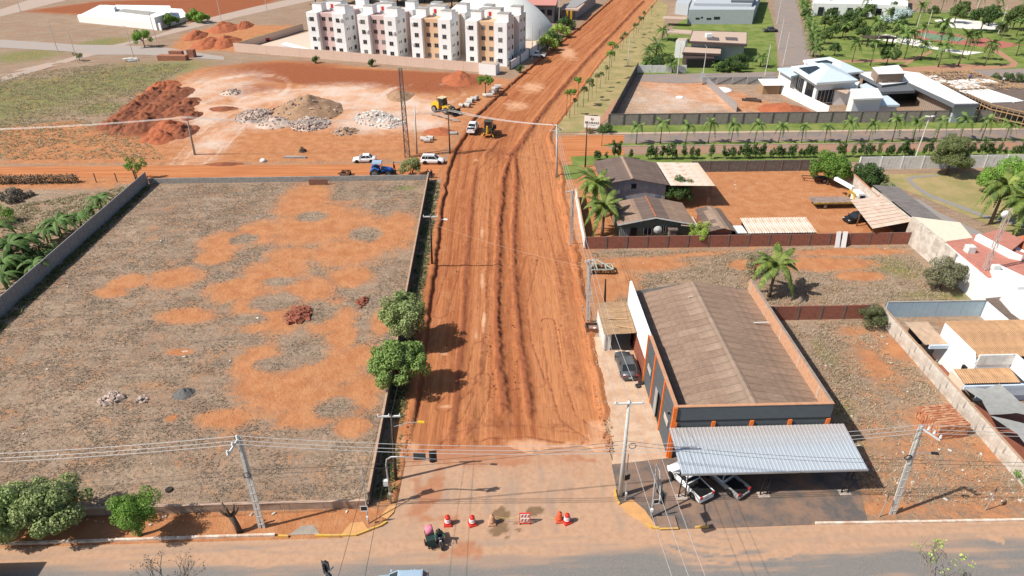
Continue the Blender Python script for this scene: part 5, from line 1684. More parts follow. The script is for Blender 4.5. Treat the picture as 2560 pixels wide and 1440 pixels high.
# ---------------------------------------------------------------- carport
CX0, CX1 = 15.6, 31.45
t = thing('carport', 'long carport with a ribbed silver metal roof on lattice posts', 'carport', (CX0, 40.1, 0))
k = NT('ribbed_metal')
v = k.coord()
n_ = k.noise(v, .5, 5, .6)
sep = k.n('SeparateXYZ')
k.l(v, sep.inputs[0])
c = k.mix(k.ramp(n_, .35, .7), (.50, .545, .585), (.42, .465, .50))
c = k.mix(k.ramp(k.math('ADD', sep.outputs[1], k.math('MULTIPLY', n_, 2.5)), 3.2, 6.2, 0, .5), c, (.52, .40, .33))
M_RIBM = k.out(c, .42, .35, .4)
nsh = 16
sw = (CX1 - CX0) / nsh
def rib(x):
    return [(x - .05, 0), (x - .025, .045), (x + .025, .045), (x + .05, 0)]
prof = [(0, 0)]
for i in range(3):
    prof += rib((i + .5) * sw / 3)
prof.append((sw, 0))
V_, F_ = [], []
for x, z in prof:
    V_ += [(x, 0, 3.2 + z), (x, 4.85, 3.85 + z)]
for i in range(len(prof) - 1):
    F_.append((2 * i, 2 * i + 2, 2 * i + 3, 2 * i + 1))
sh_ = mesh('roof_sheet', MB().add(V_, F_), M_RIBM)
for i in range(nsh):
    part('roof_sheet', sh_, None, t, loc=(i * sw, 0, 0))
part('gutter', MB().bx(-.02, CX1 - CX0 + .02, -.12, -.01, 3.08, 3.24), M_GALV, t)
part('front_beam', MB().bx(0, CX1 - CX0, .3, .45, 2.85, 3.08), M_STEELD, t)
for y in (1.8, 3.4):
    part('purlin', MB().bx(0, CX1 - CX0, y, y + .08, 3.05 + y * .13, 3.15 + y * .13), M_STEELD, t)
for i, x in enumerate((.2, 7.35, 14.5)):
    b = MB().bar((x, .3, 0), (x + .05, .3, 2.9), .09).bar((x + .6, .32, 0), (x + .5, .32, 2.9), .09)
    for j in range(6):
        za = .1 + j * .47
        s_ = j % 2
        b.bar((x + (.05 if s_ else .55), .31, za), (x + (.55 if s_ else .05), .31, za + .45), .04)
    part('lattice_post', b, M_STEELD, t)
    part('rafter', MB().bar((x + .3, .4, 2.95), (x + .3, 4.8, 3.6), .1, .25), M_STEELD, t)
    part('footing', MB().box((x + .3, .3, .05), (1.0, .6, .1)), mat('footing_concrete', (.52, .43, .36), .95, var=.3), t)
# ---------------------------------------------------------------- vehicles at the workshop
make_car('pickup_truck', 'white pickup nosed under the left end of the carport', (17.05, 41.75, .055), math.radians(117), P_WHITE, 'single', 4.45, 1.7, 1.55, cat='pickup')
p = make_car('pickup_truck', 'silver pickup with its black tailgate folded down under the carport', (20.25, 41.95, .055), math.radians(122), P_SILVER, 'single', 4.35, 1.68, 1.5, cat='pickup', liner=False)
for ch in list(p.children):
    if ch.name.startswith('tailgate'):
        ch.location = (-.45, 0, .52)
        ch.rotation_euler = (0, math.radians(80), 0)
        ch.data.materials[0] = M_BLACK
make_car('sedan', 'dark grey sedan parked beside the workshop side wall', (14.45, 58.5, .035), math.radians(92), P_GREY, 'sedan', 4.6, 1.8, 1.47)
M_TYRE = mesh('tyre', MB().lathe([(.17, -.1), (.28, -.1), (.32, -.05), (.32, .05), (.28, .1), (.17, .1)], n=16), M_RUBBER)
for uv, z, lab in [((1594, 967), .13, 'worn tyre lying by the side wall, the left of two'), ((1602, 959), .15, 'worn tyre lying by the side wall, the right of two'), ((423, 1226), .1, 'single old tyre lying in the grass above the low front wall')]:
    single('old_tyre', M_TYRE, None, lab, 'tyre', at(*uv) + Vector((0, 0, z)), rr(0, 3))
# ---------------------------------------------------------------- annex hut, crate, harrow
t = thing('annex', 'small annex with a corrugated brown roof against the workshop', 'building', (12.3, 61.6, 0))
part('wall', MB().bx(.2, .35, .1, 5.6, 0, 2.6).bx(.35, 3.55, 5.45, 5.6, 0, 2.6), M_WHITEW, t)
part('front_gate', MB().bx(1.0, 3.2, .3, .4, 0, 2.3), mat('dark_blue_gate', (.05, .06, .07), .4, .2, var=.2), t)
part('jamb', MB().bx(.36, .98, .2, .4, 0, 2.5), M_WHITEW, t)
def sheet_row(t, x0, x1, y0, y1, z0, z1, cw, m, waves=5, amp=.03, name='roof_sheet'):
    n = max(1, round((x1 - x0) / cw))
    w = (x1 - x0) / n
    V_, F_ = [], []
    seg = waves * 4
    for i in range(seg + 1):
        x = (w + .03) * i / seg
        dz = amp * math.sin(2 * math.pi * i / 4)
        V_ += [(x, y0, z0 + dz), (x, y1, z1 + dz)]
    F_ = [(2 * i, 2 * i + 2, 2 * i + 3, 2 * i + 1) for i in range(seg)]
    me = mesh(name, MB().add(V_, F_), m)
    for i in range(n):
        part(name, me, None, t, loc=(x0 + i * w, 0, rr(0, .012)))
def roof_x(t, x0, x1, y0, y1, za, zb, cw, m, **kw):
    """corrugations running along X, slope from x0 (za) to x1 (zb)"""
    sheet_roof(t, x0, za, x1, zb, y0, y1, cw, 2, m, **kw)
roof_x(t, 0, 3.6, -.6, 5.9, 2.75, 2.95, 1.1, fibre('annex_fibre', (.36, .235, .14)))
for uv, L_, rz_, lab in [((1520, 798), 2.2, -.05, 'straight timber plank lying on the annex roof'), ((1540, 816), 2.0, -.28, 'slanting timber plank lying on the annex roof')]:
    single('loose_plank', MB().bx(0, L_, 0, .18, 0, .06), M_WOOD, lab, 'plank', at(*uv, 2.95), rz_)
t = thing('crate_box', 'open brown timber box with rubble inside at the road edge', 'crate', at(1466, 833), 0)
for d_ in [(0, 1.5, 0, .06), (0, 1.5, 1.24, 1.3), (0, .06, .06, 1.24), (1.44, 1.5, .06, 1.24)]:
    part('board', MB().bx(*d_, 0, .62), M_WOODD if d_[2] else M_RUST, t)
part('fill', MB().bx(.07, 1.43, .07, 1.23, 0, .25), mat('pinkish_rubble', (.35, .2, .15), .95, var=.4), t)
part('lump', MB().lathe([(.1, .2), (.2, .3), (.14, .42), (.03, .46)], (1.05, .5, 0), 7), M_WHITEW, t)
def harrow(label, loc, rz, frame_m, disc_m, n=9, L_=3.0, fl=2.6, wheels=False):
    t = thing('disc_harrow', label, 'farm implement', loc, rz)
    dm = mesh('disc', MB().lathe([(.03, -.05), (.2, -.02), (.33, .03), (.34, .03), (.2, 0), (.03, .0)], (0, 0, 0), 12, 'x'), disc_m)
    for row, y in enumerate((0, 1.1)):
        for i in range(n):
            o = part('disc', dm, None, t, loc=(-L_ / 2 + L_ * i / (n - 1), y, .33))
            o.rotation_euler = (0, 0, .25 if row else -.25)
        part('axle', MB().bar((-L_ / 2, y, .33), (L_ / 2, y, .33), .08), disc_m, t)
    for a, b_ in [((-L_ / 2, -.2, .75), (L_ / 2, -.2, .75)), ((-L_ / 2, 1.3, .75), (L_ / 2, 1.3, .75)), ((-L_ / 2, -.2, .75), (-L_ * .2, fl, .7)), ((L_ / 2, -.2, .75), (-L_ * .1, fl, .7)), ((-L_ * .2, -.2, .75), (-L_ * .2, fl, .7)), ((.2 * L_, -.2, .75), (.2 * L_, 1.3, .75)), ((-L_ / 2, -.2, .75), (-L_ / 2, 1.3, .75)), ((L_ / 2, -.2, .75), (L_ / 2, 1.3, .75))]:
        part('frame_bar', MB().bar(a, b_, .12), frame_m, t)
    for s in (-1, 1):
        part('strut', MB().bar((s * L_ * .3, 0, .33), (s * L_ * .3, -.1, .75), .08).bar((s * L_ * .3, 1.1, .33), (s * L_ * .3, 1.2, .75), .08), frame_m, t)
        if wheels:
            wheel(t, s * .5, .6, .3, .16)
    return t
harrow('pale framed disc harrow with rusty dark discs on the red soil', at(1503, 684), .0, mat('faded_green_paint', (.42, .46, .38), .7, var=.3), mat('dark_rust', (.06, .03, .025), .8, .2, var=.4), 9, 3.1, 2.7)
# ---------------------------------------------------------------- walls of the right hand lots
M_BRICK = brickmat('red_brick', (.36, .115, .07), (.26, .08, .055), (.20, .11, .08), stain=.55)
M_BPOST = mat('brick_wall_post', (.19, .14, .12), .95, var=.3)
panel_wall('brick_wall', 'red brick wall with grey posts behind the workshop plot', (31.2, 67.3), (45.3, 67.3), 1.95, 2.9, M_BRICK, M_BPOST, t=.14, post=.24)
panel_wall('brick_wall', 'long red brick wall in front of the green house and truck yard', (13.6, 86.45), (60.9, 86.3), 1.9, 3.0, M_BRICK, M_BPOST, t=.14, post=.22)
panel_wall('blue_wall', 'pale blue garden wall behind the tan roofed house', (47.6, 67.45), (60.2, 67.4), 2.15, 3.2, mat('pale_blue_wall', (.36, .47, .55), .8, var=.1, stain=.15), None, t=.14, cap=M_CONC)
M_OLDW = mat('mouldy_white', (.60, .55, .48), .9, var=.3, c2=(.40, .33, .27), stain=.8, scale=.9)
panel_wall('boundary_wall', 'stained pale wall between the dirt plot and the right hand houses', (46.8, 66.8), (46.4, 33), 1.9, 3.2, M_OLDW, None, t=.16, cap=_mc['clay_coping'])
panel_wall('side_wall_white', 'white wall on the roadside end of the green house yard', (13.5, 86.7), (14.3, 104.6), 1.9, 3.5, M_WHITE, None, t=.14, cap=_mc['clay_coping'])
panel_wall('yard_back_wall', 'dark weathered wall at the back of the truck yard', (36.5, 115.4), (63.0, 115.4), 2.1, 3.3, mat('sooty_concrete', (.17, .145, .13), .95, var=.4, stain=.5), M_BPOST, t=.14, post=.2)
panel_wall('white_long_wall', 'long white wall behind the dry garden lawn', (67.5, 115.6), (150, 116.2), 2.4, 4.0, M_WHITEW, M_WHITE, t=.14, post=.2)
panel_wall('yard_side_wall', 'stained wall with an orange top between the truck yard and the garden', (62.5, 117.0), (61.5, 97.5), 2.6, 3.0, M_OLDW, None, t=.2, cap=mat('orange_clay_top', (.5, .22, .12), .9, var=.2))

def blk(t, name, px, z, m, z0=0, ro=None):
    """solid whose top corners were read from the photograph at height z"""
    return part(name, MB().prism([a2(u, v, z) for u, v in px], z0, z), m, t, fixn=True)
def slab(t, name, pxz, th, m):
    q = [at(u, v, z) for u, v, z in pxz]
    n = len(q)
    b = MB().add(q + [p - Vector((0, 0, th)) for p in q], [tuple(range(n)), tuple(range(2 * n - 1, n - 1, -1))] + [(i, n + i, n + (i + 1) % n, (i + 1) % n) for i in range(n)])
    return part(name, b, m, t, fixn=True)
# ---------------------------------------------------------------- sheds and house of the truck yard
M_TIN = mat('pale_tin', (.60, .44, .31), .7, .1, var=.25, c2=(.66, .58, .50), scale=.8)
M_TINW = mat('white_tin', (.70, .60, .50), .7, .1, var=.15, c2=(.5, .3, .2), scale=.5)
M_BLUEW = mat('blue_render', (.20, .235, .29), .9, var=.35, c2=(.34, .33, .32), scale=.8, stain=.5)
t = thing('barn', 'blue-grey rendered barn with a dark brown gable roof', 'building', (19.0, 100.6, 0))
part('wall', MB().add([(0, 0, 0), (9.2, 0, 0), (9.2, 0, 3.9), (3.6, 0, 4.9), (0, 0, 4.2), (0, 9.2, 0), (9.2, 9.2, 0), (9.2, 9.2, 3.9), (3.6, 9.2, 4.9), (0, 9.2, 4.2)], [(0, 1, 2, 3, 4), (9, 8, 7, 6, 5), (0, 4, 9, 5), (1, 6, 7, 2)]), M_BLUEW, t)
w_ = part('window', MB().bx(3.6, 4.4, -.03, 0, 3.3, 4.0), M_DGLASS, t)
part('frame', MB().bx(3.52, 4.48, -.05, -.031, 3.95, 4.05).bx(3.52, 4.48, -.05, -.031, 3.25, 3.35), M_STEELD, w_)
part('door', MB().bx(7.6, 8.5, -.04, 0, 0, 2.0), mat('blue_door', (.10, .15, .19), .7), t)
part('air_conditioner', MB().bx(.9, 1.75, -.35, -.01, 2.5, 3.05), M_AC, t)
sheet_roof(t, 3.6, 5.1, -1.3, 4.3, -.7, 9.4, 1.1, 3, M_FIBRED)
sheet_roof(t, 3.6, 5.1, 9.5, 4.0, -.7, 9.4, 1.1, 3, M_FIBRED)
rc2 = mesh('ridge_cap', MB().extr([(3.3, 5.14), (3.6, 5.26), (3.9, 5.14), (3.9, 5.18), (3.6, 5.3), (3.3, 5.18)], 0, 1.0, 'y'), M_FIBREP)
for i in range(10):
    part('ridge_cap', rc2, None, t, loc=(0, -.7 + i, 0))
t = thing('open_shelter', 'open shelter with a patched pale tin roof beside the barn', 'shelter', (28.6, 100.2, 0))
sheet_roof(t, 0, 4.05, 7.2, 3.9, -.6, 9.6, 1.7, 2, M_TIN, waves=6, amp=.02, alt=M_TINW, altf=.5)
for x, y in ((6.7, 0), (6.7, 9.3), (.3, 9.3)):
    b = MB().bar((x - .15, y, 0), (x - .15, y, 3.8), .07).bar((x + .15, y, 0), (x + .15, y, 3.8), .07)
    for j in range(8):
        b.bar((x - .15 if j % 2 else x + .15, y, .1 + j * .45), (x + .15 if j % 2 else x - .15, y, .5 + j * .45), .035)
    part('lattice_post', b, M_RUST, t)
part('beam', MB().bx(0, 7.0, -.1, 0, 3.65, 3.85), M_STEELD, t)
part('back_screen', MB().bx(.1, 6.6, 9.2, 9.3, 0, 3.2), M_WOODD, t)
t = thing('green_house', 'old green timber house under a low brown corrugated roof', 'house', (19.0, 88.9, 0))
M_GREENW = mat('green_boards', (.085, .13, .105), .85, var=.35, c2=(.16, .15, .12), scale=2)
for i in range(34):
    x = i * .3
    part('board', MB().bx(x + .01, x + .29, -.02 - (i % 2) * .02, .04, 0, 2.5 + max(0, .9 - abs(x - 4.8) * .19)), M_GREENW, t)
part('wall', MB().bx(0, .12, .05, 6.2, 0, 2.5).bx(10.0, 10.15, .05, 6.2, 0, 2.4).bx(.1, 10.1, 6.1, 6.2, 0, 2.4), M_GREENW, t)
for x, w2, z0 in ((3.4, 1.2, 1.0), (6.0, .6, 1.4)):
    w_ = part('window', MB().bx(x, x + w2, -.07, -.045, z0, z0 + .95), M_DGLASS, t)
    for f_ in (0, .5, 1):
        part('mullion', MB().bx(x + w2 * f_ - .03, x + w2 * f_ + .03, -.1, -.071, z0 - .05, z0 + 1.0), M_WHITEW, w_)
part('door', MB().bx(1.5, 2.4, -.08, -.045, 0, 2.1), M_BLACK, t)
for i in range(5):
    part('veranda_rail', MB().bx(.1 + i * .26, .2 + i * .26, -.1, -.05, 0, 1.9), M_BLUEW, t)
part('chimney', MB().box((7.5, -.6, 1.0), (1.0, .8, 2.0)).box((7.5, -.6, 2.1), (1.3, 1.1, .25)), mat('sooty_stone', (.20, .15, .12), .95, var=.4), t)
sheet_roof(t, 4.8, 4.1, -.7, 3.0, -.8, 6.6, 1.1, 3, M_FIBRE, alt=M_FIBRED, altf=.4)
sheet_roof(t, 4.8, 4.1, 10.6, 2.9, -.8, 6.6, 1.1, 3, M_FIBRE, alt=M_FIBRED, altf=.4)
part('ridge_tiles', MB().tube([(4.8, -.8, 4.14), (4.8, 6.6, 4.14)], .12, 6), mat('terracotta', (.36, .12, .06), .9, var=.25), t)
part('bargeboard', MB().bar((4.8, -.85, 4.0), (10.6, -.85, 2.8), .06, .2).bar((4.8, -.85, 4.0), (-.7, -.85, 2.9), .06, .2), M_WHITEW, t)
part('lean_to_roof', MB().add([(8.6, -.9, 2.75), (11.2, -.9, 2.45), (11.2, 2.4, 2.55), (8.6, 2.4, 2.85), (8.6, -.9, 2.7), (11.2, -.9, 2.4), (11.2, 2.4, 2.5), (8.6, 2.4, 2.8)], [(0, 1, 2, 3), (7, 6, 5, 4), (0, 4, 5, 1), (1, 5, 6, 2)]), M_TIN, t)
t = thing('satellite_dish', 'white satellite dish by the brick wall of the green house', 'satellite dish', (24.2, 87.6, 0))
part('dish', MB().lathe([(.02, 0), (.3, .04), (.6, .16), (.62, .16), (.3, .07), (.02, .03)], (0, 0, 0), 18, 'y'), M_WHITEW, t, True, (0, 0, 2.2))
part('mast', MB().tube([(0, .1, 0), (0, .05, 2.2)], .04, 6), M_STEELD, t)
t = thing('brick_shed', 'narrow brick shed with a grey corrugated roof and pale ridge', 'shed', (31.6, 86.9, 0))
part('wall', MB().add([(0, 0, 0), (3.2, 0, 0), (3.2, 0, 2.3), (1.6, 0, 2.7), (0, 0, 2.3), (0, 6.8, 0), (3.2, 6.8, 0), (3.2, 6.8, 2.3), (1.6, 6.8, 2.7), (0, 6.8, 2.3)], [(0, 1, 2, 3, 4), (9, 8, 7, 6, 5), (0, 4, 9, 5), (1, 6, 7, 2)]), M_BRICK, t)
sheet_roof(t, 1.6, 2.9, -.4, 2.45, -.5, 7.2, 1.1, 2, M_FIBRED, alt=M_FIBREP, altf=.25)
sheet_roof(t, 1.6, 2.9, 3.6, 2.45, -.5, 7.2, 1.1, 2, M_FIBRED, alt=M_FIBREP, altf=.25)
part('ridge_sheet', MB().bx(1.3, 1.95, -.55, 7.2, 2.95, 2.99), M_FIBREP, t)
t = thing('tin_shack', 'long white tin-roofed shack with tarpaulin sides behind the brick wall', 'shed', (37.3, 87.2, 0))
sheet_row(t, -.3, 9.6, -.9, 3.3, 2.15, 2.6, 1.1, M_TINW, 3, .03)
part('tarpaulin', MB().bx(0, 9.0, -.3, -.25, 0, 2.05), mat('blue_white_tarp', (.50, .58, .66), .6, var=.25, c2=(.66, .68, .70)), t)
part('tarpaulin', MB().bx(9.0, 9.08, -.25, 3, 0, 2.1), M_STEELD, t)
part('back_wall', MB().bx(0, 9, 3.0, 3.06, 0, 2.4), M_WOODD, t)
part('annex_roof', MB().bx(-2.0, -.35, -.6, 1.9, 2.0, 2.05), M_WHITEW, t)
part('annex_wall', MB().bx(-1.9, -.45, -.3, 1.7, 0, 2.0), M_WOODD, t)
# truck shelter
t = thing('truck_shelter', 'lean-to with a pale striped tin roof over the black car', 'shelter', (55.0, 85.9, 0))
part('roof_frame', MB().bar((.3, .4, 2.6), (1.4, 9.6, 2.6), .1).bar((6.0, .4, 2.7), (6.0, 9.6, 2.7), .1), M_WOODD, t)
rows = 9
for i in range(rows):
    f0, f1 = i / rows, (i + 1.02) / rows
    a_, b_ = Vector((-.3 + 1.5 * f0, .0 + 10.2 * f0 - .9 * (1 - f0) * 0, 2.75)), Vector((-.3 + 1.5 * f1, 10.2 * f1, 2.75))
    part('roof_sheet', MB().add([a_ + Vector((0, 0, .05)), Vector((6.5, a_.y + 1.2 * (1 - f0) + .6, 3.0)), Vector((6.5, b_.y + 1.2 * (1 - f1) + .6, 2.96)), b_], [(0, 1, 2, 3), (3, 2, 1, 0)]), M_TIN if i % 3 == 0 else mat('cream_tin', (.64, .50, .40), .7, .1, var=.2, c2=(.55, .38, .28), scale=1), t)
for x, y in ((.5, .9), (1.2, 6.5), (6.0, .9)):
    part('post', MB().bar((x, y, 0), (x, y, 2.7), .16), M_RUST, t)
part('back_screen', MB().bx(6.1, 6.25, .5, 10, 0, 2.8), M_WOODD, t)
t = thing('grey_roof_shed', 'wide low shed with a dark grey corrugated roof east of the truck shelter', 'shed', (61.4, 87.6, 0))
sheet_roof(t, 0.3, 3.3, 4.6, 3.0, 0, 12.8, 1.1, 3, fibre('grey_fibre', (.20, .18, .17)))
part('wall', MB().bx(.2, .35, .1, 12.6, 0, 3.1).bx(.35, 4.5, .1, .25, 0, 3.0).bx(4.35, 4.5, .3, 12.6, 0, 2.85), M_OLDW, t)
make_car('hatchback', 'black car parked under the striped lean-to roof', (57.0, 94.2, 0), math.radians(195), P_BLACK, 'hatch', 4.2, 1.7, 1.45)
# flatbed recovery truck
t = thing('flatbed_truck', 'white flatbed recovery truck with a rusty platform and yellow winch frame', 'truck', (56.0, 99.9, 0), 0)
part('platform', MB().bx(-4.0, 2.4, -1.2, 1.2, 1.0, 1.15), mat('worn_deck', (.30, .22, .19), .9, var=.4), t)
part('side_rail', MB().bx(-4.05, 2.4, -1.3, -1.201, .92, 1.2), mat('yellow_rail', (.45, .32, .06), .8, var=.5, c2=(.25, .15, .06)), t)
part('chassis', MB().bx(-3.6, 4.6, -.5, .5, .55, .98), M_STEELD, t)
part('cab', MB().loft([[(3.0, -1.1, .7), (3.0, 1.1, .7), (3.0, 1.05, 2.5), (3.0, -1.05, 2.5)], [(4.4, -1.1, .7), (4.4, 1.1, .7), (4.1, 1.0, 2.45), (4.1, -1.0, 2.45)], [(5.4, -1.0, .7), (5.4, 1.0, .7), (5.3, .95, 1.4), (5.3, -.95, 1.4)]]), P_WHITE, t, fixn=True)
part('cab_window', MB().bx(3.3, 4.1, -1.1, -1.06, 1.6, 2.2), M_DGLASS, t)
part('boom', MB().bar((2.9, .9, 2.7), (1.6, 4.6, 2.9), .55, .5), P_WHITE, t)
for a_, b_ in [((2.5, -1.1, 1.1), (2.5, -1.0, 2.4)), ((2.5, 1.1, 1.1), (2.5, 1.0, 2.4)), ((2.5, -1.0, 2.4), (2.5, 1.0, 2.4)), ((2.5, -1.1, 1.1), (2.7, .2, 2.3)), ((2.7, -1.2, .9), (3.1, -1.25, 1.5))]:
    part('winch_frame', MB().bar(a_, b_, .14), mat('winch_yellow', (.62, .42, .05), .6, var=.25), t)
for x in (-2.0, 4.4):
    for s in (-1, 1):
        wheel(t, x, s * .98, .45, .3)
t = thing('scrap_trailer', 'dark rusty trailer chassis under the trees of the truck yard', 'trailer', at(2040, 452), -.25)
part('frame', MB().bar((-2.4, -.6, .6), (2.4, -.6, .6), .14).bar((-2.4, .6, .6), (2.4, .6, .6), .14).bar((-2.4, -.6, .6), (-2.4, .6, .6), .12).bar((2.2, -.6, .6), (2.2, .6, .6), .12), M_RUST, t)
part('deck', MB().bx(-.8, 2.2, -.7, .7, .68, .8), M_WOODD, t)
for s in (-1, 1):
    wheel(t, 1.2, s * .8, .38, .22)
for uv, rz_, lab, h_ in [((2096, 622), .05, 'white sheet leaning on the brick wall, the left of two', 2.25), ((2112, 622), -.05, 'white sheet leaning on the brick wall, the right of two', 2.25)]:
    p_ = at(*uv)
    single('leaning_sheet', MB().add([(0, -.5, 0), (.72, -.5, 0), (.75, .12, h_), (.1, .12, h_), (0, -.45, 0), (.72, -.45, 0), (.75, .17, h_), (.1, .17, h_)], [(0, 1, 2, 3), (7, 6, 5, 4), (1, 5, 6, 2), (0, 3, 7, 4), (3, 2, 6, 7)]), M_WHITE, lab, 'panel', (p_.x - .4, 86.05, 0), rz_)
# ---------------------------------------------------------------- houses at the right edge
M_TANR = fibre('tan_tile', (.46, .275, .15))
t = thing('tan_house', 'white house with tan corrugated roofs and a grey shade sail', 'house', (47.2, 40, 0))
W_ = M_WHITE
part('gable_wall', MB().add([(2.0, 13.6, 0), (2.0, 19.6, 0), (2.0, 19.6, 4.5), (2.0, 14.2, 4.5), (2.0, 13.6, 3.6)], [(0, 4, 3, 2, 1)]), W_, t)
part('wall', MB().bx(2.01, 16, 13.6, 13.75, 0, 3.4).bx(2.01, 16, 19.4, 19.6, 0, 3.4), W_, t)
part('parapet', MB().bx(2.0, 5.9, 13.5, 13.7, 3.4, 4.6), M_WHITEW, t)
part('parapet', MB().bx(5.7, 5.9, 11.4, 13.5, 2.9, 4.6), W_, t)
sheet_row(t, 2.05, 16, 13.9, 19.8, 4.1, 4.55, 1.1, M_TANR, 5, .03)
sheet_row(t, -.25, 5.6, 11.6, 13.5, 2.6, 2.95, 1.1, M_TANR, 5, .03)
part('fascia', MB().bx(-.3, 12, 11.2, 11.4, 2.1, 2.55), mat('blue_fascia', (.52, .60, .68), .7, var=.08), t)
part('side_screen', MB().bx(-.35, -.2, 11.4, 13.6, 0, 2.6), mat('cream_render', (.62, .50, .38), .85, var=.1), t)
part('back_wall_blue', MB().bx(2, 14, 11.9, 12.05, 0, 2.1), _mc['blue_fascia'], t)
sheet_row(t, -.6, 2.0, 18.0, 22.2, 2.75, 2.85, 1.1, fibre('pale_tile', (.52, .37, .26)), 5, .025)
part('carport_fascia', MB().bx(-.1, 2.0, 17.8, 18.0, 2.3, 2.75), _mc['blue_fascia'], t)
part('carport_shade', MB().bx(0, 2.0, 21.8, 21.95, 0, 2.5), M_STEELD, t)
part('terrace_floor', MB().bx(-.25, 2.0, 13.6, 17.8, 0, .15), mat('red_tile_floor', (.24, .085, .05), .6, var=.2), t)
part('terrace_floor', MB().bx(-.25, 10, 2, 11.2, 0, .12), _mc['red_tile_floor'], t)
part('wall_lamp', MB().box((1.85, 14.6, 2.2), (.25, .5, .5)), M_BLACK, t)
k_ = mat('grey_sail', (.30, .30, .285), .8, var=.2)
def sail(label, pts, n=8):
    """hyperbolic fabric patch between four corners"""
    A_, B_, C_, D_ = [Vector(p) for p in pts]
    V_, F_ = [], []
    for i in range(n + 1):
        for j in range(n + 1):
            u_, v_ = i / n, j / n
            p = A_ * (1 - u_) * (1 - v_) + B_ * u_ * (1 - v_) + C_ * u_ * v_ + D_ * (1 - u_) * v_
            c_ = ((A_ + B_ + C_ + D_) / 4 - p) * (.28 * (abs(u_ - .5) * 2) ** 2 * (1 - abs(v_ - .5) * 2) + .28 * (abs(v_ - .5) * 2) ** 2 * (1 - abs(u_ - .5) * 2))
            V_.append(p + Vector((c_.x, c_.y, c_.z - .1)))
    for i in range(n):
        for j in range(n):
            a_ = i * (n + 1) + j
            F_.append((a_, a_ + 1, a_ + n + 2, a_ + n + 1))
    single('shade_sail', MB().add(V_, F_), k_, label, 'shade sail', (0, 0, 0), smooth=True)
sail('grey shade sail stretched beside the tan roofed house', [at(2402, 962, 2.3), at(2500, 957, 3.0), at(2640, 1050, 2.6), at(2476, 1035, 2.9)])
sail('lower grey shade sail cut by the right edge of the picture', [at(2476, 1037, 2.8), at(2640, 1052, 2.5), at(2700, 1180, 2.6), at(2575, 1120, 2.4)])
t = thing('brown_roof_outbuilding', 'small white outbuilding with a brown corrugated roof behind the blue wall', 'outbuilding', (59.6, 60.6, 0))
part('wall', MB().bx(0, 3.0, 0, 6.6, 0, 2.3), W_, t)
sheet_roof(t, 3.2, 2.75, -.2, 2.45, -.3, 6.8, 1.1, 2, M_FIBRED)
part('parapet', MB().bx(3.2, 3.4, -.3, 6.8, 0, 3.0), mat('cream_render', (1, 1, 1)), t)
t = thing('red_roof_house', 'white house with flat red roofs at the right edge', 'house', (0, 0, 0))
M_REDR = mat('red_roof_paint', (.46, .19, .14), .85, var=.2)
blk(t, 'wall', [(2352, 606), (2482, 722), (2560, 745), (2800, 810), (2800, 700), (2560, 640), (2440, 588)], 3.2, W_)
slab(t, 'roof', [(2362, 600, 3.45), (2470, 690, 3.45), (2560, 712, 3.45), (2800, 790, 3.45), (2800, 690, 3.45), (2560, 632, 3.45), (2440, 585, 3.45)], .2, M_REDR)
slab(t, 'parapet', [(2440, 588, 4.2), (2530, 634, 4.2), (2560, 640, 4.2), (2540, 632, 4.2), (2448, 584, 4.2)], .9, W_)
slab(t, 'upper_roof', [(2455, 585, 4.0), (2530, 625, 4.0), (2560, 600, 4.0), (2500, 572, 4.0)], .2, M_REDR)
blk(t, 'white_block', [(2478, 668), (2500, 662), (2560, 690), (2640, 720), (2640, 790), (2560, 752), (2490, 700)], 4.0, W_)
blk(t, 'low_white_block', [(2500, 745), (2560, 728), (2700, 770), (2700, 860), (2560, 800), (2530, 778)], 2.8, W_)
slab(t, 'canopy', [(2455, 695, 3.0), (2530, 693, 3.0), (2560, 715, 3.0), (2480, 720, 3.0)], .1, M_STEELD)
part('air_conditioner', MB().box(at(2490, 668, 4.3), (.9, .6, .6)), M_AC, t)
part('air_conditioner', MB().box(at(2548, 720, 4.1), (.9, .6, .6)), M_AC, t)
part('water_box', MB().box(at(2425, 622, 3.9), (1.0, 1.0, .9)), M_WHITEW, t)
t = thing('cream_roof_house', 'low building with a cream metal roof and a stained parapet wall', 'house', (0, 0, 0))
blk(t, 'wall', [(2280, 541), (2362, 606), (2432, 596), (2396, 556)], 3.4, M_OLDW)
slab(t, 'roof', [(2288, 543, 3.5), (2366, 603, 3.5), (2432, 594, 3.5), (2400, 556, 3.5)], .08, mat('cream_roof', (.70, .58, .45), .7, var=.08))
part('parapet', MB().bx(60.9, 61.15, 76.5, 87.6, 0, 3.7), M_OLDW, t)
t = thing('tile_roof_house', 'house corner with an orange clay tile roof at the right edge', 'house', (0, 0, 0))
blk(t, 'wall', [(2532, 622), (2560, 645), (2700, 690), (2700, 600), (2575, 600)], 3.0, W_)
slab(t, 'roof', [(2525, 598, 3.2), (2560, 588, 4.2), (2700, 620, 4.2), (2700, 690, 3.2), (2560, 622, 3.2)], .15, mat('clay_tile', (.42, .135, .06), .9, var=.25, scale=4))
part('door', MB().box(at(2555, 640, 1.2), (.1, 1.4, 2.0)), M_REDR, t)
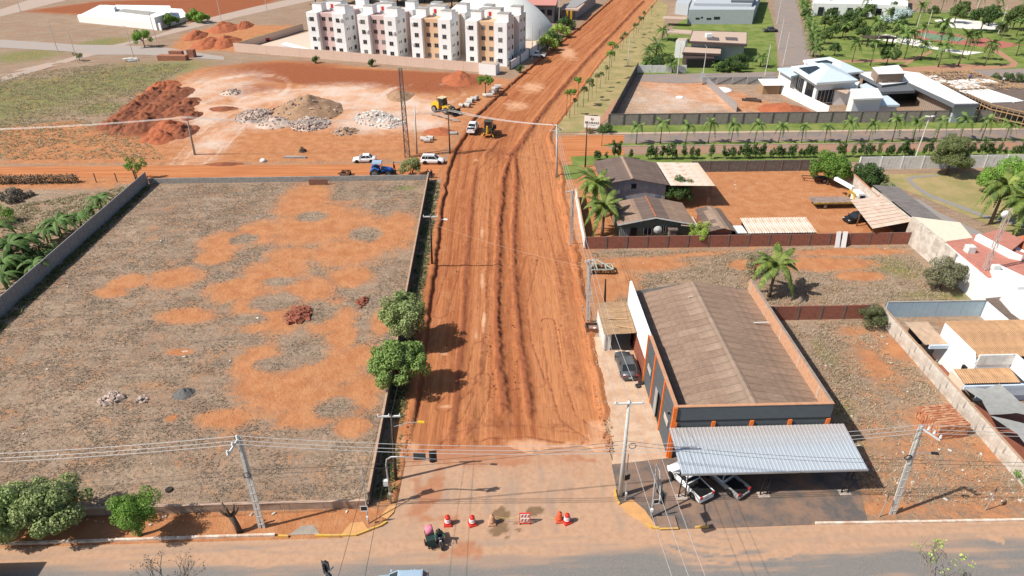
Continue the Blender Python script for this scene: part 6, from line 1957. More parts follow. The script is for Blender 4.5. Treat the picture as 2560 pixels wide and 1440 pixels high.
# antenna masts
def lattice(label, base, h, w, m, n=None, dish=False, name='antenna_mast', taper=1.0):
    t = thing(name, label, 'mast', base)
    n = n or int(h / (w * 1.6))
    c_ = [(-1, -1), (1, -1), (1, 1), (-1, 1)]
    def ww(z):
        return w / 2 * (1 - (1 - taper) * z / h)
    for x, y in c_:
        part('leg', MB().bar((x * w / 2, y * w / 2, 0), (x * ww(h), y * ww(h), h), w * .13), m, t)
    for i in range(n):
        z0, z1 = h * i / n, h * (i + 1) / n
        b = MB()
        for j in range(4):
            a_, b_ = c_[j], c_[(j + 1) % 4]
            if (i + j) % 2:
                a_, b_ = b_, a_
            b.bar((a_[0] * ww(z0), a_[1] * ww(z0), z0), (b_[0] * ww(z1), b_[1] * ww(z1), z1), w * .08)
            b.bar((c_[j][0] * ww(z1), c_[j][1] * ww(z1), z1), (c_[(j + 1) % 4][0] * ww(z1), c_[(j + 1) % 4][1] * ww(z1), z1), w * .07)
        part('brace', b, m, t)
    if dish:
        part('dish', MB().lathe([(.02, 0), (.35, .05), (.5, .2), (.35, .1), (.02, .05)], (-.4, -.2, h - .7), 14, 'y'), M_WHITE, t, True)
    return t
lattice('red and white lattice antenna mast on the red roof with a white dish', at(2462, 676, 3.4), 8.5, .42, mat('mast_paint', (.55, .42, .38), .7, var=.3), dish=True)
lattice('short white lattice mast base against the wall beside the blue wall', at(2437, 745), 3.0, .5, M_WHITE)
# brick stack on the right lot
t = thing('brick_stack', 'large leaning stack of orange hollow bricks by the boundary wall', 'brick stack', at(2352, 1066), .1, None, 1.3)
bm_ = [mesh('brick', MB().bx(-.145, .145, -.095, .095, 0, .19), mat('clay_brick_%d' % i, c_, .9, var=.3)) for i, c_ in enumerate([(.47, .19, .10), (.40, .15, .08), (.52, .27, .15)])]
for z in range(6):
    for i in range(8):
        for j in range(11 - z // 3):
            if 0 < i < 7 and 0 < j < 9 and z < 4:
                continue
            o = part('brick', bm_[RND.randrange(3)], None, t, loc=(-1.15 + i * .3 + rr(-.03, .03), -1.2 + j * .235 + z * .02 + rr(-.02, .02), z * .195))
            o.rotation_euler = (0, 0, rr(-.1, .1))
# vegetation of the right hand lots
cp1 = make_palm('coconut_palm', 'coconut palm with yellowing fronds behind the workshop', at(1922, 742), 4.6, 3.3, 20, LM_PALMY, 3, (.55, .95, 1.35), None, .2, 22, .16, rises=(1.1, .75, .35), lean=(.3, 0))
dup(cp1, at(1505, 590), 1.0, 'coconut palm in front of the green house', 1.05)
dup(cp1, at(1490, 530), 2.2, 'coconut palm behind the nearer one beside the barn', 1.08)
dup(cp1, at(2475, 560), .4, 'tall coconut palm with a slim trunk on the garden lawn', (1.05, 1.05, 1.35))
dup(cp1, at(2535, 590), 3.4, 'coconut palm beside the red roofs at the right edge', (1.15, 1.15, 1.25))
make_tree('feathery_tree', 'dark feathery tree between the barn and the open shelter', 'tree', at(1690, 508), 2.4, 2.0, 1.8, 2.4, 1, LM_DARK, 61, 40, .75, 500, .2, .1)
make_tree('round_bush', 'round lime green bush behind the brick wall', 'bush', at(1745, 608), 1.75, 1.5, 1.5, 1.9, .5, LM_LIME, 62, 26, .5, 700, .15, .07)
make_tree('yard_tree', 'large dark green tree at the corner of the truck yard', 'tree', at(2068, 462), 3.0, 2.6, 2.4, 3.0, 1, LM_GREEN, 63, 52, .9, 320, .25, .15)
make_tree('yard_tree', 'dark green tree behind the stained yard wall', 'tree', at(2165, 470), 2.4, 2.2, 1.9, 2.3, 1, LM_DARK, 64, 44, .8, 320, .24, .13)
make_tree('round_bush', 'pale green bush beside the grey roofed shed', 'bush', at(2205, 480), 1.9, 1.6, 1.1, 1.0, .3, leafmat('sage_leaf', (.2, .25, .12), (.3, .33, .17)), 65, 20, .5, 420, .18, .06)
make_tree('garden_tree', 'tall round tree in front of the long white wall', 'tree', at(2365, 438), 3.2, 2.8, 3.0, 3.8, 1.3, leafmat('mid_leaf', (.10, .125, .045), (.19, .215, .085)), 66, 64, .9, 420, .22, .2)
make_tree('garden_tree', 'dense green tree mass behind the garden palms', 'tree', at(2520, 490), 4.4, 3.4, 2.8, 3.0, 1.3, LM_GREEN, 67, 60, 1.1, 260, .26, .2)
make_tree('thorn_bush', 'tall sparse olive bush against the white house wall', 'bush', at(2350, 722), 2.6, 2.2, 2.0, 2.2, .5, leafmat('dusty_leaf', (.17, .17, .09), (.28, .27, .16)), 68, 54, .6, 400, .18, .07)
make_tree('thorn_bush', 'grey-green bush by the coconut palm behind the workshop', 'bush', at(1885, 690), 1.9, 1.6, 1.5, 1.6, .4, leafmat('dusty_leaf2', (.15, .14, .075), (.24, .22, .13)), 69, 22, .5, 300, .18, .06)
make_tree('hedge_bush', 'dense dark bush where the brick wall meets the blue wall', 'bush', at(2178, 815), 1.6, 1.5, 1.3, 1.35, .3, leafmat('dull_leaf', (.09, .11, .045), (.15, .165, .075)), 70, 26, .5, 700, .13, .05)
make_tree('small_plant', 'bright green sapling at the foot of the blue wall', 'plant', at(2458, 740), .7, .6, .7, .8, .2, LM_GREEN, 71, 12, .3, 500, .14, .03)
make_tree('small_plant', 'green shrub at the right edge beside the boundary wall', 'plant', at(2556, 1205), .9, .7, .8, .8, .2, LM_GREEN, 72, 14, .35, 500, .14, .03)
# ---------------------------------------------------------------- boulevard: palms, hedge, stone wall, sign
bp = [make_palm('boulevard_palm', 'drooping feather palm in the row along the boulevard median', (0, -200 - i, 0), 4.0 + .3 * i, 2.1, 11, LM_PALM, 80 + i, (.7, 1.15, 1.6), 'palms along the boulevard median', .1, 12, .2, rises=(1.2, .75, .35), ll=.7) for i in range(2)]
for i, u in enumerate([1590, 1650, 1713, 1770, 1826, 1885, 1945, 2003, 2061, 2115, 2169, 2229, 2281, 2338, 2397, 2451, 2511]):
    p = at(u, 361 - (u - 1590) * .008)
    s = rr(.85, 1.08) * (1.12 if u > 2200 else (.8 if u == 2003 else .96))
    if i < 2:
        bp[i].location = p
        bp[i].scale = (s, s, s)
    else:
        dup(bp[i % 2], p, rr(0, 6), None, (s * rr(.85, 1.15), s, s * rr(.85, 1.15))).rotation_euler = (rr(-.07, .07), rr(-.07, .07), rr(0, 6))
make_tree('median_tree', 'tiny dark round tree at the tip of the boulevard median', 'tree', at(1504, 366), .8, .7, .7, 2.9, 2.2, LM_DARK, 90, 10, .35, 300, .22, .05)
hs = []
for i in range(3):
    hs.append(make_tree('hedge_shrub', 'dark columnar hedge shrub in the row along the boulevard lawn', 'hedge', (0, -210 - i, 0), .5 - .08 * i, .45, .8 + .12 * i, .95 + .1 * i, .5, LM_DARK, 91 + i, 14, .3, 420, .17, .04, 'hedge shrubs along the boulevard lawn'))
n_ = 0
for u in [1490, 1497, 1515, 1535, 1545, 1577, 1620, 1626, 1637, 1655, 1668, 1680, 1686, 1709, 1728, 1742, 1777, 1808, 1815, 1821, 1830, 1847, 1860, 1866, 1873, 1881, 1889, 1898, 1905, 1925, 1933, 1941, 1948, 1957, 1972, 1982, 2000, 2008, 2017, 2024, 2033, 2094, 2104, 2130, 2150, 2166, 2176, 2193, 2216, 2224, 2243, 2254, 2262, 2270, 2280, 2308, 2320, 2426, 2445, 2452, 2464, 2472, 2482, 2494, 2510, 2528, 2541, 2549, 2556]:
    p = at(u, 401 - (u - 1490) * .011)
    s = rr(.75, 1.25)
    if n_ < 3:
        hs[n_].location = p
        hs[n_].scale = (s, s, s)
    else:
        dup(hs[RND.randrange(3)], p, rr(0, 6), None, (s * rr(.9, 1.2), s, s * rr(1.0, 1.55)))
    n_ += 1
M_STONE = brickmat('grey_stone', (.27, .25, .23), (.20, .185, .17), (.30, .27, .24), .45, .22, .03, .5)
panel_wall('stone_wall', 'long grey stone wall with dark piers behind the boulevard lawn', (25.8, 142.7), (165, 142.9), 2.45, 3.25, M_STONE, mat('dark_pier', (.11, .10, .09), .9, var=.3), t=.2, post=.34, cap=mat('dark_coping', (.15, .13, .12), .9, var=.3))
panel_wall('perimeter_wall', 'dark panel wall beside the red footpath and the young trees', (26.0, 142.9), (41.0, 189), 2.5, 2.1, mat('dark_panel', (.115, .11, .105), .9, var=.25), mat('dark_pier', (1, 1, 1)), t=.12, post=.16)
t = thing('sign_board', 'white estate sign board on posts reading BRAMARE', 'sign', (21.6, 138.9, 0), math.radians(-16))
part('board', MB().bx(-1.65, 1.65, -.06, .06, .8, 3.3), mat('sign_white', (.80, .76, .69), .6, var=.04), t)
for x in (-1.2, 1.2):
    part('post', MB().bx(x - .06, x + .06, .061, .16, 0, 3.0), M_STEELD, t)
cu = bpy.data.curves.new('lettering', 'FONT')
cu.body = 'BRAMARE'
cu.size = .62
cu.align_x = 'CENTER'
cu.extrude = .008
cu.offset = .012
cu.space_character = 1.12
tmp = bpy.data.objects.new('lettering', cu)
COL.objects.link(tmp)
lme = bpy.data.meshes.new_from_object(tmp.evaluated_get(bpy.context.evaluated_depsgraph_get()))
bpy.data.objects.remove(tmp)
lme.materials.clear()
M_BROWNINK = mat('brown_lettering', (.055, .035, .028), .7)
lme.materials.append(M_BROWNINK)
o = part('lettering', lme, None, t, loc=(0, -.075, 1.68))
o.rotation_euler = (math.pi / 2, 0, 0)
part('subtitle', MB().bx(-.75, .75, -.07, -.062, 1.36, 1.45), mat('brown_subtitle', (.16, .11, .09), .7), t)
M_MAUVE = mat('mauve_emblem', (.20, .10, .09), .7)
for r in (.3, .2, .1):
    part('emblem_ring', MB().tube([(r * math.cos(a * .35 + r * 9), -.072, 2.72 + r * math.sin(a * .35 + r * 9)) for a in range(14)], .03, 4), M_MAUVE, t)
make_tree('sign_shrub', 'dark green shrub to the right of the white sign board', 'shrub', at(1512, 332), 1.9, 1.2, .9, .9, .3, LM_DARK, 95, 18, .5, 320, .2, .05)
make_tree('sign_shrub', 'reddish and green shrub in front of the white sign board', 'shrub', at(1478, 334), 1.4, .7, .5, .55, .2, leafmat('copper_leaf', (.18, .11, .05), (.16, .16, .06)), 96, 14, .35, 320, .16, .05)
# young trees of the verge
def sapling(label, uv, h, r, lm, seed, grp='young trees on the road verge'):
    return make_tree('young_tree', label, 'tree', at(*uv), r, r * .9, r * .55, h - r * .3, h * .7, lm, seed, 10, r * .45, 420, .2, .05, grp)
s1 = sapling('slim young tree with a tuft of bright leaves nearest the sign', (1424, 296), 6.2, 1.0, LM_GREEN, 101)
dup(s1, at(1444, 268), 2, 'slim young tree with bright leaves second from the sign', 1.05)
sapling('slim young tree with bright leaves at the soil edge beside the long row', (1416, 290), 5.4, .7, LM_GREEN, 102)
s2 = sapling('thin young tree with a small olive crown on the road verge', (1458, 268), 4.4, .9, LM_OLIVE, 103)
for uv, s in [((1436, 288), .75), ((1470, 254), .95), ((1480, 246), .9), ((1490, 232), .85), ((1500, 222), .8), ((1514, 210), .8), ((1536, 152), .8), ((1549, 132), .85), ((1556, 122), .8), ((1584, 95), .9), ((1590, 88), 1), ((1596, 82), .9), ((1602, 72), .9), ((1608, 62), .8), ((1628, 40), .8), ((1566, 108), .6)]:
    dup(s2, at(*uv), rr(0, 6), None, (s * rr(.7, 1.3), s, s * rr(.8, 1.35))).rotation_euler = (rr(-.06, .06), rr(-.06, .06), rr(0, 6))
dup(s1, at(1521, 200), 1, 'taller young tree with two bright tufts midway along the verge', 1.15)
dup(s1, at(1528, 170), 3, 'taller young tree with dark tufts beside the orange soil', 1.1)
# ---------------------------------------------------------------- community houses
M_LGREY = mat('light_grey_render', (.40, .43, .45), .8, var=.08)
M_BROWN = mat('brown_fascia', (.075, .05, .045), .6, var=.2)
M_FLATR = mat('beige_flat_roof', (.48, .36, .28), .85, var=.15)
M_CHAR = mat('charcoal_fascia', (.13, .14, .15), .6, var=.1)
def win(t, a, b, z0, z1, m=M_DGLASS, name='window'):
    """pane standing 4 cm proud of a wall between two ground points"""
    a, b = Vector((*a, 0)), Vector((*b, 0))
    d = (b - a).normalized()
    n = Vector((d.y, -d.x, 0))
    w = part(name, MB().bar((a + b) / 2 + n * .04 - d * (b - a).length / 2 + Vector((0, 0, (z0 + z1) / 2)), (a + b) / 2 + n * .04 + d * (b - a).length / 2 + Vector((0, 0, (z0 + z1) / 2)), .06, z1 - z0), m, t)
    return w
def lerp2(p, q, f):
    return (p[0] + (q[0] - p[0]) * f, p[1] + (q[1] - p[1]) * f)
t = thing('grey_house', 'large pale grey modern house with flat white roof', 'house')
A, B = a2(1722, 24, 5), a2(1886, 24, 5)
blk(t, 'wall', [(1722, 24), (1886, 24), (1905, -25), (1740, -25)], 5, M_LGREY)
blk(t, 'wing', [(1690, 6), (1722, 10), (1740, -20), (1705, -20)], 4.2, M_LGREY)
blk(t, 'upper_block', [(1735, 8), (1880, 10), (1890, -15), (1745, -15)], 6.0, M_LGREY)
slab(t, 'roof', [(1735, 2, 5.3), (1815, 4, 5.3), (1820, -18, 5.3), (1745, -18, 5.3)], .1, M_WHITE)
slab(t, 'canopy', [(1828, 2, 6.6), (1884, 3, 6.6), (1888, -8, 6.6), (1828, -8, 6.6)], .5, M_CHAR)
slab(t, 'porch_roof', [(1655, 46, 2.6), (1716, 48, 2.6), (1718, 42, 2.6), (1660, 40, 2.6)], .2, M_FLATR)
for f0, f1, z0, z1 in [(.12, .18, 1.7, 2.3), (.20, .23, 2.1, 2.6), (.29, .36, 1.6, 2.2), (.40, .49, 1.7, 2.6)]:
    win(t, lerp2(A, B, f0), lerp2(A, B, f1), z0, z1)
t = thing('brown_roof_villa', 'villa with flat beige roofs and dark brown fascias', 'house')
blk(t, 'wall', [(1728, 107), (1862, 112), (1866, 84), (1735, 82)], 4.6, M_LGREY)
slab(t, 'roof', [(1722, 104, 5.2), (1868, 112, 5.2), (1868, 80, 5.2), (1732, 76, 5.2)], .5, M_BROWN)
slab(t, 'roof_deck', [(1724, 102, 5.26), (1866, 109, 5.26), (1867, 81, 5.26), (1733, 77, 5.26)], .04, M_FLATR)
slab(t, 'canopy', [(1706, 131, 3.5), (1802, 135, 3.5), (1804, 119, 3.5), (1712, 116, 3.5)], .6, M_BROWN)
slab(t, 'canopy_deck', [(1707, 130, 3.56), (1801, 134, 3.56), (1803, 120, 3.56), (1713, 117, 3.56)], .04, M_FLATR)
blk(t, 'white_tower', [(1690, 102), (1714, 103), (1720, 95), (1697, 95)], 4.8, M_WHITE)
slab(t, 'tower_roof', [(1692, 101, 4.86), (1713, 102, 4.86), (1719, 95, 4.86), (1698, 95, 4.86)], .04, M_FLATR)
slab(t, 'rear_roof', [(1668, 80, 3.2), (1728, 84, 3.2), (1730, 76, 3.2), (1672, 72, 3.2)], .4, M_FLATR)
A, B = a2(1713, 170), a2(1783, 170)
part('garage', MB().prism([A, B, (B[0] + .6, B[1] + 6), (A[0] + .6, A[1] + 6)], 0, 2.7), M_BROWN, t, fixn=True)
win(t, lerp2(A, B, .04), lerp2(A, B, .96), .05, 2.4, M_BLACK, 'garage_shade')  # black panel standing in for the shade inside the open garage
part('rooftop_tank', MB().box(at(1772, 88, 5.8), (1.8, 1.4, 1.0)), M_WHITE, t)
for f_ in (.42, .75):
    part('solar_panel', MB().box(at(1724 + 140 * f_, 97, 5.32), (3.4, 4.5, .06), -.25), mat('solar_cell', (.11, .085, .08), .5, var=.1), t)
t2_ = thing('garden_wall', 'low white wall of the villa behind two dark palms', 'wall', at(1592, 182), -.02)
part('wall_panel', MB().bx(0, 13.5, 0, .15, 0, 2.0), M_WHITEW, t2_)
# white villa with hip roofs
M_PALEROOF = mat('pale_blue_roof', (.55, .64, .70), .6, .1, var=.08)
M_SOLAR = mat('solar_blue', (.035, .045, .055), .25, .2, var=.1)
def hip(t, px, z, zr, rf=.35):
    q = [at(u, v, z) for u, v in px]
    c = sum(q, Vector()) / 4
    L1, L2 = (q[1] - q[0]).length, (q[2] - q[1]).length
    m1, m2 = ((q[0] + q[3]) / 2, (q[1] + q[2]) / 2) if L1 > L2 else ((q[0] + q[1]) / 2, (q[2] + q[3]) / 2)
    r1, r2 = m1.lerp(m2, rf), m1.lerp(m2, 1 - rf)
    r1.z = r2.z = zr
    if L1 > L2:
        F_ = [(0, 1, 5, 4), (1, 2, 5), (2, 3, 4, 5), (3, 0, 4)]
    else:
        F_ = [(0, 1, 4), (1, 2, 5, 4), (2, 3, 5), (3, 0, 4, 5)]
    part('roof', MB().add(q + [r1, r2], F_), M_PALEROOF, t, fixn=True)
    slab(t, 'cornice', [(u, v, z) for u, v in px], .5, M_WHITE)
    return q, c
def solar(t, q, zr, f0, f1, g0, g1):
    """panels on the slope from eave edge q[0]-q[3] (left side) up to the ridge"""
    c = (q[0] + q[1] + q[2] + q[3]) / 4
    for i in range(4):
        a_ = f0 + (f1 - f0) * i / 4
        b_ = f0 + (f1 - f0) * (i + .9) / 4
        def S_(f, g):
            e = q[3].lerp(q[0], f)
            p_ = e.lerp(Vector((c.x, c.y, zr)), g)
            return p_ + Vector((0, 0, .12))
        part('solar_panel', MB().add([S_(a_, g0), S_(b_, g0), S_(b_, g1), S_(a_, g1)], [(0, 1, 2, 3)]), M_SOLAR, t)
t = thing('white_villa', 'white villa with pale blue hip roofs and solar panels', 'house')
e0, c0 = hip(t, [(2042, 207), (2146, 200), (2078, 158), (1978, 166)], 5.6, 7.4)
solar(t, e0, 7.4, .15, .62, .12, .7)
blk(t, 'wall', [(2046, 205), (2140, 199), (2076, 161), (1984, 168)], 5.2, M_WHITE)
e1, c1 = hip(t, [(2100, 184), (2160, 178), (2075, 144), (2008, 150)], 5.0, 6.6)
solar(t, e1, 6.6, .2, .7, .15, .65)
blk(t, 'rear_wall', [(2100, 182), (2155, 178), (2075, 147), (2012, 152)], 4.6, M_WHITE)
slab(t, 'wing_roof', [(1944, 170, 4.3), (1978, 190, 4.3), (2000, 186, 4.3), (1985, 168, 4.3)], .5, M_PALEROOF)
blk(t, 'wing', [(1950, 172), (1980, 190), (2000, 187), (1985, 170)], 3.9, M_WHITE)
A, B = [(q.x, q.y) for q in (at(1986, 169, 5.2), at(2044, 205, 5.2))]
for f_ in (.22, .62):
    for j in range(4):
        win(t, lerp2(A, B, f_ + j * .075), lerp2(A, B, f_ + j * .075 + .055), .8, 3.9)
A, B = [(q.x, q.y) for q in (at(2046, 205, 5.2), at(2138, 199, 5.2))]
for j in range(5):
    win(t, lerp2(A, B, .06 + j * .1), lerp2(A, B, .06 + j * .1 + .085), .3, 3.2)
blk(t, 'front_block', [(2136, 246), (2206, 243), (2192, 222), (2128, 224)], 4.8, M_WHITE)
slab(t, 'block_cornice', [(2133, 247, 5.0), (2209, 244, 5.0), (2194, 220, 5.0), (2126, 222, 5.0)], .35, M_WHITE)
blk(t, 'link_block', [(2090, 226), (2136, 224), (2150, 204), (2120, 200), (2080, 212)], 3.4, M_WHITE)
slab(t, 'side_roof', [(2196, 262, 3.0), (2250, 262, 3.0), (2175, 205, 3.0), (2150, 212, 3.0)], .4, M_PALEROOF)
blk(t, 'side_wing', [(2200, 262), (2244, 261), (2180, 212), (2156, 216)], 2.7, M_WHITE)
slab(t, 'awning', [(2082, 222, 3.5), (2118, 234, 3.5), (2126, 226, 3.5), (2092, 214, 3.5)], .12, M_FLATR)
A = a2(2140, 283)
win(t, (A[0] + 1, A[1]), (A[0] + 2.8, A[1]), .5, 1.3)
panel_wall('villa_wall', 'bright white boundary wall left of the white villa', a2(1946, 232), a2(2068, 291), 2.3, 40, M_WHITE, None)
# charcoal flat roofed house
t = thing('flat_roof_house', 'modern house with white flat roofs, charcoal fascia and slatted side', 'house')
slab(t, 'roof', [(2138, 180, 4.4), (2205, 214, 4.4), (2268, 206, 4.4), (2386, 262, 4.4), (2450, 260, 4.4), (2300, 182, 4.4), (2255, 176, 4.4)], .7, M_CHAR)
slab(t, 'roof_deck', [(2142, 180, 4.46), (2206, 212, 4.46), (2270, 205, 4.46), (2388, 259, 4.46), (2446, 258, 4.46), (2299, 182, 4.46), (2256, 177, 4.46)], .04, M_WHITE)
blk(t, 'wall', [(2300, 222), (2388, 266), (2444, 264), (2320, 196)], 3.6, M_LGREY)
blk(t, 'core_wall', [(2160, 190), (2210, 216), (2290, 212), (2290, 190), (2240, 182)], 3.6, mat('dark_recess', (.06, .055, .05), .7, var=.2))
slab(t, 'porch_roof', [(2196, 218, 3.9), (2200, 230, 3.9), (2288, 226, 3.9), (2262, 206, 3.9)], .6, M_CHAR)
A, B = [(q.x, q.y) for q in (at(2300, 222, 3.6), at(2384, 264, 3.6))]
M_SLAT = mat('wood_cladding', (.30, .21, .15), .7, var=.15)
for j in range(18):
    win(t, lerp2(A, B, j / 18), lerp2(A, B, (j + .72) / 18), .1, 3.4, M_SLAT, 'slat')
blk(t, 'rooftop_box', [(2182, 168), (2196, 184), (2262, 182), (2246, 163)], 6.6, M_SLAT, 4.47)
slab(t, 'rooftop_lid', [(2181, 168, 6.7), (2196, 185, 6.7), (2263, 183, 6.7), (2246, 162, 6.7)], .1, M_WHITE)
slab(t, 'skylight', [(2200, 195, 4.7), (2225, 205, 4.7), (2252, 202, 4.7), (2228, 192, 4.7)], .2, M_FLATR)
# house under construction
t = thing('building_shell', 'concrete house shell wrapped in timber formwork', 'construction site')
SH = [(2288, 182), (2420, 178), (2560, 222), (2640, 250), (2640, 300), (2480, 264), (2410, 232)]
W3 = [at(u, v, 3.4) for u, v in SH]
slab(t, 'slab', [(u, v, 3.4) for u, v in SH], .35, mat('site_brown', (.17, .125, .10), .9, var=.4))
for px in [[(2330, 196), (2352, 194), (2372, 204), (2350, 207)], [(2360, 202), (2440, 196), (2470, 206), (2390, 212)], [(2374, 212), (2440, 210), (2468, 218), (2400, 222)], [(2398, 226), (2440, 224), (2530, 254), (2480, 256)], [(2440, 196), (2476, 198), (2496, 206), (2470, 207)], [(2444, 224), (2470, 222), (2560, 252), (2535, 255)], [(2310, 190), (2340, 187), (2345, 191), (2322, 195)]]:
    slab(t, 'white_deck', [(u, v, 3.6) for u, v in px], .15, M_WHITE)
for i in range(len(W3)):
    p, q = W3[i], W3[(i + 1) % len(W3)]
    L_ = (q - p).length
    n_ = int(L_ / 1.1)
    for j in range(n_):
        c_ = p.lerp(q, j / n_)
        part('timber_prop', MB().bar((c_.x, c_.y, 0), (c_.x, c_.y, 3.75), .12), M_WOOD, t)
    for z in (1.2, 2.6, 3.55):
        part('timber_rail', MB().bar((p.x, p.y, z), (q.x, q.y, z), .16, .2), M_WOOD, t)
b = MB()
for i in range(420):
    f_, g_ = RND.random(), RND.random()
    c_ = W3[0].lerp(W3[1], f_).lerp(W3[6].lerp(W3[2], f_), g_ ** 1.5)
    b.box((c_.x + rr(-.6, .6), c_.y + rr(-.6, .6), 3.55 + rr(0, .25)), (rr(.8, 2.2), .1, .07), rr(0, 3), 0, rr(-.15, .15))
o = part('loose_timber', b, M_WOOD, t)
o['kind'] = 'stuff'
for uv, lab in [((2422, 202), 'blue clad worker bending on the timber clad building shell'), ((2506, 210), 'light clad worker standing on the building shell')]:
    person(lab, at(*uv, 3.62), 1.0, STAND, mat('work_shirt' + lab[:2], (.04, .08, .3) if 'blue' in lab else (.5, .5, .5), .8), mat('work_trousers', (.05, .05, .07), .8), (.02, .015, .01))
# site between: timber hut, metal fence, soil heap
t = thing('metal_fence', 'low grey metal sheet fence closing the building plot', 'fence', at(1750, 197))
e_ = at(1840, 280) - at(1750, 197)
part('sheet_panel', MB().prism([(0, 0), (e_.x, e_.y), (e_.x + .1, e_.y), (.1, 0)], 0, 1.8), M_GALV, t, fixn=True)
t = thing('metal_gate', 'grey sheet gate and fence along the community street', 'gate', at(1755, 212))
for i in range(5):
    part('sheet_panel', MB().bx(i * 3.9, i * 3.9 + 3.7, 0, .06, 0, 1.9), M_GALV, t)
    part('frame', MB().bar((i * 3.9, -.05, .1), (i * 3.9 + 3.7, -.05, 1.8), .08), M_STEELD, t)
t = thing('timber_hut', 'small timber hut with a white tin roof on the building plot', 'hut', at(1905, 236))
part('wall', MB().bx(0, 4.2, 0, 3, 0, 2.3), M_WOOD, t)
part('roof', MB().add([(-.4, -.6, 2.3), (4.7, -.6, 2.3), (4.7, 3.5, 2.9), (-.4, 3.5, 2.9)], [(0, 1, 2, 3)]), M_WHITE, t)
single('timber_pile', MB().box((0, 0, .2), (3.2, 1.2, .4)).box((.5, .3, .5), (2.6, .8, .25), .2).box((1.6, -.2, .3), (2.2, 1.0, .5), -.3), M_WOODD, 'dark timber pile on the red building plot', 'timber pile', at(1872, 252), -.3)
single('white_sheeting', MB().lathe([(2.6, 0), (2.4, .25), (1.4, .5), (.2, .6)], (0, 0, 0), 9), M_WHITE, 'crumpled white sheeting on the building plot', 'sheeting', at(1806, 226), 0, smooth=True)
single('white_sheeting', MB().lathe([(1.1, 0), (.8, .15), (.2, .2)], (0, 0, 0), 7), M_WHITE, 'small white sheet lying on the dry plot', 'sheeting', at(1700, 243), .4, smooth=True)
# ---------------------------------------------------------------- park and avenue planting
pk = [make_palm('park_palm', 'feather palm standing on the park lawn', (0, -220 - i, 0), 5.2 + i, 2.6, 13, LM_PALM, 110 + i, (.6, 1.0, 1.5), 'palms of the park lawn', .12, 9, .26, False, rises=(1.2, .8, .4), ll=.7) for i in range(2)]
for i, (u, v) in enumerate([(2130, 155), (2175, 165), (2240, 150), (2260, 148), (2300, 150), (2340, 150), (2345, 168), (2395, 165), (2460, 165), (2360, 130), (2280, 120), (2420, 150), (2470, 150), (2230, 110), (2300, 105), (2180, 120), (2110, 100), (2560, 110), (2590, 130), (2540, 90), (2500, 100), (2565, 70), (2600, 60), (2140, 70), (2480, 60), (2060, 30), (2090, 30), (2130, 28), (2190, 28), (2250, 30), (2310, 32), (2350, 34), (2380, 34), (2440, 36), (2490, 38), (2545, 40), (2215, 60), (2160, 45), (2540, 140), (2030, 20), (2010, 8), (2600, 100), (2290, 60)]):
    p = at(u, v)
    s = rr(.8, 1.15) * (1.15 if i < 9 else 1)
    if i < 2:
        pk[i].location = p
    else:
        dup(pk[i % 2], p, rr(0, 6), None, (s, s, s * rr(.75, 1.3))).rotation_euler = (rr(-.07, .07), rr(-.07, .07), rr(0, 6))
av = make_palm('avenue_palm', 'low dense palm in the row along the community avenue', at(2032, 142), 2.6, 3.0, 16, LM_PALM, 120, (.6, 1.0, 1.3), 'palms along the community avenue', .2, 10, .22, False, rises=(1.3, .8, .4))
for i in range(14):
    f_ = (i + 1) / 14
    dup(av, at(2034 - 34 * f_, 142 - 142 * f_ ** .8), rr(0, 6), None, rr(.85, 1.1))
for uv, s, lab in [((1900, 168), 1.0, 'bushy date palm at the corner of the villa lawn'), ((1616, 178), .8, 'dark palm in front of the villa wall, the left of two'), ((1680, 182), .8, 'dark palm in front of the villa wall, the right of two'), ((1640, 140), 1.15, 'tall palm clump beside the villa tower'), ((1622, 150), 1.0, 'palm in the thicket left of the villa'), ((1655, 100), 1.1, 'palm behind the villa near the porch roof'), ((1790, 178), .6, 'small palm at the edge of the round villa shrubs')]:
    dup(av, at(*uv), rr(0, 6), lab, s, None)['group'] = 'villa garden palms'
pt = [make_tree('park_tree', 'round green broadleaf tree on the park lawn', 'tree', (0, -230 - i, 0), 2.4, 2.2, 1.9, 3.3, 1.5, lm, 130 + i, 18, .8, 200, .35, .14, 'broadleaf trees of the park') for i, lm in enumerate((LM_DARK, leafmat('park_leaf', (.07, .115, .03), (.14, .19, .055))))]
for i, (u, v, s) in enumerate([(2130, 60, 1.2), (2165, 48, 1), (2230, 42, 1), (2385, 58, 1.2), (2450, 80, 1.5), (2060, 75, .9), (2090, 62, .7), (2105, 95, 1), (2560, 60, 1.4), (2140, 85, 1), (2080, 96, .8), (2330, 45, .8), (2215, 165, 1.0), (2500, 90, .8), (2085, 140, .7), (2600, 85, 1.6), (2250, 75, .7), (2010, 50, .7), (2120, 75, 1.1), (2195, 95, 1.0), (2155, 105, .9), (2400, 45, 1.1), (2470, 65, 1.3), (2530, 75, 1.4), (2580, 110, 1.4), (2060, 110, .8), (2070, 55, .9), (2240, 95, .8), (2350, 85, .8), (2430, 108, .8)]):
    if i < 2:
        pt[i].location = at(u, v)
    else:
        dup(pt[i % 2], at(u, v), rr(0, 6), None, s)
for uv, s in [((2205, 72), 1.0), ((2248, 62), 1.3)]:
    make_tree('silver_palm', 'silvery blue fan palm clump in the park, the %s of two' % ('left' if s == 1 else 'right'), 'palm tree', at(*uv), 2.6 * s, 2.4 * s, 1.8 * s, 2.2 * s, .6, LM_BLUE, 140, 16, .9 * s, 160, .6, .15)
make_tree('villa_shrub', 'large round dark shrub on the villa lawn', 'shrub', at(1842, 176), 3.4, 2.6, 2.0, 1.9, .4, LM_DARK, 141, 26, .9, 220, .28, .1)
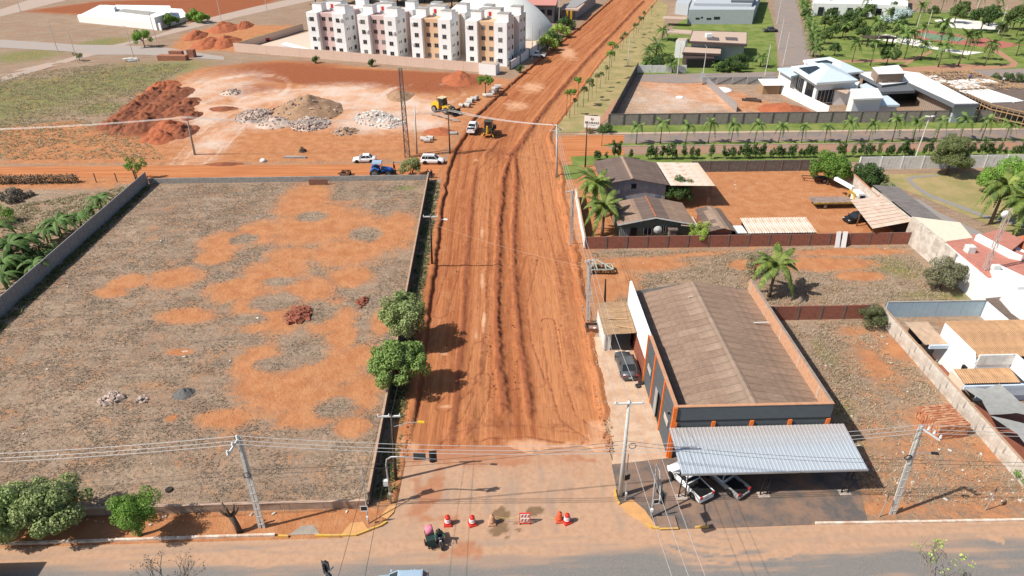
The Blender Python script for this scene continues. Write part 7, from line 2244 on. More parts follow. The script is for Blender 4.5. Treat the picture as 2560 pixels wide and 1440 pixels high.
make_tree('villa_shrub', 'smaller round shrub left of the large villa shrub', 'shrub', at(1805, 180), 2.0, 1.6, 1.3, 1.2, .3, LM_DARK, 142, 16, .6, 260, .26, .08)
make_tree('villa_thicket', 'dark thicket of shrubs beside the villa tower', 'shrub', at(1645, 172), 4.2, 2.6, 1.8, 1.8, .4, LM_DARK, 143, 30, .9, 180, .32, .1)
make_tree('street_shrub', 'dark shrubs beside the side street at the right edge', 'shrub', at(2520, 205), 4.4, 1.8, .9, 1.0, .3, LM_DARK, 144, 22, .7, 220, .26, .06)
t = thing('pergola', 'dark timber pergola on the park lawn', 'pergola', at(2165, 118))
for x in (0, 8):
    for y in (0, 3.2):
        part('post', MB().bx(x, x + .35, y, y + .35, 0, 2.5), M_WOODD, t)
part('roof', MB().bx(-.6, 9, -.5, 4.1, 2.5, 2.75), M_WOODD, t)
t = thing('clubhouse', 'white clubhouse at the top edge behind the park palms', 'building')
blk(t, 'wall', [(2035, 8), (2150, 10), (2270, 14), (2270, -20), (2035, -20)], 4.5, M_WHITE)
A, B = [(q.x, q.y) for q in (at(2035, 8, 4.5), at(2270, 14, 4.5))]
for j in range(6):
    win(t, lerp2(A, B, .06 + j * .155), lerp2(A, B, .12 + j * .155), 0, 3.2)
make_car('hatchback', 'black car on the street behind the park', at(2122, 24), .0, P_BLACK, 'hatch')
make_car('pickup_truck', 'dark silver pickup on the drive of the grey house', at(1925, 80), .1, P_GREY, 'double', 5.0, 1.85, 1.75, cat='pickup')
def thin_pole(label, uv, h, arm=True, m=None, grp='far light poles'):
    t = thing('light_pole', label, 'light pole', at(*uv), rr(0, 6), grp)
    part('post', MB().tube([(0, 0, -.2), (0, 0, h)], [.13, .08], 7), m or _mc['pole_concrete'], t)
    if arm:
        part('lamp_arm', MB().tube([(0, 0, h - .1), (1.0, 0, h + .35)], .04, 5), M_GALV, t)
    return t
for uv, h, lab in [((1569, 166), 8, 'pale pole beside the perimeter wall gate'), ((1693, 187), 8, 'pale pole in front of the villa garage'), ((1757, 190), 7.5, 'pale pole at the villa drive corner'), ((1912, 190), 8, 'pale pole at the corner of the villa lawn'), ((1946, 122), 9, 'pale pole on the near side of the avenue'), ((1957, 165), 9, 'pale pole on the avenue opposite the date palm'), ((1942, 60), 9, 'pale pole far up the avenue'), ((1330, 148), 10, 'pole on the pavement in front of the dome'), ((1348, 128), 10, 'pole behind the white pickup near the dome'), ((1397, 62), 8, 'dark pole by the yellow columns'), ((2190, 120), 9, 'floodlight pole beside the sand court'), ((2310, 98), 9, 'floodlight pole at the red sport court'), ((2280, 110), 9, 'floodlight pole left of the sport court'), ((2430, 60), 10, 'floodlight pole by the play sand'), ((2495, 85), 9, 'floodlight pole right of the play sand')]:
    thin_pole(lab, uv, h)
tt = thing('boulevard_lamp', 'tall boulevard lamp with twin flood heads', 'street lamp', at(2287, 398))
part('post', MB().tube([(0, 0, 0), (.25, 0, 8.2)], [.14, .09], 8), _mc['pole_concrete'], tt)
for s in (-1, 1):
    part('lamp_head', MB().box((.25 + s * .5, -.1, 8.3), (.7, .4, .14), s * .3), M_LAMPG, tt)
# ---------------------------------------------------------------- apartment blocks
APT_RZ = math.radians(-19)
M_APTW = mat('apartment_white', (.74, .74, .73), .75, var=.06, stain=.10)
WIN_ME = mesh('window', MB().bx(-.6, .6, -.02, .02, -.5, .5), M_DGLASS)
WFR_ME = mesh('frame', MB().bx(-.66, .66, -.035, -.0205, .5, .56).bx(-.66, .66, -.05, -.0205, -.58, -.5).bx(-.025, .025, -.03, -.0205, -.5, .5), mat('sill_grey', (.25, .25, .25), .7))
WIN2_ME = mesh('window', MB().bx(-.6, .6, -.02, .02, -.5, .5), mat('grey_pane', (.16, .155, .15), .3, var=.2))  # lighter grey pane, swapped in on some windows at random
SW_ME = mesh('window', MB().bx(-.02, .02, -.22, .22, -.35, .35), M_DGLASS)
SL_ME = mesh('window', MB().bx(-.02, .02, -.6, .6, -.55, .55), M_DGLASS)
AC_ME = mesh('air_conditioner', MB().bx(-.4, .4, -.36, -.02, -.3, .3), M_AC)
def apartment(label, loc, mc, seed):
    t = thing('apartment_block', label, 'apartment block', loc, APT_RZ, 'row of apartment blocks')
    H_ = 11.7
    for nm, d, m in [('wing', (0, 3.5, 0, 7, 0, H_), M_APTW), ('wing', (8.5, 12.2, 0, 7, 0, H_), M_APTW), ('centre_bay', (3.5, 8.5, 1.3, 7, 0, H_ - .2), mc), ('spine', (1.2, 10.9, 7, 12, 0, H_ - .3), mc), ('rear_wing', (0, 3.5, 12, 19, 0, H_), M_APTW), ('rear_wing', (8.5, 12.2, 12, 19, 0, H_), M_APTW), ('rear_bay', (3.5, 8.5, 12, 17.7, 0, H_ - .2), mc)]:
        part(nm, MB().bx(*d), m, t)
    for d in [(.9, 4.0, 2.4, 5.2, H_, H_ + 2.1), (8.9, 12.19, 1.6, 4.6, H_, H_ + 2.0), (8.9, 12.19, 4.61, 6.6, H_, H_ + 1.1), (4.4, 8.4, 6.2, 9.4, H_ - .2, H_ + 2.4), (1.0, 4.2, 9.0, 12.0, H_ - .3, H_ + 1.7), (.6, 3.4, 14, 17, H_, H_ + 2.0), (9.0, 12.1, 14, 17, H_, H_ + 2.0)]:
        bx_ = part('rooftop_box', MB().bx(*d), M_APTW, t)
        part('lid', MB().bx(d[0] - .06, d[1] + .06, d[2] - .06, d[3] + .06, d[5], d[5] + .1), M_CONC, bx_)
    part('red_panel', MB().bx(4.9, 5.7, 6.14, 6.19, H_ + .5, H_ + 1.6), M_RED, t)
    rs = random.Random(seed)
    for f_ in range(4):
        z = 1.5 + f_ * 2.8
        for x, y in ((1.8, 0), (4.9, 1.3), (7.2, 1.3), (10.3, 0)):
            w_ = part('window', WIN2_ME if rs.random() < .22 else WIN_ME, None, t, loc=(x, y - .015, z))
            part('frame', WFR_ME, None, w_)
            if y == 0 and rs.random() < .32:
                part('air_conditioner', AC_ME, None, t, loc=(x + rs.choice((-1.1, 1.1)), y, z + .3))
        for y in (1.6, 2.7, 13.6, 14.7):
            part('window', SW_ME, None, t, loc=(12.215, y, z + .2))
        for y in (5.4, 17.4):
            part('window', SL_ME, None, t, loc=(12.215, y, z))
    return t
M_PINK = mat('pink_render', (.56, .41, .38), .8, var=.08)
M_PEACH = mat('peach_render', (.60, .40, .25), .8, var=.08)
for i, lab in enumerate(['leftmost apartment block with a dusty pink centre bay', 'second apartment block from the left with a dusty pink bay', 'third apartment block from the left with a peach bay', 'rightmost apartment block with a peach bay beside the road']):
    p = Vector((-37.6, 210.6, 0)) + Vector((15.75, -5.1, 0)) * (i - 1)
    apartment(lab, p, M_PINK if i < 2 else M_PEACH, i)
M_BEIGE = mat('beige_wall', (.60, .44, .35), .9, var=.1, stain=.12)
panel_wall('condominium_wall', 'long beige wall in front of the apartment blocks', (-77.5, 219), (-1.2, 190.2), 2.5, 6, M_BEIGE, None, t=.15)
panel_wall('parking_wall', 'beige wall on the west side of the apartment parking', (-77.5, 219.2), (-64, 252), 2.2, 6, M_BEIGE, None, t=.15, cap=mat('yellow_trim', (.6, .42, .12), .8))
sheet('parking_ground', [(-77, 219.5), (0, 190.5), (22, 236), (-52, 268)], .06, mat('pale_paving', (.60, .46, .36), .9, var=.12))
t = thing('gate_booth', 'small white gate booth at the corner of the condominium wall', 'booth', (-2.4, 188.2, 0), APT_RZ)
part('wall', MB().bx(0, 4.8, 0, 3.4, 0, 2.7), M_WHITE, t)
part('roof', MB().bx(.2, 4.6, .2, 3.2, 2.72, 2.8), M_FLATR, t)
panel_wall('pavement_wall', 'white wall on the pavement right of the apartment blocks', (6.2, 193), (21.5, 231), 2.2, 8, M_WHITE, mat('dark_pier', (1, 1, 1)), t=.2, post=.6)
t = thing('parking_ramp', 'white sloping ramp roof beside the leftmost apartment block', 'ramp', (-62.5, 216.5, 0), APT_RZ)
part('deck', MB().add([(0, 0, 2.6), (10, 0, .6), (10, 3, .6), (0, 3, 2.6), (0, 0, 0), (10, 0, 0), (10, 3, 0), (0, 3, 0)], [(0, 1, 2, 3), (0, 4, 5, 1), (1, 5, 6, 2), (2, 6, 7, 3), (3, 7, 4, 0)]), M_WHITE, t)
part('opening', MB().bx(1, 3.4, -.05, -.01, .2, 1.8), M_BLACK, t)
b = MB()
secs = []
n_ = 14
for i in range(15):
    f_ = i / 14
    x = -21 + 42 * f_
    w = 16 * (1 - (2 * f_ - 1) ** 2 * .55)
    h = 12.5 * (1 - (2 * f_ - 1) ** 2) ** .75 + .05
    secs.append([(x, -w * math.cos(math.pi * k_ / n_), h * math.sin(math.pi * k_ / n_)) for k_ in range(n_ + 1)])
single('domed_hall', b.loft(secs), mat('membrane_white', (.66, .66, .62), .7, var=.05), 'large white domed hall behind the apartment blocks', 'hall', (3.0, 249, 0), math.radians(-35), smooth=True)
t = thing('school', 'long school building with a salmon red roof behind the dome', 'building')
blk(t, 'wall', [(1215, 12), (1385, 14), (1395, -20), (1215, -20)], 6, mat('school_grey', (.30, .29, .28), .8, var=.15))
slab(t, 'roof', [(1195, 10, 6.6), (1390, 13, 6.6), (1400, -25, 9.0), (1195, -25, 9.0)], .2, mat('salmon_roof', (.50, .22, .18), .8, var=.1))
A, B = [(q.x, q.y) for q in (at(1215, 12, 6), at(1385, 14, 6))]
for j in range(9):
    win(t, lerp2(A, B, .04 + j * .108), lerp2(A, B, .11 + j * .108), 2.6, 4.6)
t = thing('yellow_column_building', 'grey entrance building with two bright yellow columns', 'building')
blk(t, 'wall', [(1405, 18), (1440, 18), (1490, -14), (1460, -20)], 4.2, mat('school_grey', (1, 1, 1)))
slab(t, 'canopy', [(1400, 22, 4.0), (1446, 24, 4.0), (1462, 8, 4.0), (1412, 8, 4.0)], .5, M_FLATR)
for u in (1415, 1425):
    q = at(u, 54)
    part('column', MB().bx(q.x, q.x + .7, q.y, q.y + .5, 0, 3.6), mat('bright_yellow', (.75, .42, .03), .6), t)
# far trees behind the blocks
ft = [make_tree('far_tree', 'dense dark tree in the belt behind the apartment blocks', 'tree', (0, -240 - i, 0), 6, 5, 3.6, 4.6, 1.5, lm, 150 + i, 34, 1.5, 60, .6, .25, 'tree belt behind the apartments') for i, lm in enumerate((LM_DARK, LM_GREEN))]
for i, u in enumerate(range(790, 1215, 34)):
    if i < 2:
        ft[i].location = at(u, 12)
    else:
        dup(ft[i % 2], at(u, rr(0, 22)), rr(0, 6), None, rr(1.0, 1.45))
for uv, s, lm, lab in [((1415, 74), 1.0, LM_DARK, 'dark clipped tree by the yellow columns'), ((1400, 92), 1.1, LM_LIME, 'lime green tree beside the dome'), ((1380, 112), 1.0, LM_DARK, 'dark tree beside the dome'), ((1368, 124), 1.05, LM_LIME, 'lime green tree nearest the white pickup')]:
    make_tree('pavement_tree', lab, 'tree', at(*uv), 3.0 * s, 2.6, 1.7, 2.2, .8, lm, 160, 20, .9, 120, .4, .15)
# ---------------------------------------------------------------- white house, far poles
t = thing('white_compound', 'white walled house on the far field at the top left', 'house')
blk(t, 'wall', [(193, 38), (400, 58), (402, 55), (260, 32), (196, 36)], 2.4, M_WHITE)
blk(t, 'boundary', [(193, 40), (398, 60), (470, 40), (455, 22), (250, 12)], 1.6, M_WHITE)
blk(t, 'house_body', [(262, 26), (385, 44), (430, 30), (425, 14), (290, 12)], 4.2, M_WHITE)
blk(t, 'tower', [(255, 16), (285, 20), (290, 14), (262, 12)], 5.5, M_WHITE)
slab(t, 'roof', [(290, 28, 4.3), (370, 38, 4.3), (390, 30, 4.3), (310, 22, 4.3)], .1, M_CONC)
win(t, a2(404, 66), a2(412, 64), .5, 3.4)
for uv, s, lab in [((488, 55), 1, 'round shrub at the corner of the white compound'), ((505, 58), .8, 'small shrub beside the compound corner'), ((425, 68), 1.0, 'dark garden tree by the compound gate')]:
    make_tree('compound_tree', lab, 'tree', at(*uv), 3 * s, 2.6, 2 * s, 2.4 * s, .8, LM_GREEN, 170, 16, 1.0, 90, .5, .15)
for uv, h, lab in [((145, 130), 9, 'pale pole left of the lane crossing'), ((195, 158), 9, 'pale pole with a small plant at the lane bend'), ((335, 146), 9, 'pale pole beside the slab heap'), ((391, 104), 9, 'pale pole opposite the compound'), ((555, 62), 9, 'pale pole on the far lane'), ((668, 30), 9, 'pale pole near the top of the lane'), ((52, 30), 9, 'pale pole at the top left corner')]:
    thin_pole(lab, uv, h)
make_tree('field_tree', 'bushy green tree by the concrete lane', 'tree', at(362, 118), 3.0, 2.6, 2.0, 3.0, 1.2, LM_GREEN, 171, 18, .9, 140, .36, .14)
make_tree('field_plant', 'small brown-green plant at the foot of a lane pole', 'plant', at(200, 152), 1.5, 1.2, 1.0, 1.5, .5, LM_OLIVE, 172, 10, .5, 140, .3, .08)
# ---------------------------------------------------------------- earth heaps and rubble
M_HEAPD = mat('heap_dark_red', (.27, .088, .04), .97, var=.4, scale=.8, c2=(.17, .06, .032), bump=.8)
M_HEAPR = mat('heap_red', (.38, .115, .05), .97, var=.25, scale=.8, bump=.8)
M_HEAPB = mat('heap_brown', (.36, .22, .13), .97, var=.3, scale=.8, bump=.8)
M_HEAPP = mat('heap_pale', (.55, .42, .34), .97, var=.25, scale=.8, bump=.8)
def heap(label, uv, ru, rv, h, m, seed, chunks=0, cm=None, cat='soil heap', name='soil_heap', rough=.35, asym=0):
    c = at(*uv)
    rx = (at(uv[0] + ru, uv[1]) - c).length
    ry = max(.5, (at(uv[0], uv[1] - rv) - c).length)
    n = 34
    g = np.linspace(-1.15, 1.15, n)
    a_, b_ = np.meshgrid(g, g)
    r = np.sqrt(a_ ** 2 + b_ ** 2) * (1 + .35 * (fbm(a_ + 9, b_ + 5, 1.5, 3, seed) - .5))
    z = np.clip(1 - r, 0, 1) ** .85 * h
    z = z * (1 + rough * 2.2 * (fbm(a_ * 3 + seed, b_ * 3, 1.2, 4, seed + 3) - .5) + rough * 1.2 * (fbm(a_ * 9 + seed, b_ * 9, 1.0, 2, seed + 7) - .5)) - .12
    V_ = np.stack([a_ * rx, b_ * ry, np.where(r > 1.02, -.3, z)], -1).reshape(-1, 3)
    if not chunks:
        o = part(name, npmesh(name, V_, grid_faces(n, n), m, True), None, None, loc=c)
        return tag(o, label, cat)
    t = thing(name, label, cat, c)
    part('mound', npmesh('mound', V_, grid_faces(n, n), m, True), None, t)
    b = MB()
    rs = random.Random(seed)
    for i in range(chunks):
        a1, r1 = rs.uniform(0, 6.28), rs.random() ** .6
        x, y = math.cos(a1) * r1, math.sin(a1) * r1
        zz = max(0, 1 - r1) ** .85 * h
        s = rs.uniform(.1, .36) * (1.6 if rs.random() < .12 else 1)
        b.box((x * rx, y * ry, zz + s * .1), (s * rs.uniform(.8, 1.8), s, s * rs.uniform(.3, .7)), rs.uniform(0, 3), rs.uniform(-.6, .6), rs.uniform(-.6, .6))
    o = part('rubble_chunks', b, cm, t)
    o['kind'] = 'stuff'
    return t
cl = [(410, 218, 34, 14, 2.0), (385, 232, 26, 12, 1.6), (440, 235, 38, 14, 1.8), (360, 250, 30, 12, 1.6), (420, 255, 42, 14, 1.9), (470, 258, 30, 12, 1.6), (335, 268, 30, 12, 1.6), (390, 275, 40, 13, 1.7), (445, 278, 36, 13, 1.6), (310, 290, 34, 13, 1.6), (365, 298, 40, 13, 1.7), (280, 312, 36, 12, 1.5), (340, 322, 44, 12, 1.5), (420, 318, 40, 14, 1.7), (460, 330, 34, 14, 1.6), (400, 345, 46, 14, 1.8), (300, 325, 30, 10, 1.2), (480, 290, 24, 10, 1.3)]
for i, (u, v, ru, rv, h) in enumerate(cl):
    ps = ['topmost', 'upper left', 'upper right', 'upper west', 'upper middle', 'upper east', 'middle west', 'central', 'middle east', 'western', 'inner', 'lower west', 'lower middle', 'lower inner', 'south-east', 'lowest', 'south-west', 'easternmost'][i]
    heap('dark red soil heap, the %s one of the dumped cluster' % ps, (u, v), ru * 1.1, rv * 1.15, h * .75, M_HEAPD if i not in (0, 13, 15) else M_HEAPR, 200 + i, name='soil_heap', rough=.8)
for i, (u, v, ru, rv, h, lab) in enumerate([(560, 72, 36, 12, 2.4, 'top left'), (612, 66, 22, 8, 2.0, 'top right'), (490, 92, 26, 10, 2.2, 'left'), (520, 112, 40, 12, 2.4, 'front'), (566, 108, 34, 14, 2.6, 'tallest')]):
    heap('bright red soil heap behind the parking, the %s one' % lab, (u, v), ru, rv, h, M_HEAPR, 230 + i)
M_CHG = mat('grey_pink_rubble', (.50, .39, .33), .9, var=.4, c2=(.25, .18, .15), scale=.6)
heap('large brown earth heap with a rubble skirt in the middle of the field', (765, 280), 90, 28, 3.6, M_HEAPB, 240, 160, M_CHG, 'rubble heap', 'rubble_heap')
heap('grey slab rubble heap left of the brown earth heap', (640, 292), 52, 16, 1.7, M_HEAPP, 241, 380, M_CHG, 'rubble heap', 'rubble_heap')
heap('pale rubble heap in front of the brown earth heap', (690, 308), 50, 14, 1.5, M_HEAPP, 242, 120, M_CHG, 'rubble heap', 'rubble_heap')
heap('coarse grey rubble heap at the foot of the brown earth heap', (775, 312), 52, 16, 1.7, M_HEAPP, 243, 420, M_CHG, 'rubble heap', 'rubble_heap')
heap('white rubble heap near the lattice tower', (935, 296), 54, 18, 1.4, M_HEAPP, 244, 160, M_WHITEW, 'rubble heap', 'rubble_heap')
heap('white rubble heap left of the lattice tower', (975, 310), 40, 12, 1.1, M_HEAPP, 249, 120, M_WHITEW, 'rubble heap', 'rubble_heap')
heap('small pale heap with weeds right of the rubble', (862, 330), 36, 10, 1.1, M_HEAPB, 245, 60, M_CHG, 'rubble heap', 'rubble_heap')
heap('small pale gravel heap inside the looping track', (580, 232), 28, 8, .9, M_HEAPP, 246, 50, M_CHG, 'rubble heap', 'rubble_heap')
heap('dark red soil heap in front of the condominium wall', (1150, 200), 46, 16, 2.4, M_HEAPR, 247)
heap('low brown soil heap left of the lattice tower top', (1000, 240), 36, 14, 1.3, M_HEAPB, 248)
heap('red soil heap beside the dark wooden pole', (1100, 330), 44, 10, 1.0, M_HEAPR, 250)
heap('low brown bank crossing the haul track', (560, 272), 44, 7, .7, M_HEAPD, 251)
heap('long low soil bank at the side road entrance', (560, 411), 60, 6, .5, M_HEAPD, 252)
heap('large red soil heap on the building plot of the white villa', (1960, 276), 70, 16, 1.8, M_HEAPR, 253)
heap('dark root ball lying in the field', (757, 378), 11, 5, .9, M_WOODD, 254, name='root_ball', cat='root ball', rough=.8)
# things lying in the near lot
M_BRKH = mat('brick_rubble', (.30, .10, .06), .95, var=.35)
heap('pile of broken red bricks in the middle of the dry lot', (748, 788), 30, 22, .5, M_BRKH, 260, 170, M_BRKH, 'brick pile', 'brick_pile')
heap('small clump of broken red bricks on the dry lot', (905, 757), 14, 12, .35, M_BRKH, 261, 40, M_BRKH, 'brick pile', 'brick_pile')
heap('dark grey gravel heap on the dry lot', (462, 984), 30, 16, .75, mat('dark_gravel', (.14, .135, .13), .95, var=.3, scale=8), 262, cat='gravel heap', name='gravel_heap')
heap('pale rubble scatter left of the gravel heap', (278, 998), 28, 14, .35, M_HEAPP, 263, 60, M_CHG, 'rubble heap', 'rubble_heap')
heap('small pale sand heap beside the gravel heap', (356, 1000), 18, 10, .3, M_HEAPP, 264, 12, M_CHG, 'sand heap', 'sand_heap')
heap('small pale sand spill on the dry lot', (460, 878), 26, 8, .12, M_HEAPP, 265, cat='sand heap', name='sand_heap')
# ---------------------------------------------------------------- pipes, slabs, bricks at the field
PIPE = mesh('pipe', MB().lathe([(.38, -.75), (.5, -.75), (.5, .75), (.38, .75), (.38, .7), (.38, -.7)], (0, 0, 0), 14, 'x'), mat('pipe_concrete', (.50, .46, .42), .9, var=.2))
PIPC = mesh('pipe', MB().lathe([(.1, -.8), (.17, -.8), (.17, .8), (.1, .8)], (0, 0, 0), 8, 'x'), mat('clay_pipe', (.38, .27, .21), .9, var=.3))
for i, (u, v, s, z, lab) in enumerate([(1154, 268, .8, .45, 'short concrete pipe by the loader bucket'), (1168, 268, 1, .5, 'concrete pipe beside the long stack, first of the row'), (1172, 262, 1, .5, 'concrete pipe second of the row by the loader'), (1176, 256, 1, .5, 'concrete pipe third of the row by the loader'), (1184, 252, 1, .5, 'concrete pipe fourth of the row by the loader'), (1190, 250, 1, .5, 'open ended concrete pipe at the end of the row'), (1213, 242, .8, .4, 'small concrete pipe at the young tree foot'), (1224, 243, 1, .5, 'concrete pipe under the young tree'), (1230, 236, 1, .5, 'concrete pipe behind the young tree'), (1238, 228, 1.1, .55, 'dark shaded concrete pipe farthest up the road'), (1245, 222, 1.1, .55, 'concrete pipe at the top of the roadside row'), (1060, 352, .9, .45, 'white concrete pipe left of the trio by the dark pole'), (1068, 356, .9, .45, 'white concrete pipe nearest the parked suv'), (1076, 350, .9, .45, 'white concrete pipe right of the trio by the dark pole')]):
    o = dup(bpy.data.objects.new('concrete_pipe', PIPE), at(u, v) + Vector((0, 0, z)), rr(-.9, .1) if i not in (5,) else 1.2, lab, s, 'concrete pipes by the road')
    o['category'] = 'pipe'
for i in range(26):
    o = dup(bpy.data.objects.new('clay_pipe', PIPC), at(1088 + (i * 23) % 56, 288 + (i * 7) % 17) + Vector((0, 0, .17 + .2 * (i % 2))), rr(-.7, -.1), 'thin clay pipe in the loose stack behind the dark pole', 1.1, 'clay pipes stacked behind the pole')
    o['category'] = 'pipe'
single('concrete_slab', MB().bx(-1.5, 1.5, -.2, .2, 0, .25), M_CONC, 'long pale concrete beam on the bank of the side road', 'beam', at(738, 395), -.05, sc=1.4)
single('white_sack', MB().lathe([(.5, 0), (.6, .25), (.4, .5), (.1, .58)], (0, 0, 0), 9), M_WHITE, 'white sack at the edge of the side road', 'sack', at(658, 404), .4, smooth=True)
single('manhole_slab', MB().bx(-.8, .8, -.7, .7, 0, .35), M_CONC, 'square pale manhole slab at the road edge', 'slab', at(1133, 335), .1)
t = thing('brick_stack', 'orange brick stacks beside the concrete lane', 'brick stack', at(436, 150), -.1)
for d in [(-4.5, 4, -1, 1, 0, 1.4), (-3, 1, 3, 4.4, 0, 1.8), (2.4, 4.4, 3.2, 5, 0, 2.2)]:
    part('brick_block', MB().bx(*d), brickmat('far_brick', (.42, .17, .09), (.34, .12, .07), (.25, .12, .08), .6, .4, .05) if d[0] == -4.5 else bpy.data.materials['far_brick'], t)
t = thing('slab_stack', 'heap of pale concrete slabs in the grass', 'slab heap', at(328, 152), .2)
for i in range(5):
    part('slab', MB().box((rr(-.8, .8), rr(-.8, .8), .12 + i * .14), (2.6, 1.2, .12), rr(-.5, .5), rr(-.1, .1)), M_WHITEW, t)
# ---------------------------------------------------------------- machines and cars at the upper junction
M_YEL = mat('machine_yellow', (.68, .40, .03), .5, var=.12)
t = thing('wheel_loader', 'yellow wheel loader with its black bucket lowered', 'wheel loader', at(1112, 281), math.radians(-38), sc=1.05)
part('rear_body', MB().loft([[(-3.2, -.8, 1.0), (-3.2, .8, 1.0), (-3.2, .7, 1.9), (-3.2, -.7, 1.9)], [(-.9, -.95, .9), (-.9, .95, .9), (-.9, .85, 2.2), (-.9, -.85, 2.2)]]), M_YEL, t, fixn=True)
part('front_frame', MB().bx(-.2, 1.6, -.6, .6, .7, 1.7), M_YEL, t)
part('cab', MB().loft([[(-1.2, -.75, 1.7), (.3, -.75, 1.7), (.3, .75, 1.7), (-1.2, .75, 1.7)], [(-1.1, -.68, 3.1), (.1, -.68, 3.1), (.1, .68, 3.1), (-1.1, .68, 3.1)]]), M_DGLASS, t, fixn=True)
part('cab_roof', MB().bx(-1.3, .35, -.85, .85, 3.11, 3.25), mat('cream_plastic', (.62, .5, .3), .6), t)
part('exhaust', MB().tube([(-2.4, .4, 1.9), (-2.4, .4, 3.0)], .08, 6), M_BLACK, t)
for x in (-2.1, 1.1):
    for s in (-1, 1):
        wheel(t, x, s * .95, .72, .5)
for s in (-1, 1):
    part('boom_arm', MB().tube([(.8, s * .45, 1.8), (2.2, s * .45, 1.5), (3.1, s * .45, .6)], .14, 5), M_STEELD, t)
part('bucket', MB().extr([(3.0, .25), (3.9, .1), (4.0, .15), (3.3, .5), (3.2, 1.0), (3.6, 1.35), (3.5, 1.4), (3.0, 1.05)], -1.35, 1.35, 'y'), M_STEELD, t, fixn=True)
t = thing('tractor', 'blue farm tractor behind the low back wall', 'tractor', at(952, 441), 0)
P_TB = carpaint('tractor_blue', (.02, .12, .42))
part('hood', MB().loft([[(.3, -.45, 1.0), (.3, .45, 1.0), (.3, .4, 1.85), (.3, -.4, 1.85)], [(1.8, -.4, .95), (1.8, .4, .95), (1.8, .33, 1.65), (1.8, -.33, 1.65)], [(2.3, -.3, 1.0), (2.3, .3, 1.0), (2.25, .25, 1.45), (2.25, -.25, 1.45)]]), P_TB, t, True, fixn=True)
part('chassis', MB().bx(-1.2, 2.3, -.3, .3, .6, 1.1), M_STEELD, t)
part('front_weight', MB().bx(2.3, 2.8, -.4, .4, .6, 1.1), M_BLACK, t)
part('seat', MB().box((-.6, 0, 1.5), (.5, .5, .6)), M_BLACK, t)
for s in (-1, 1):
    part('fender', MB().tube([(-1.6, s * .85, 1.4), (-.9, s * .85, 1.9), (-.1, s * .85, 1.5)], .2, 6), P_TB, t)
    for x in (-1.2, .3):
        part('cab_post', MB().bar((x, s * .6, 1.3), (x, s * .6, 2.6), .08), M_BLACK, t)
    wheel(t, -.9, s * .9, .85, .45)
    wheel(t, 1.6, s * .85, .6, .38)
part('cab_roof', MB().loft([[(-1.35, -.75, 2.6), (.5, -.75, 2.6), (.5, .75, 2.6), (-1.35, .75, 2.6)], [(-1.25, -.65, 2.85), (.4, -.65, 2.85), (.4, .65, 2.85), (-1.25, .65, 2.85)]]), P_BLUE, t, fixn=True)
harrow('rusty disc harrow hitched behind the blue tractor', at(872, 441), math.radians(90), M_RUST, mat('dark_rust', (1, 1, 1)), 7, 2.2, 1.8, True)
t = thing('backhoe', 'dark olive backhoe with yellow arm seen from behind', 'backhoe', at(1222, 338), math.radians(82))
M_OLV = mat('olive_paint', (.07, .07, .045), .6, var=.2)
part('body', MB().bx(-1.0, 2.6, -.75, .75, .8, 1.8), M_OLV, t)
part('cab', MB().loft([[(-.9, -.85, 1.8), (.7, -.85, 1.8), (.7, .85, 1.8), (-.9, .85, 1.8)], [(-.8, -.75, 3.0), (.5, -.75, 3.0), (.5, .75, 3.0), (-.8, .75, 3.0)]]), M_DGLASS, t, fixn=True)
part('cab_roof', MB().bx(-1.0, .7, -.9, .9, 3.01, 3.15), M_OLV, t)
for s in (-1, 1):
    wheel(t, -.4, s * .95, .75, .45)
    wheel(t, 2.0, s * .8, .5, .35)
    part('stabiliser', MB().bar((-1.2, s * .7, .9), (-1.5, s * 1.2, .2), .16), M_YEL, t)
    part('loader_arm', MB().bar((.8, s * .9, 1.6), (3.3, s * .8, .8), .18), M_OLV, t)
part('dig_arm', MB().bar((-1.1, 0, 1.0), (-1.7, .1, 2.4), .28).bar((-1.7, .1, 2.4), (-1.9, .2, .9), .22), M_YEL, t)
part('bucket', MB().bx(3.2, 3.9, -1.1, 1.1, .3, 1.1), M_STEELD, t)
make_car('sedan', 'white sedan parked on the side road behind the tractor', at(912, 404), math.pi + .03, P_WHITE, 'sedan', 4.3, 1.7, 1.45)
make_car('suv', 'white compact suv parked at the road corner', at(1082, 408), -.06, P_WHITE, 'suv', 4.35, 1.8, 1.68)
make_car('pickup_truck', 'white double cab pickup facing away beside the backhoe', at(1182, 326), math.radians(80), P_WHITE, 'double', 5.2, 1.85, 1.8, cat='pickup')
make_car('pickup_truck', 'white pickup on the pavement beside the apartment blocks', at(1344, 142), math.radians(165), P_WHITE, 'single', 4.8, 1.8, 1.7, cat='pickup')
make_car('hatchback', 'red car on the pale apartment parking', at(661, 103, .06), .2, P_RED, 'hatch', 4.1, 1.7, 1.5)
person('person in dark clothes walking ahead of the tractor', at(986, 428), .2, WALK, mat('dark_shirt', (.02, .02, .025), .8), mat('dark_trousers', (.04, .035, .04), .8), (.015, .012, .01))
person('person sitting low in dark clothes at the end of the low wall', at(1070, 445), 1.2, STAND, mat('dark_shirt', (1, 1, 1)), mat('denim', (.06, .09, .15), .8), (.015, .012, .01), sc=.95)
person('person in a dark jacket at the end of the low wall, the right of two', at(1079, 446), 2.2, STAND, mat('navy_shirt', (.02, .03, .07), .8), mat('denim', (1, 1, 1)), (.015, .012, .01), sc=.95)
lattice('tall grey steel lattice tower at the edge of the rubble field', at(1019, 393), 16.6, .9, mat('weathered_steel', (.22, .18, .16), .7, .3, var=.3), 16, name='lattice_tower', taper=.55)
make_tree('junction_bush', 'bushy olive shrub behind the low wall by the parked suv', 'bush', at(1032, 441), 1.9, 1.6, 1.6, 2.0, .6, LM_OLIVE, 180, 26, .6, 420, .2, .07, trunks=3)
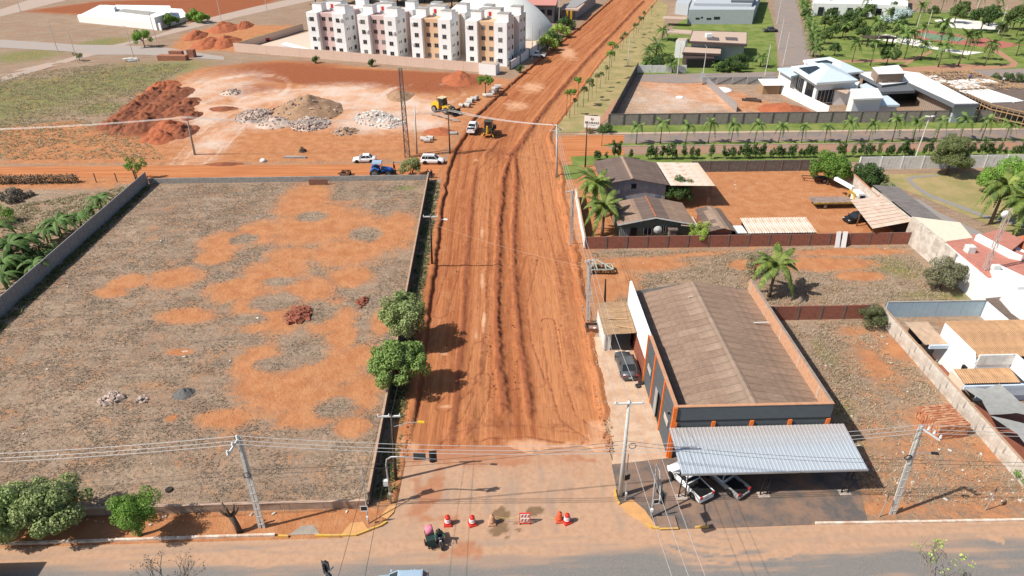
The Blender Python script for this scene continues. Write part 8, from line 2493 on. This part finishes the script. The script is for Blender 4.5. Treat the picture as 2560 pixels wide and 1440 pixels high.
make_tree('corner_tree', 'open crowned tree at the corner of the precast wall', 'tree', at(343, 452), 2.0, 1.8, 1.4, 2.7, 1.2, LM_GREEN, 181, 18, .55, 240, .22, .08, trunks=2)
make_tree('roadside_young_tree', 'young tree with a green crown beside the pipes', 'tree', at(1214, 236), 1.8, 1.6, 1.3, 3.4, 2.2, LM_GREEN, 182, 16, .6, 260, .26, .1)
for uv, lab in [((930, 166), 'dark shrub against the condominium wall, left'), ((790, 158), 'small shrub at the condominium wall'), ((1300, 182), 'small palm-like shrub beside the gate booth')]:
    make_tree('wall_shrub', lab, 'shrub', at(*uv), 1.0, .9, 1.0, 1.0, .3, LM_DARK, 183, 10, .45, 260, .24, .05)
# ---------------------------------------------------------------- banana plot on the left
def banana(label, uv, h, n, seed):
    t = thing('banana_plant', label, 'banana plant', at(*uv), rr(0, 6), 'banana plants beyond the wall')
    rs = random.Random(seed)
    part('stem', MB().tube([(0, 0, -.1), (.05, 0, h * .6)], [.16, .1], 7).tube([(.4, .2, -.1), (.4, .25, h * .5)], [.14, .09], 7), mat('banana_stem', (.16, .19, .06), .8, var=.3), t)
    for i in range(n):
        a_ = i * 2.4 + rs.uniform(-.3, .3)
        L_ = h * rs.uniform(.55, .8)
        up = rs.uniform(.5, 1.3)
        V_, F_ = [], []
        for k_ in range(7):
            f_ = k_ / 6
            w = .26 * math.sin(math.pi * min(1, .12 + f_ * .86)) * h / 3 + .02
            x, z = L_ * f_, h * .58 + L_ * (up * f_ - (up * .9 + .35) * f_ * f_)
            V_ += [(x, -w, z - w * .35), (x, 0, z), (x, w, z - w * .35)]
        for k_ in range(6):
            j = k_ * 3
            F_ += [(j, j + 1, j + 4, j + 3), (j + 1, j + 2, j + 5, j + 4)]
        o = part('leaf', MB().add(V_, F_), LM_BAN, t)
        o.rotation_euler = (0, 0, a_)
for i, (u, v, h, n_, lab) in enumerate([(40, 655, 4.0, 10, 'large banana plant at the left edge beyond the wall'), (5, 610, 3.8, 9, 'banana plant cut by the left edge'), (95, 690, 2.6, 8, 'low banana plant close to the wall'), (155, 590, 3.4, 11, 'bushy bright banana clump beyond the wall'), (205, 572, 3.0, 9, 'banana plant beside the bushy clump'), (258, 528, 3.0, 9, 'banana plant nearest the far corner of the wall'), (240, 545, 2.2, 7, 'small banana plant behind the wall'), (20, 720, 3.0, 9, 'banana plant at the wall foot on the left edge'), (70, 640, 3.6, 11, 'tall dark banana plant right of the large one'), (25, 690, 3.4, 11, 'banana plant below the large one at the left edge'), (130, 606, 2.8, 10, 'banana plant just left of the bushy bright clump'), (-8, 660, 3.8, 11, 'half cut banana plant on the left edge of the picture')]):
    banana(lab, (u, v), h * 1.22, n_ + 4, 300 + i)
make_tree('banana_undergrowth', 'dark green undergrowth below the bananas at the left edge', 'shrub', at(35, 680), 3.4, 3.0, 1.1, .9, .2, LM_DARK, 312, 26, .8, 160, .28, .06)
make_tree('field_shrub', 'dark weedy shrub between the banana plants and the wall', 'shrub', at(110, 640), 2.2, 1.6, .9, .8, .2, LM_DARK, 313, 16, .6, 200, .24, .05)
make_tree('field_shrub', 'rounded green shrub at the left edge beyond the wall', 'shrub', at(10, 560), 1.8, 1.6, 1.4, 1.3, .3, LM_GREEN, 310, 18, .6, 200, .22, .06)
make_tree('brush_pile', 'grey-brown pile of cut dry brush at the left edge', 'brush pile', at(40, 498), 2.6, 2.0, 1.0, .5, .1, leafmat('brush_stick', (.10, .085, .065), (.2, .17, .13)), 311, 20, .7, 200, .3, .05)
t = thing('brush_fence', 'long dark brush fence with thin posts along the side road', 'fence', (-105, 114.2, 0))
for i in range(13):
    part('fence_post', MB().bar((i * 3.6, 0, 0), (i * 3.6, 0, 1.7), .12), M_WOODD, t)
P_ = np.stack([RS.uniform(0, 33, 5200), RS.normal(0, .35, 5200), RS.rand(5200) * 1.5], -1)
V_, F_ = leafcloud(P_, np.tile([0, -.6, .6], (5200, 1)), .3, 5)
part('brush', npmesh('brush', V_, F_, leafmat('brush_leaf', (.17, .125, .08), (.29, .225, .15))), None, t)
# ---------------------------------------------------------------- grass tufts and litter
def tufts(name, label, polys, n, size, m, seed, avoid=None, hmax=.3):
    rs = np.random.RandomState(seed)
    pts = []
    for poly, w in polys:
        xs_ = [p[0] for p in poly]
        ys_ = [p[1] for p in poly]
        k_ = int(n * w)
        x = rs.uniform(min(xs_), max(xs_), k_ * 2)
        y = rs.uniform(min(ys_), max(ys_), k_ * 2)
        ok = sdf(x, y, poly) > .15
        den = fbm(x, y, .5, 3, seed + 1)
        ok &= den + rs.rand(len(x)) * .35 > .58
        if avoid is not None:
            ok &= avoid(x, y)
        pts.append(np.stack([x[ok], y[ok]], -1))
    p = np.concatenate(pts)
    m_ = len(p)
    nb = 4
    base = np.repeat(np.concatenate([p, np.zeros((m_, 1))], 1), nb, 0)
    k_ = len(base)
    a_ = rs.uniform(0, 6.28, k_)
    L_ = size * rs.uniform(.5, 1.4, k_)
    d = np.stack([np.cos(a_), np.sin(a_), rs.uniform(.5, 1.3, k_)], -1)
    side = np.stack([-np.sin(a_), np.cos(a_), np.zeros(k_)], -1) * (L_ * .22)[:, None]
    base[:, :2] += rs.normal(0, size * .3, (k_, 2))
    tip = base + d * L_[:, None]
    tip[:, 2] = np.minimum(tip[:, 2], hmax * 1.4)
    V_ = np.stack([base - side, base + side, tip], 1).reshape(-1, 3)
    return stuff(name, npmesh(name, V_, np.arange(k_ * 3).reshape(-1, 3), m), label)
SOILF = np.maximum(soil, dark)
def soil_at(x, y):
    i = np.clip(np.searchsorted(gx, x), 0, len(gx) - 1)
    j = np.clip(np.searchsorted(gy, y), 0, len(gy) - 1)
    return SOILF[j, i]
no_soil = lambda x, y: soil_at(x, y) + np.random.RandomState(3).rand(len(x)) * .5 < .22
tufts('dry_grass', 'dry straw grass tufts over the walled lot', [(LOT, 1)], 48000, .12, leafmat('straw', (.26, .195, .142), (.47, .38, .285), .3), 400, no_soil, .10)
tufts('weeds', 'green weeds at the wall foot and in the dry lot', [([(-59.8, 50), (-57.5, 50), (-58.3, 112), (-59.8, 112)], .3), ([(-10.6, 41), (-8.8, 41), (-8.6, 112), (-10.6, 112)], .28)], 5200, .28, leafmat('weed', (.07, .10, .03), (.19, .2, .08), .15), 401)
tufts('dry_grass_plots', 'dry grass tufts over the right hand plots', [([(31.5, 45.5), (46, 45.5), (46.4, 66.8), (31.5, 66.8)], .4), ([(14, 70), (59, 69), (60, 85.5), (14, 85.5)], .8), ([(32, 38.5), (60, 38.5), (46, 45), (32, 45)], .2)], 16000, .17, leafmat('straw2', (.25, .185, .12), (.46, .37, .26), .3), 402, no_soil, .2)
tufts('field_grass', 'dry and greenish grass over the far left field', [(pl((-200, 400), (-200, 215), (250, 160), (480, 160), (380, 220), (300, 300), (420, 400)), 1), (pl((0, 520), (340, 462), (200, 570), (0, 640)), .2)], 16000, .3, leafmat('field_straw', (.20, .18, .09), (.40, .33, .21), .3), 403)
b = MB()
for i in range(150):
    q = RND.choice([(31.5, 46, 39, 66), (31.5, 46, 39, 46), (15, 58, 70, 85), (-45, -12, 39, 40.2), (-58, -12, 42, 112), (36, 60, 88, 112)])
    s = rr(.05, .2)
    b.box((rr(q[0], q[1]), rr(q[2], q[3]), .06), (s * rr(.8, 2), s, s * .4), rr(0, 3), rr(-.2, .2))
stuff('litter', b, 'scraps of white litter and rubble strewn over the plots', mat('litter', (.6, .57, .52), .8, var=.3))
# ---------------------------------------------------------------- rows of like things: each labelled by its place in its row
ONES = 'zeroth first second third fourth fifth sixth seventh eighth ninth tenth eleventh twelfth thirteenth fourteenth fifteenth sixteenth seventeenth eighteenth nineteenth'.split()
TENS = {2: 'twent', 3: 'thirt', 4: 'fort', 5: 'fift', 6: 'sixt', 7: 'sevent'}
def ordinal(n):
    return ONES[n] if n < 20 else (TENS[n // 10] + 'ieth' if n % 10 == 0 else TENS[n // 10] + 'y-' + ONES[n % 10])
def seen_u(o):
    d = o.location - Vector((0, 0, CAMH))
    return (d.x * cy_ - d.y * sy_) / ((d.x * sy_ + d.y * cy_) * cp_ - d.z * sp_)
for label, grp in [('drooping feather palm in the row along the boulevard median', None), ('dark columnar hedge shrub in the row along the boulevard lawn', 'dark columnar hedge shrub along the boulevard lawn'), ('feather palm standing on the park lawn', None), ('round green broadleaf tree on the park lawn', None), ('low dense palm in the row along the community avenue', None), ('thin young tree with a small olive crown on the road verge', None), ('dense dark tree in the belt behind the apartment blocks', None), ('thin clay pipe in the loose stack behind the dark pole', None)]:
    row = sorted([o for o in SC.objects if o.get('label') == label and not o.parent], key=seen_u)
    for i, o in enumerate(row):
        o['label'] = (grp or label) + ', ' + ('leftmost' if i == 0 else 'rightmost' if i == len(row) - 1 else ordinal(i + 1) + ' from the left')
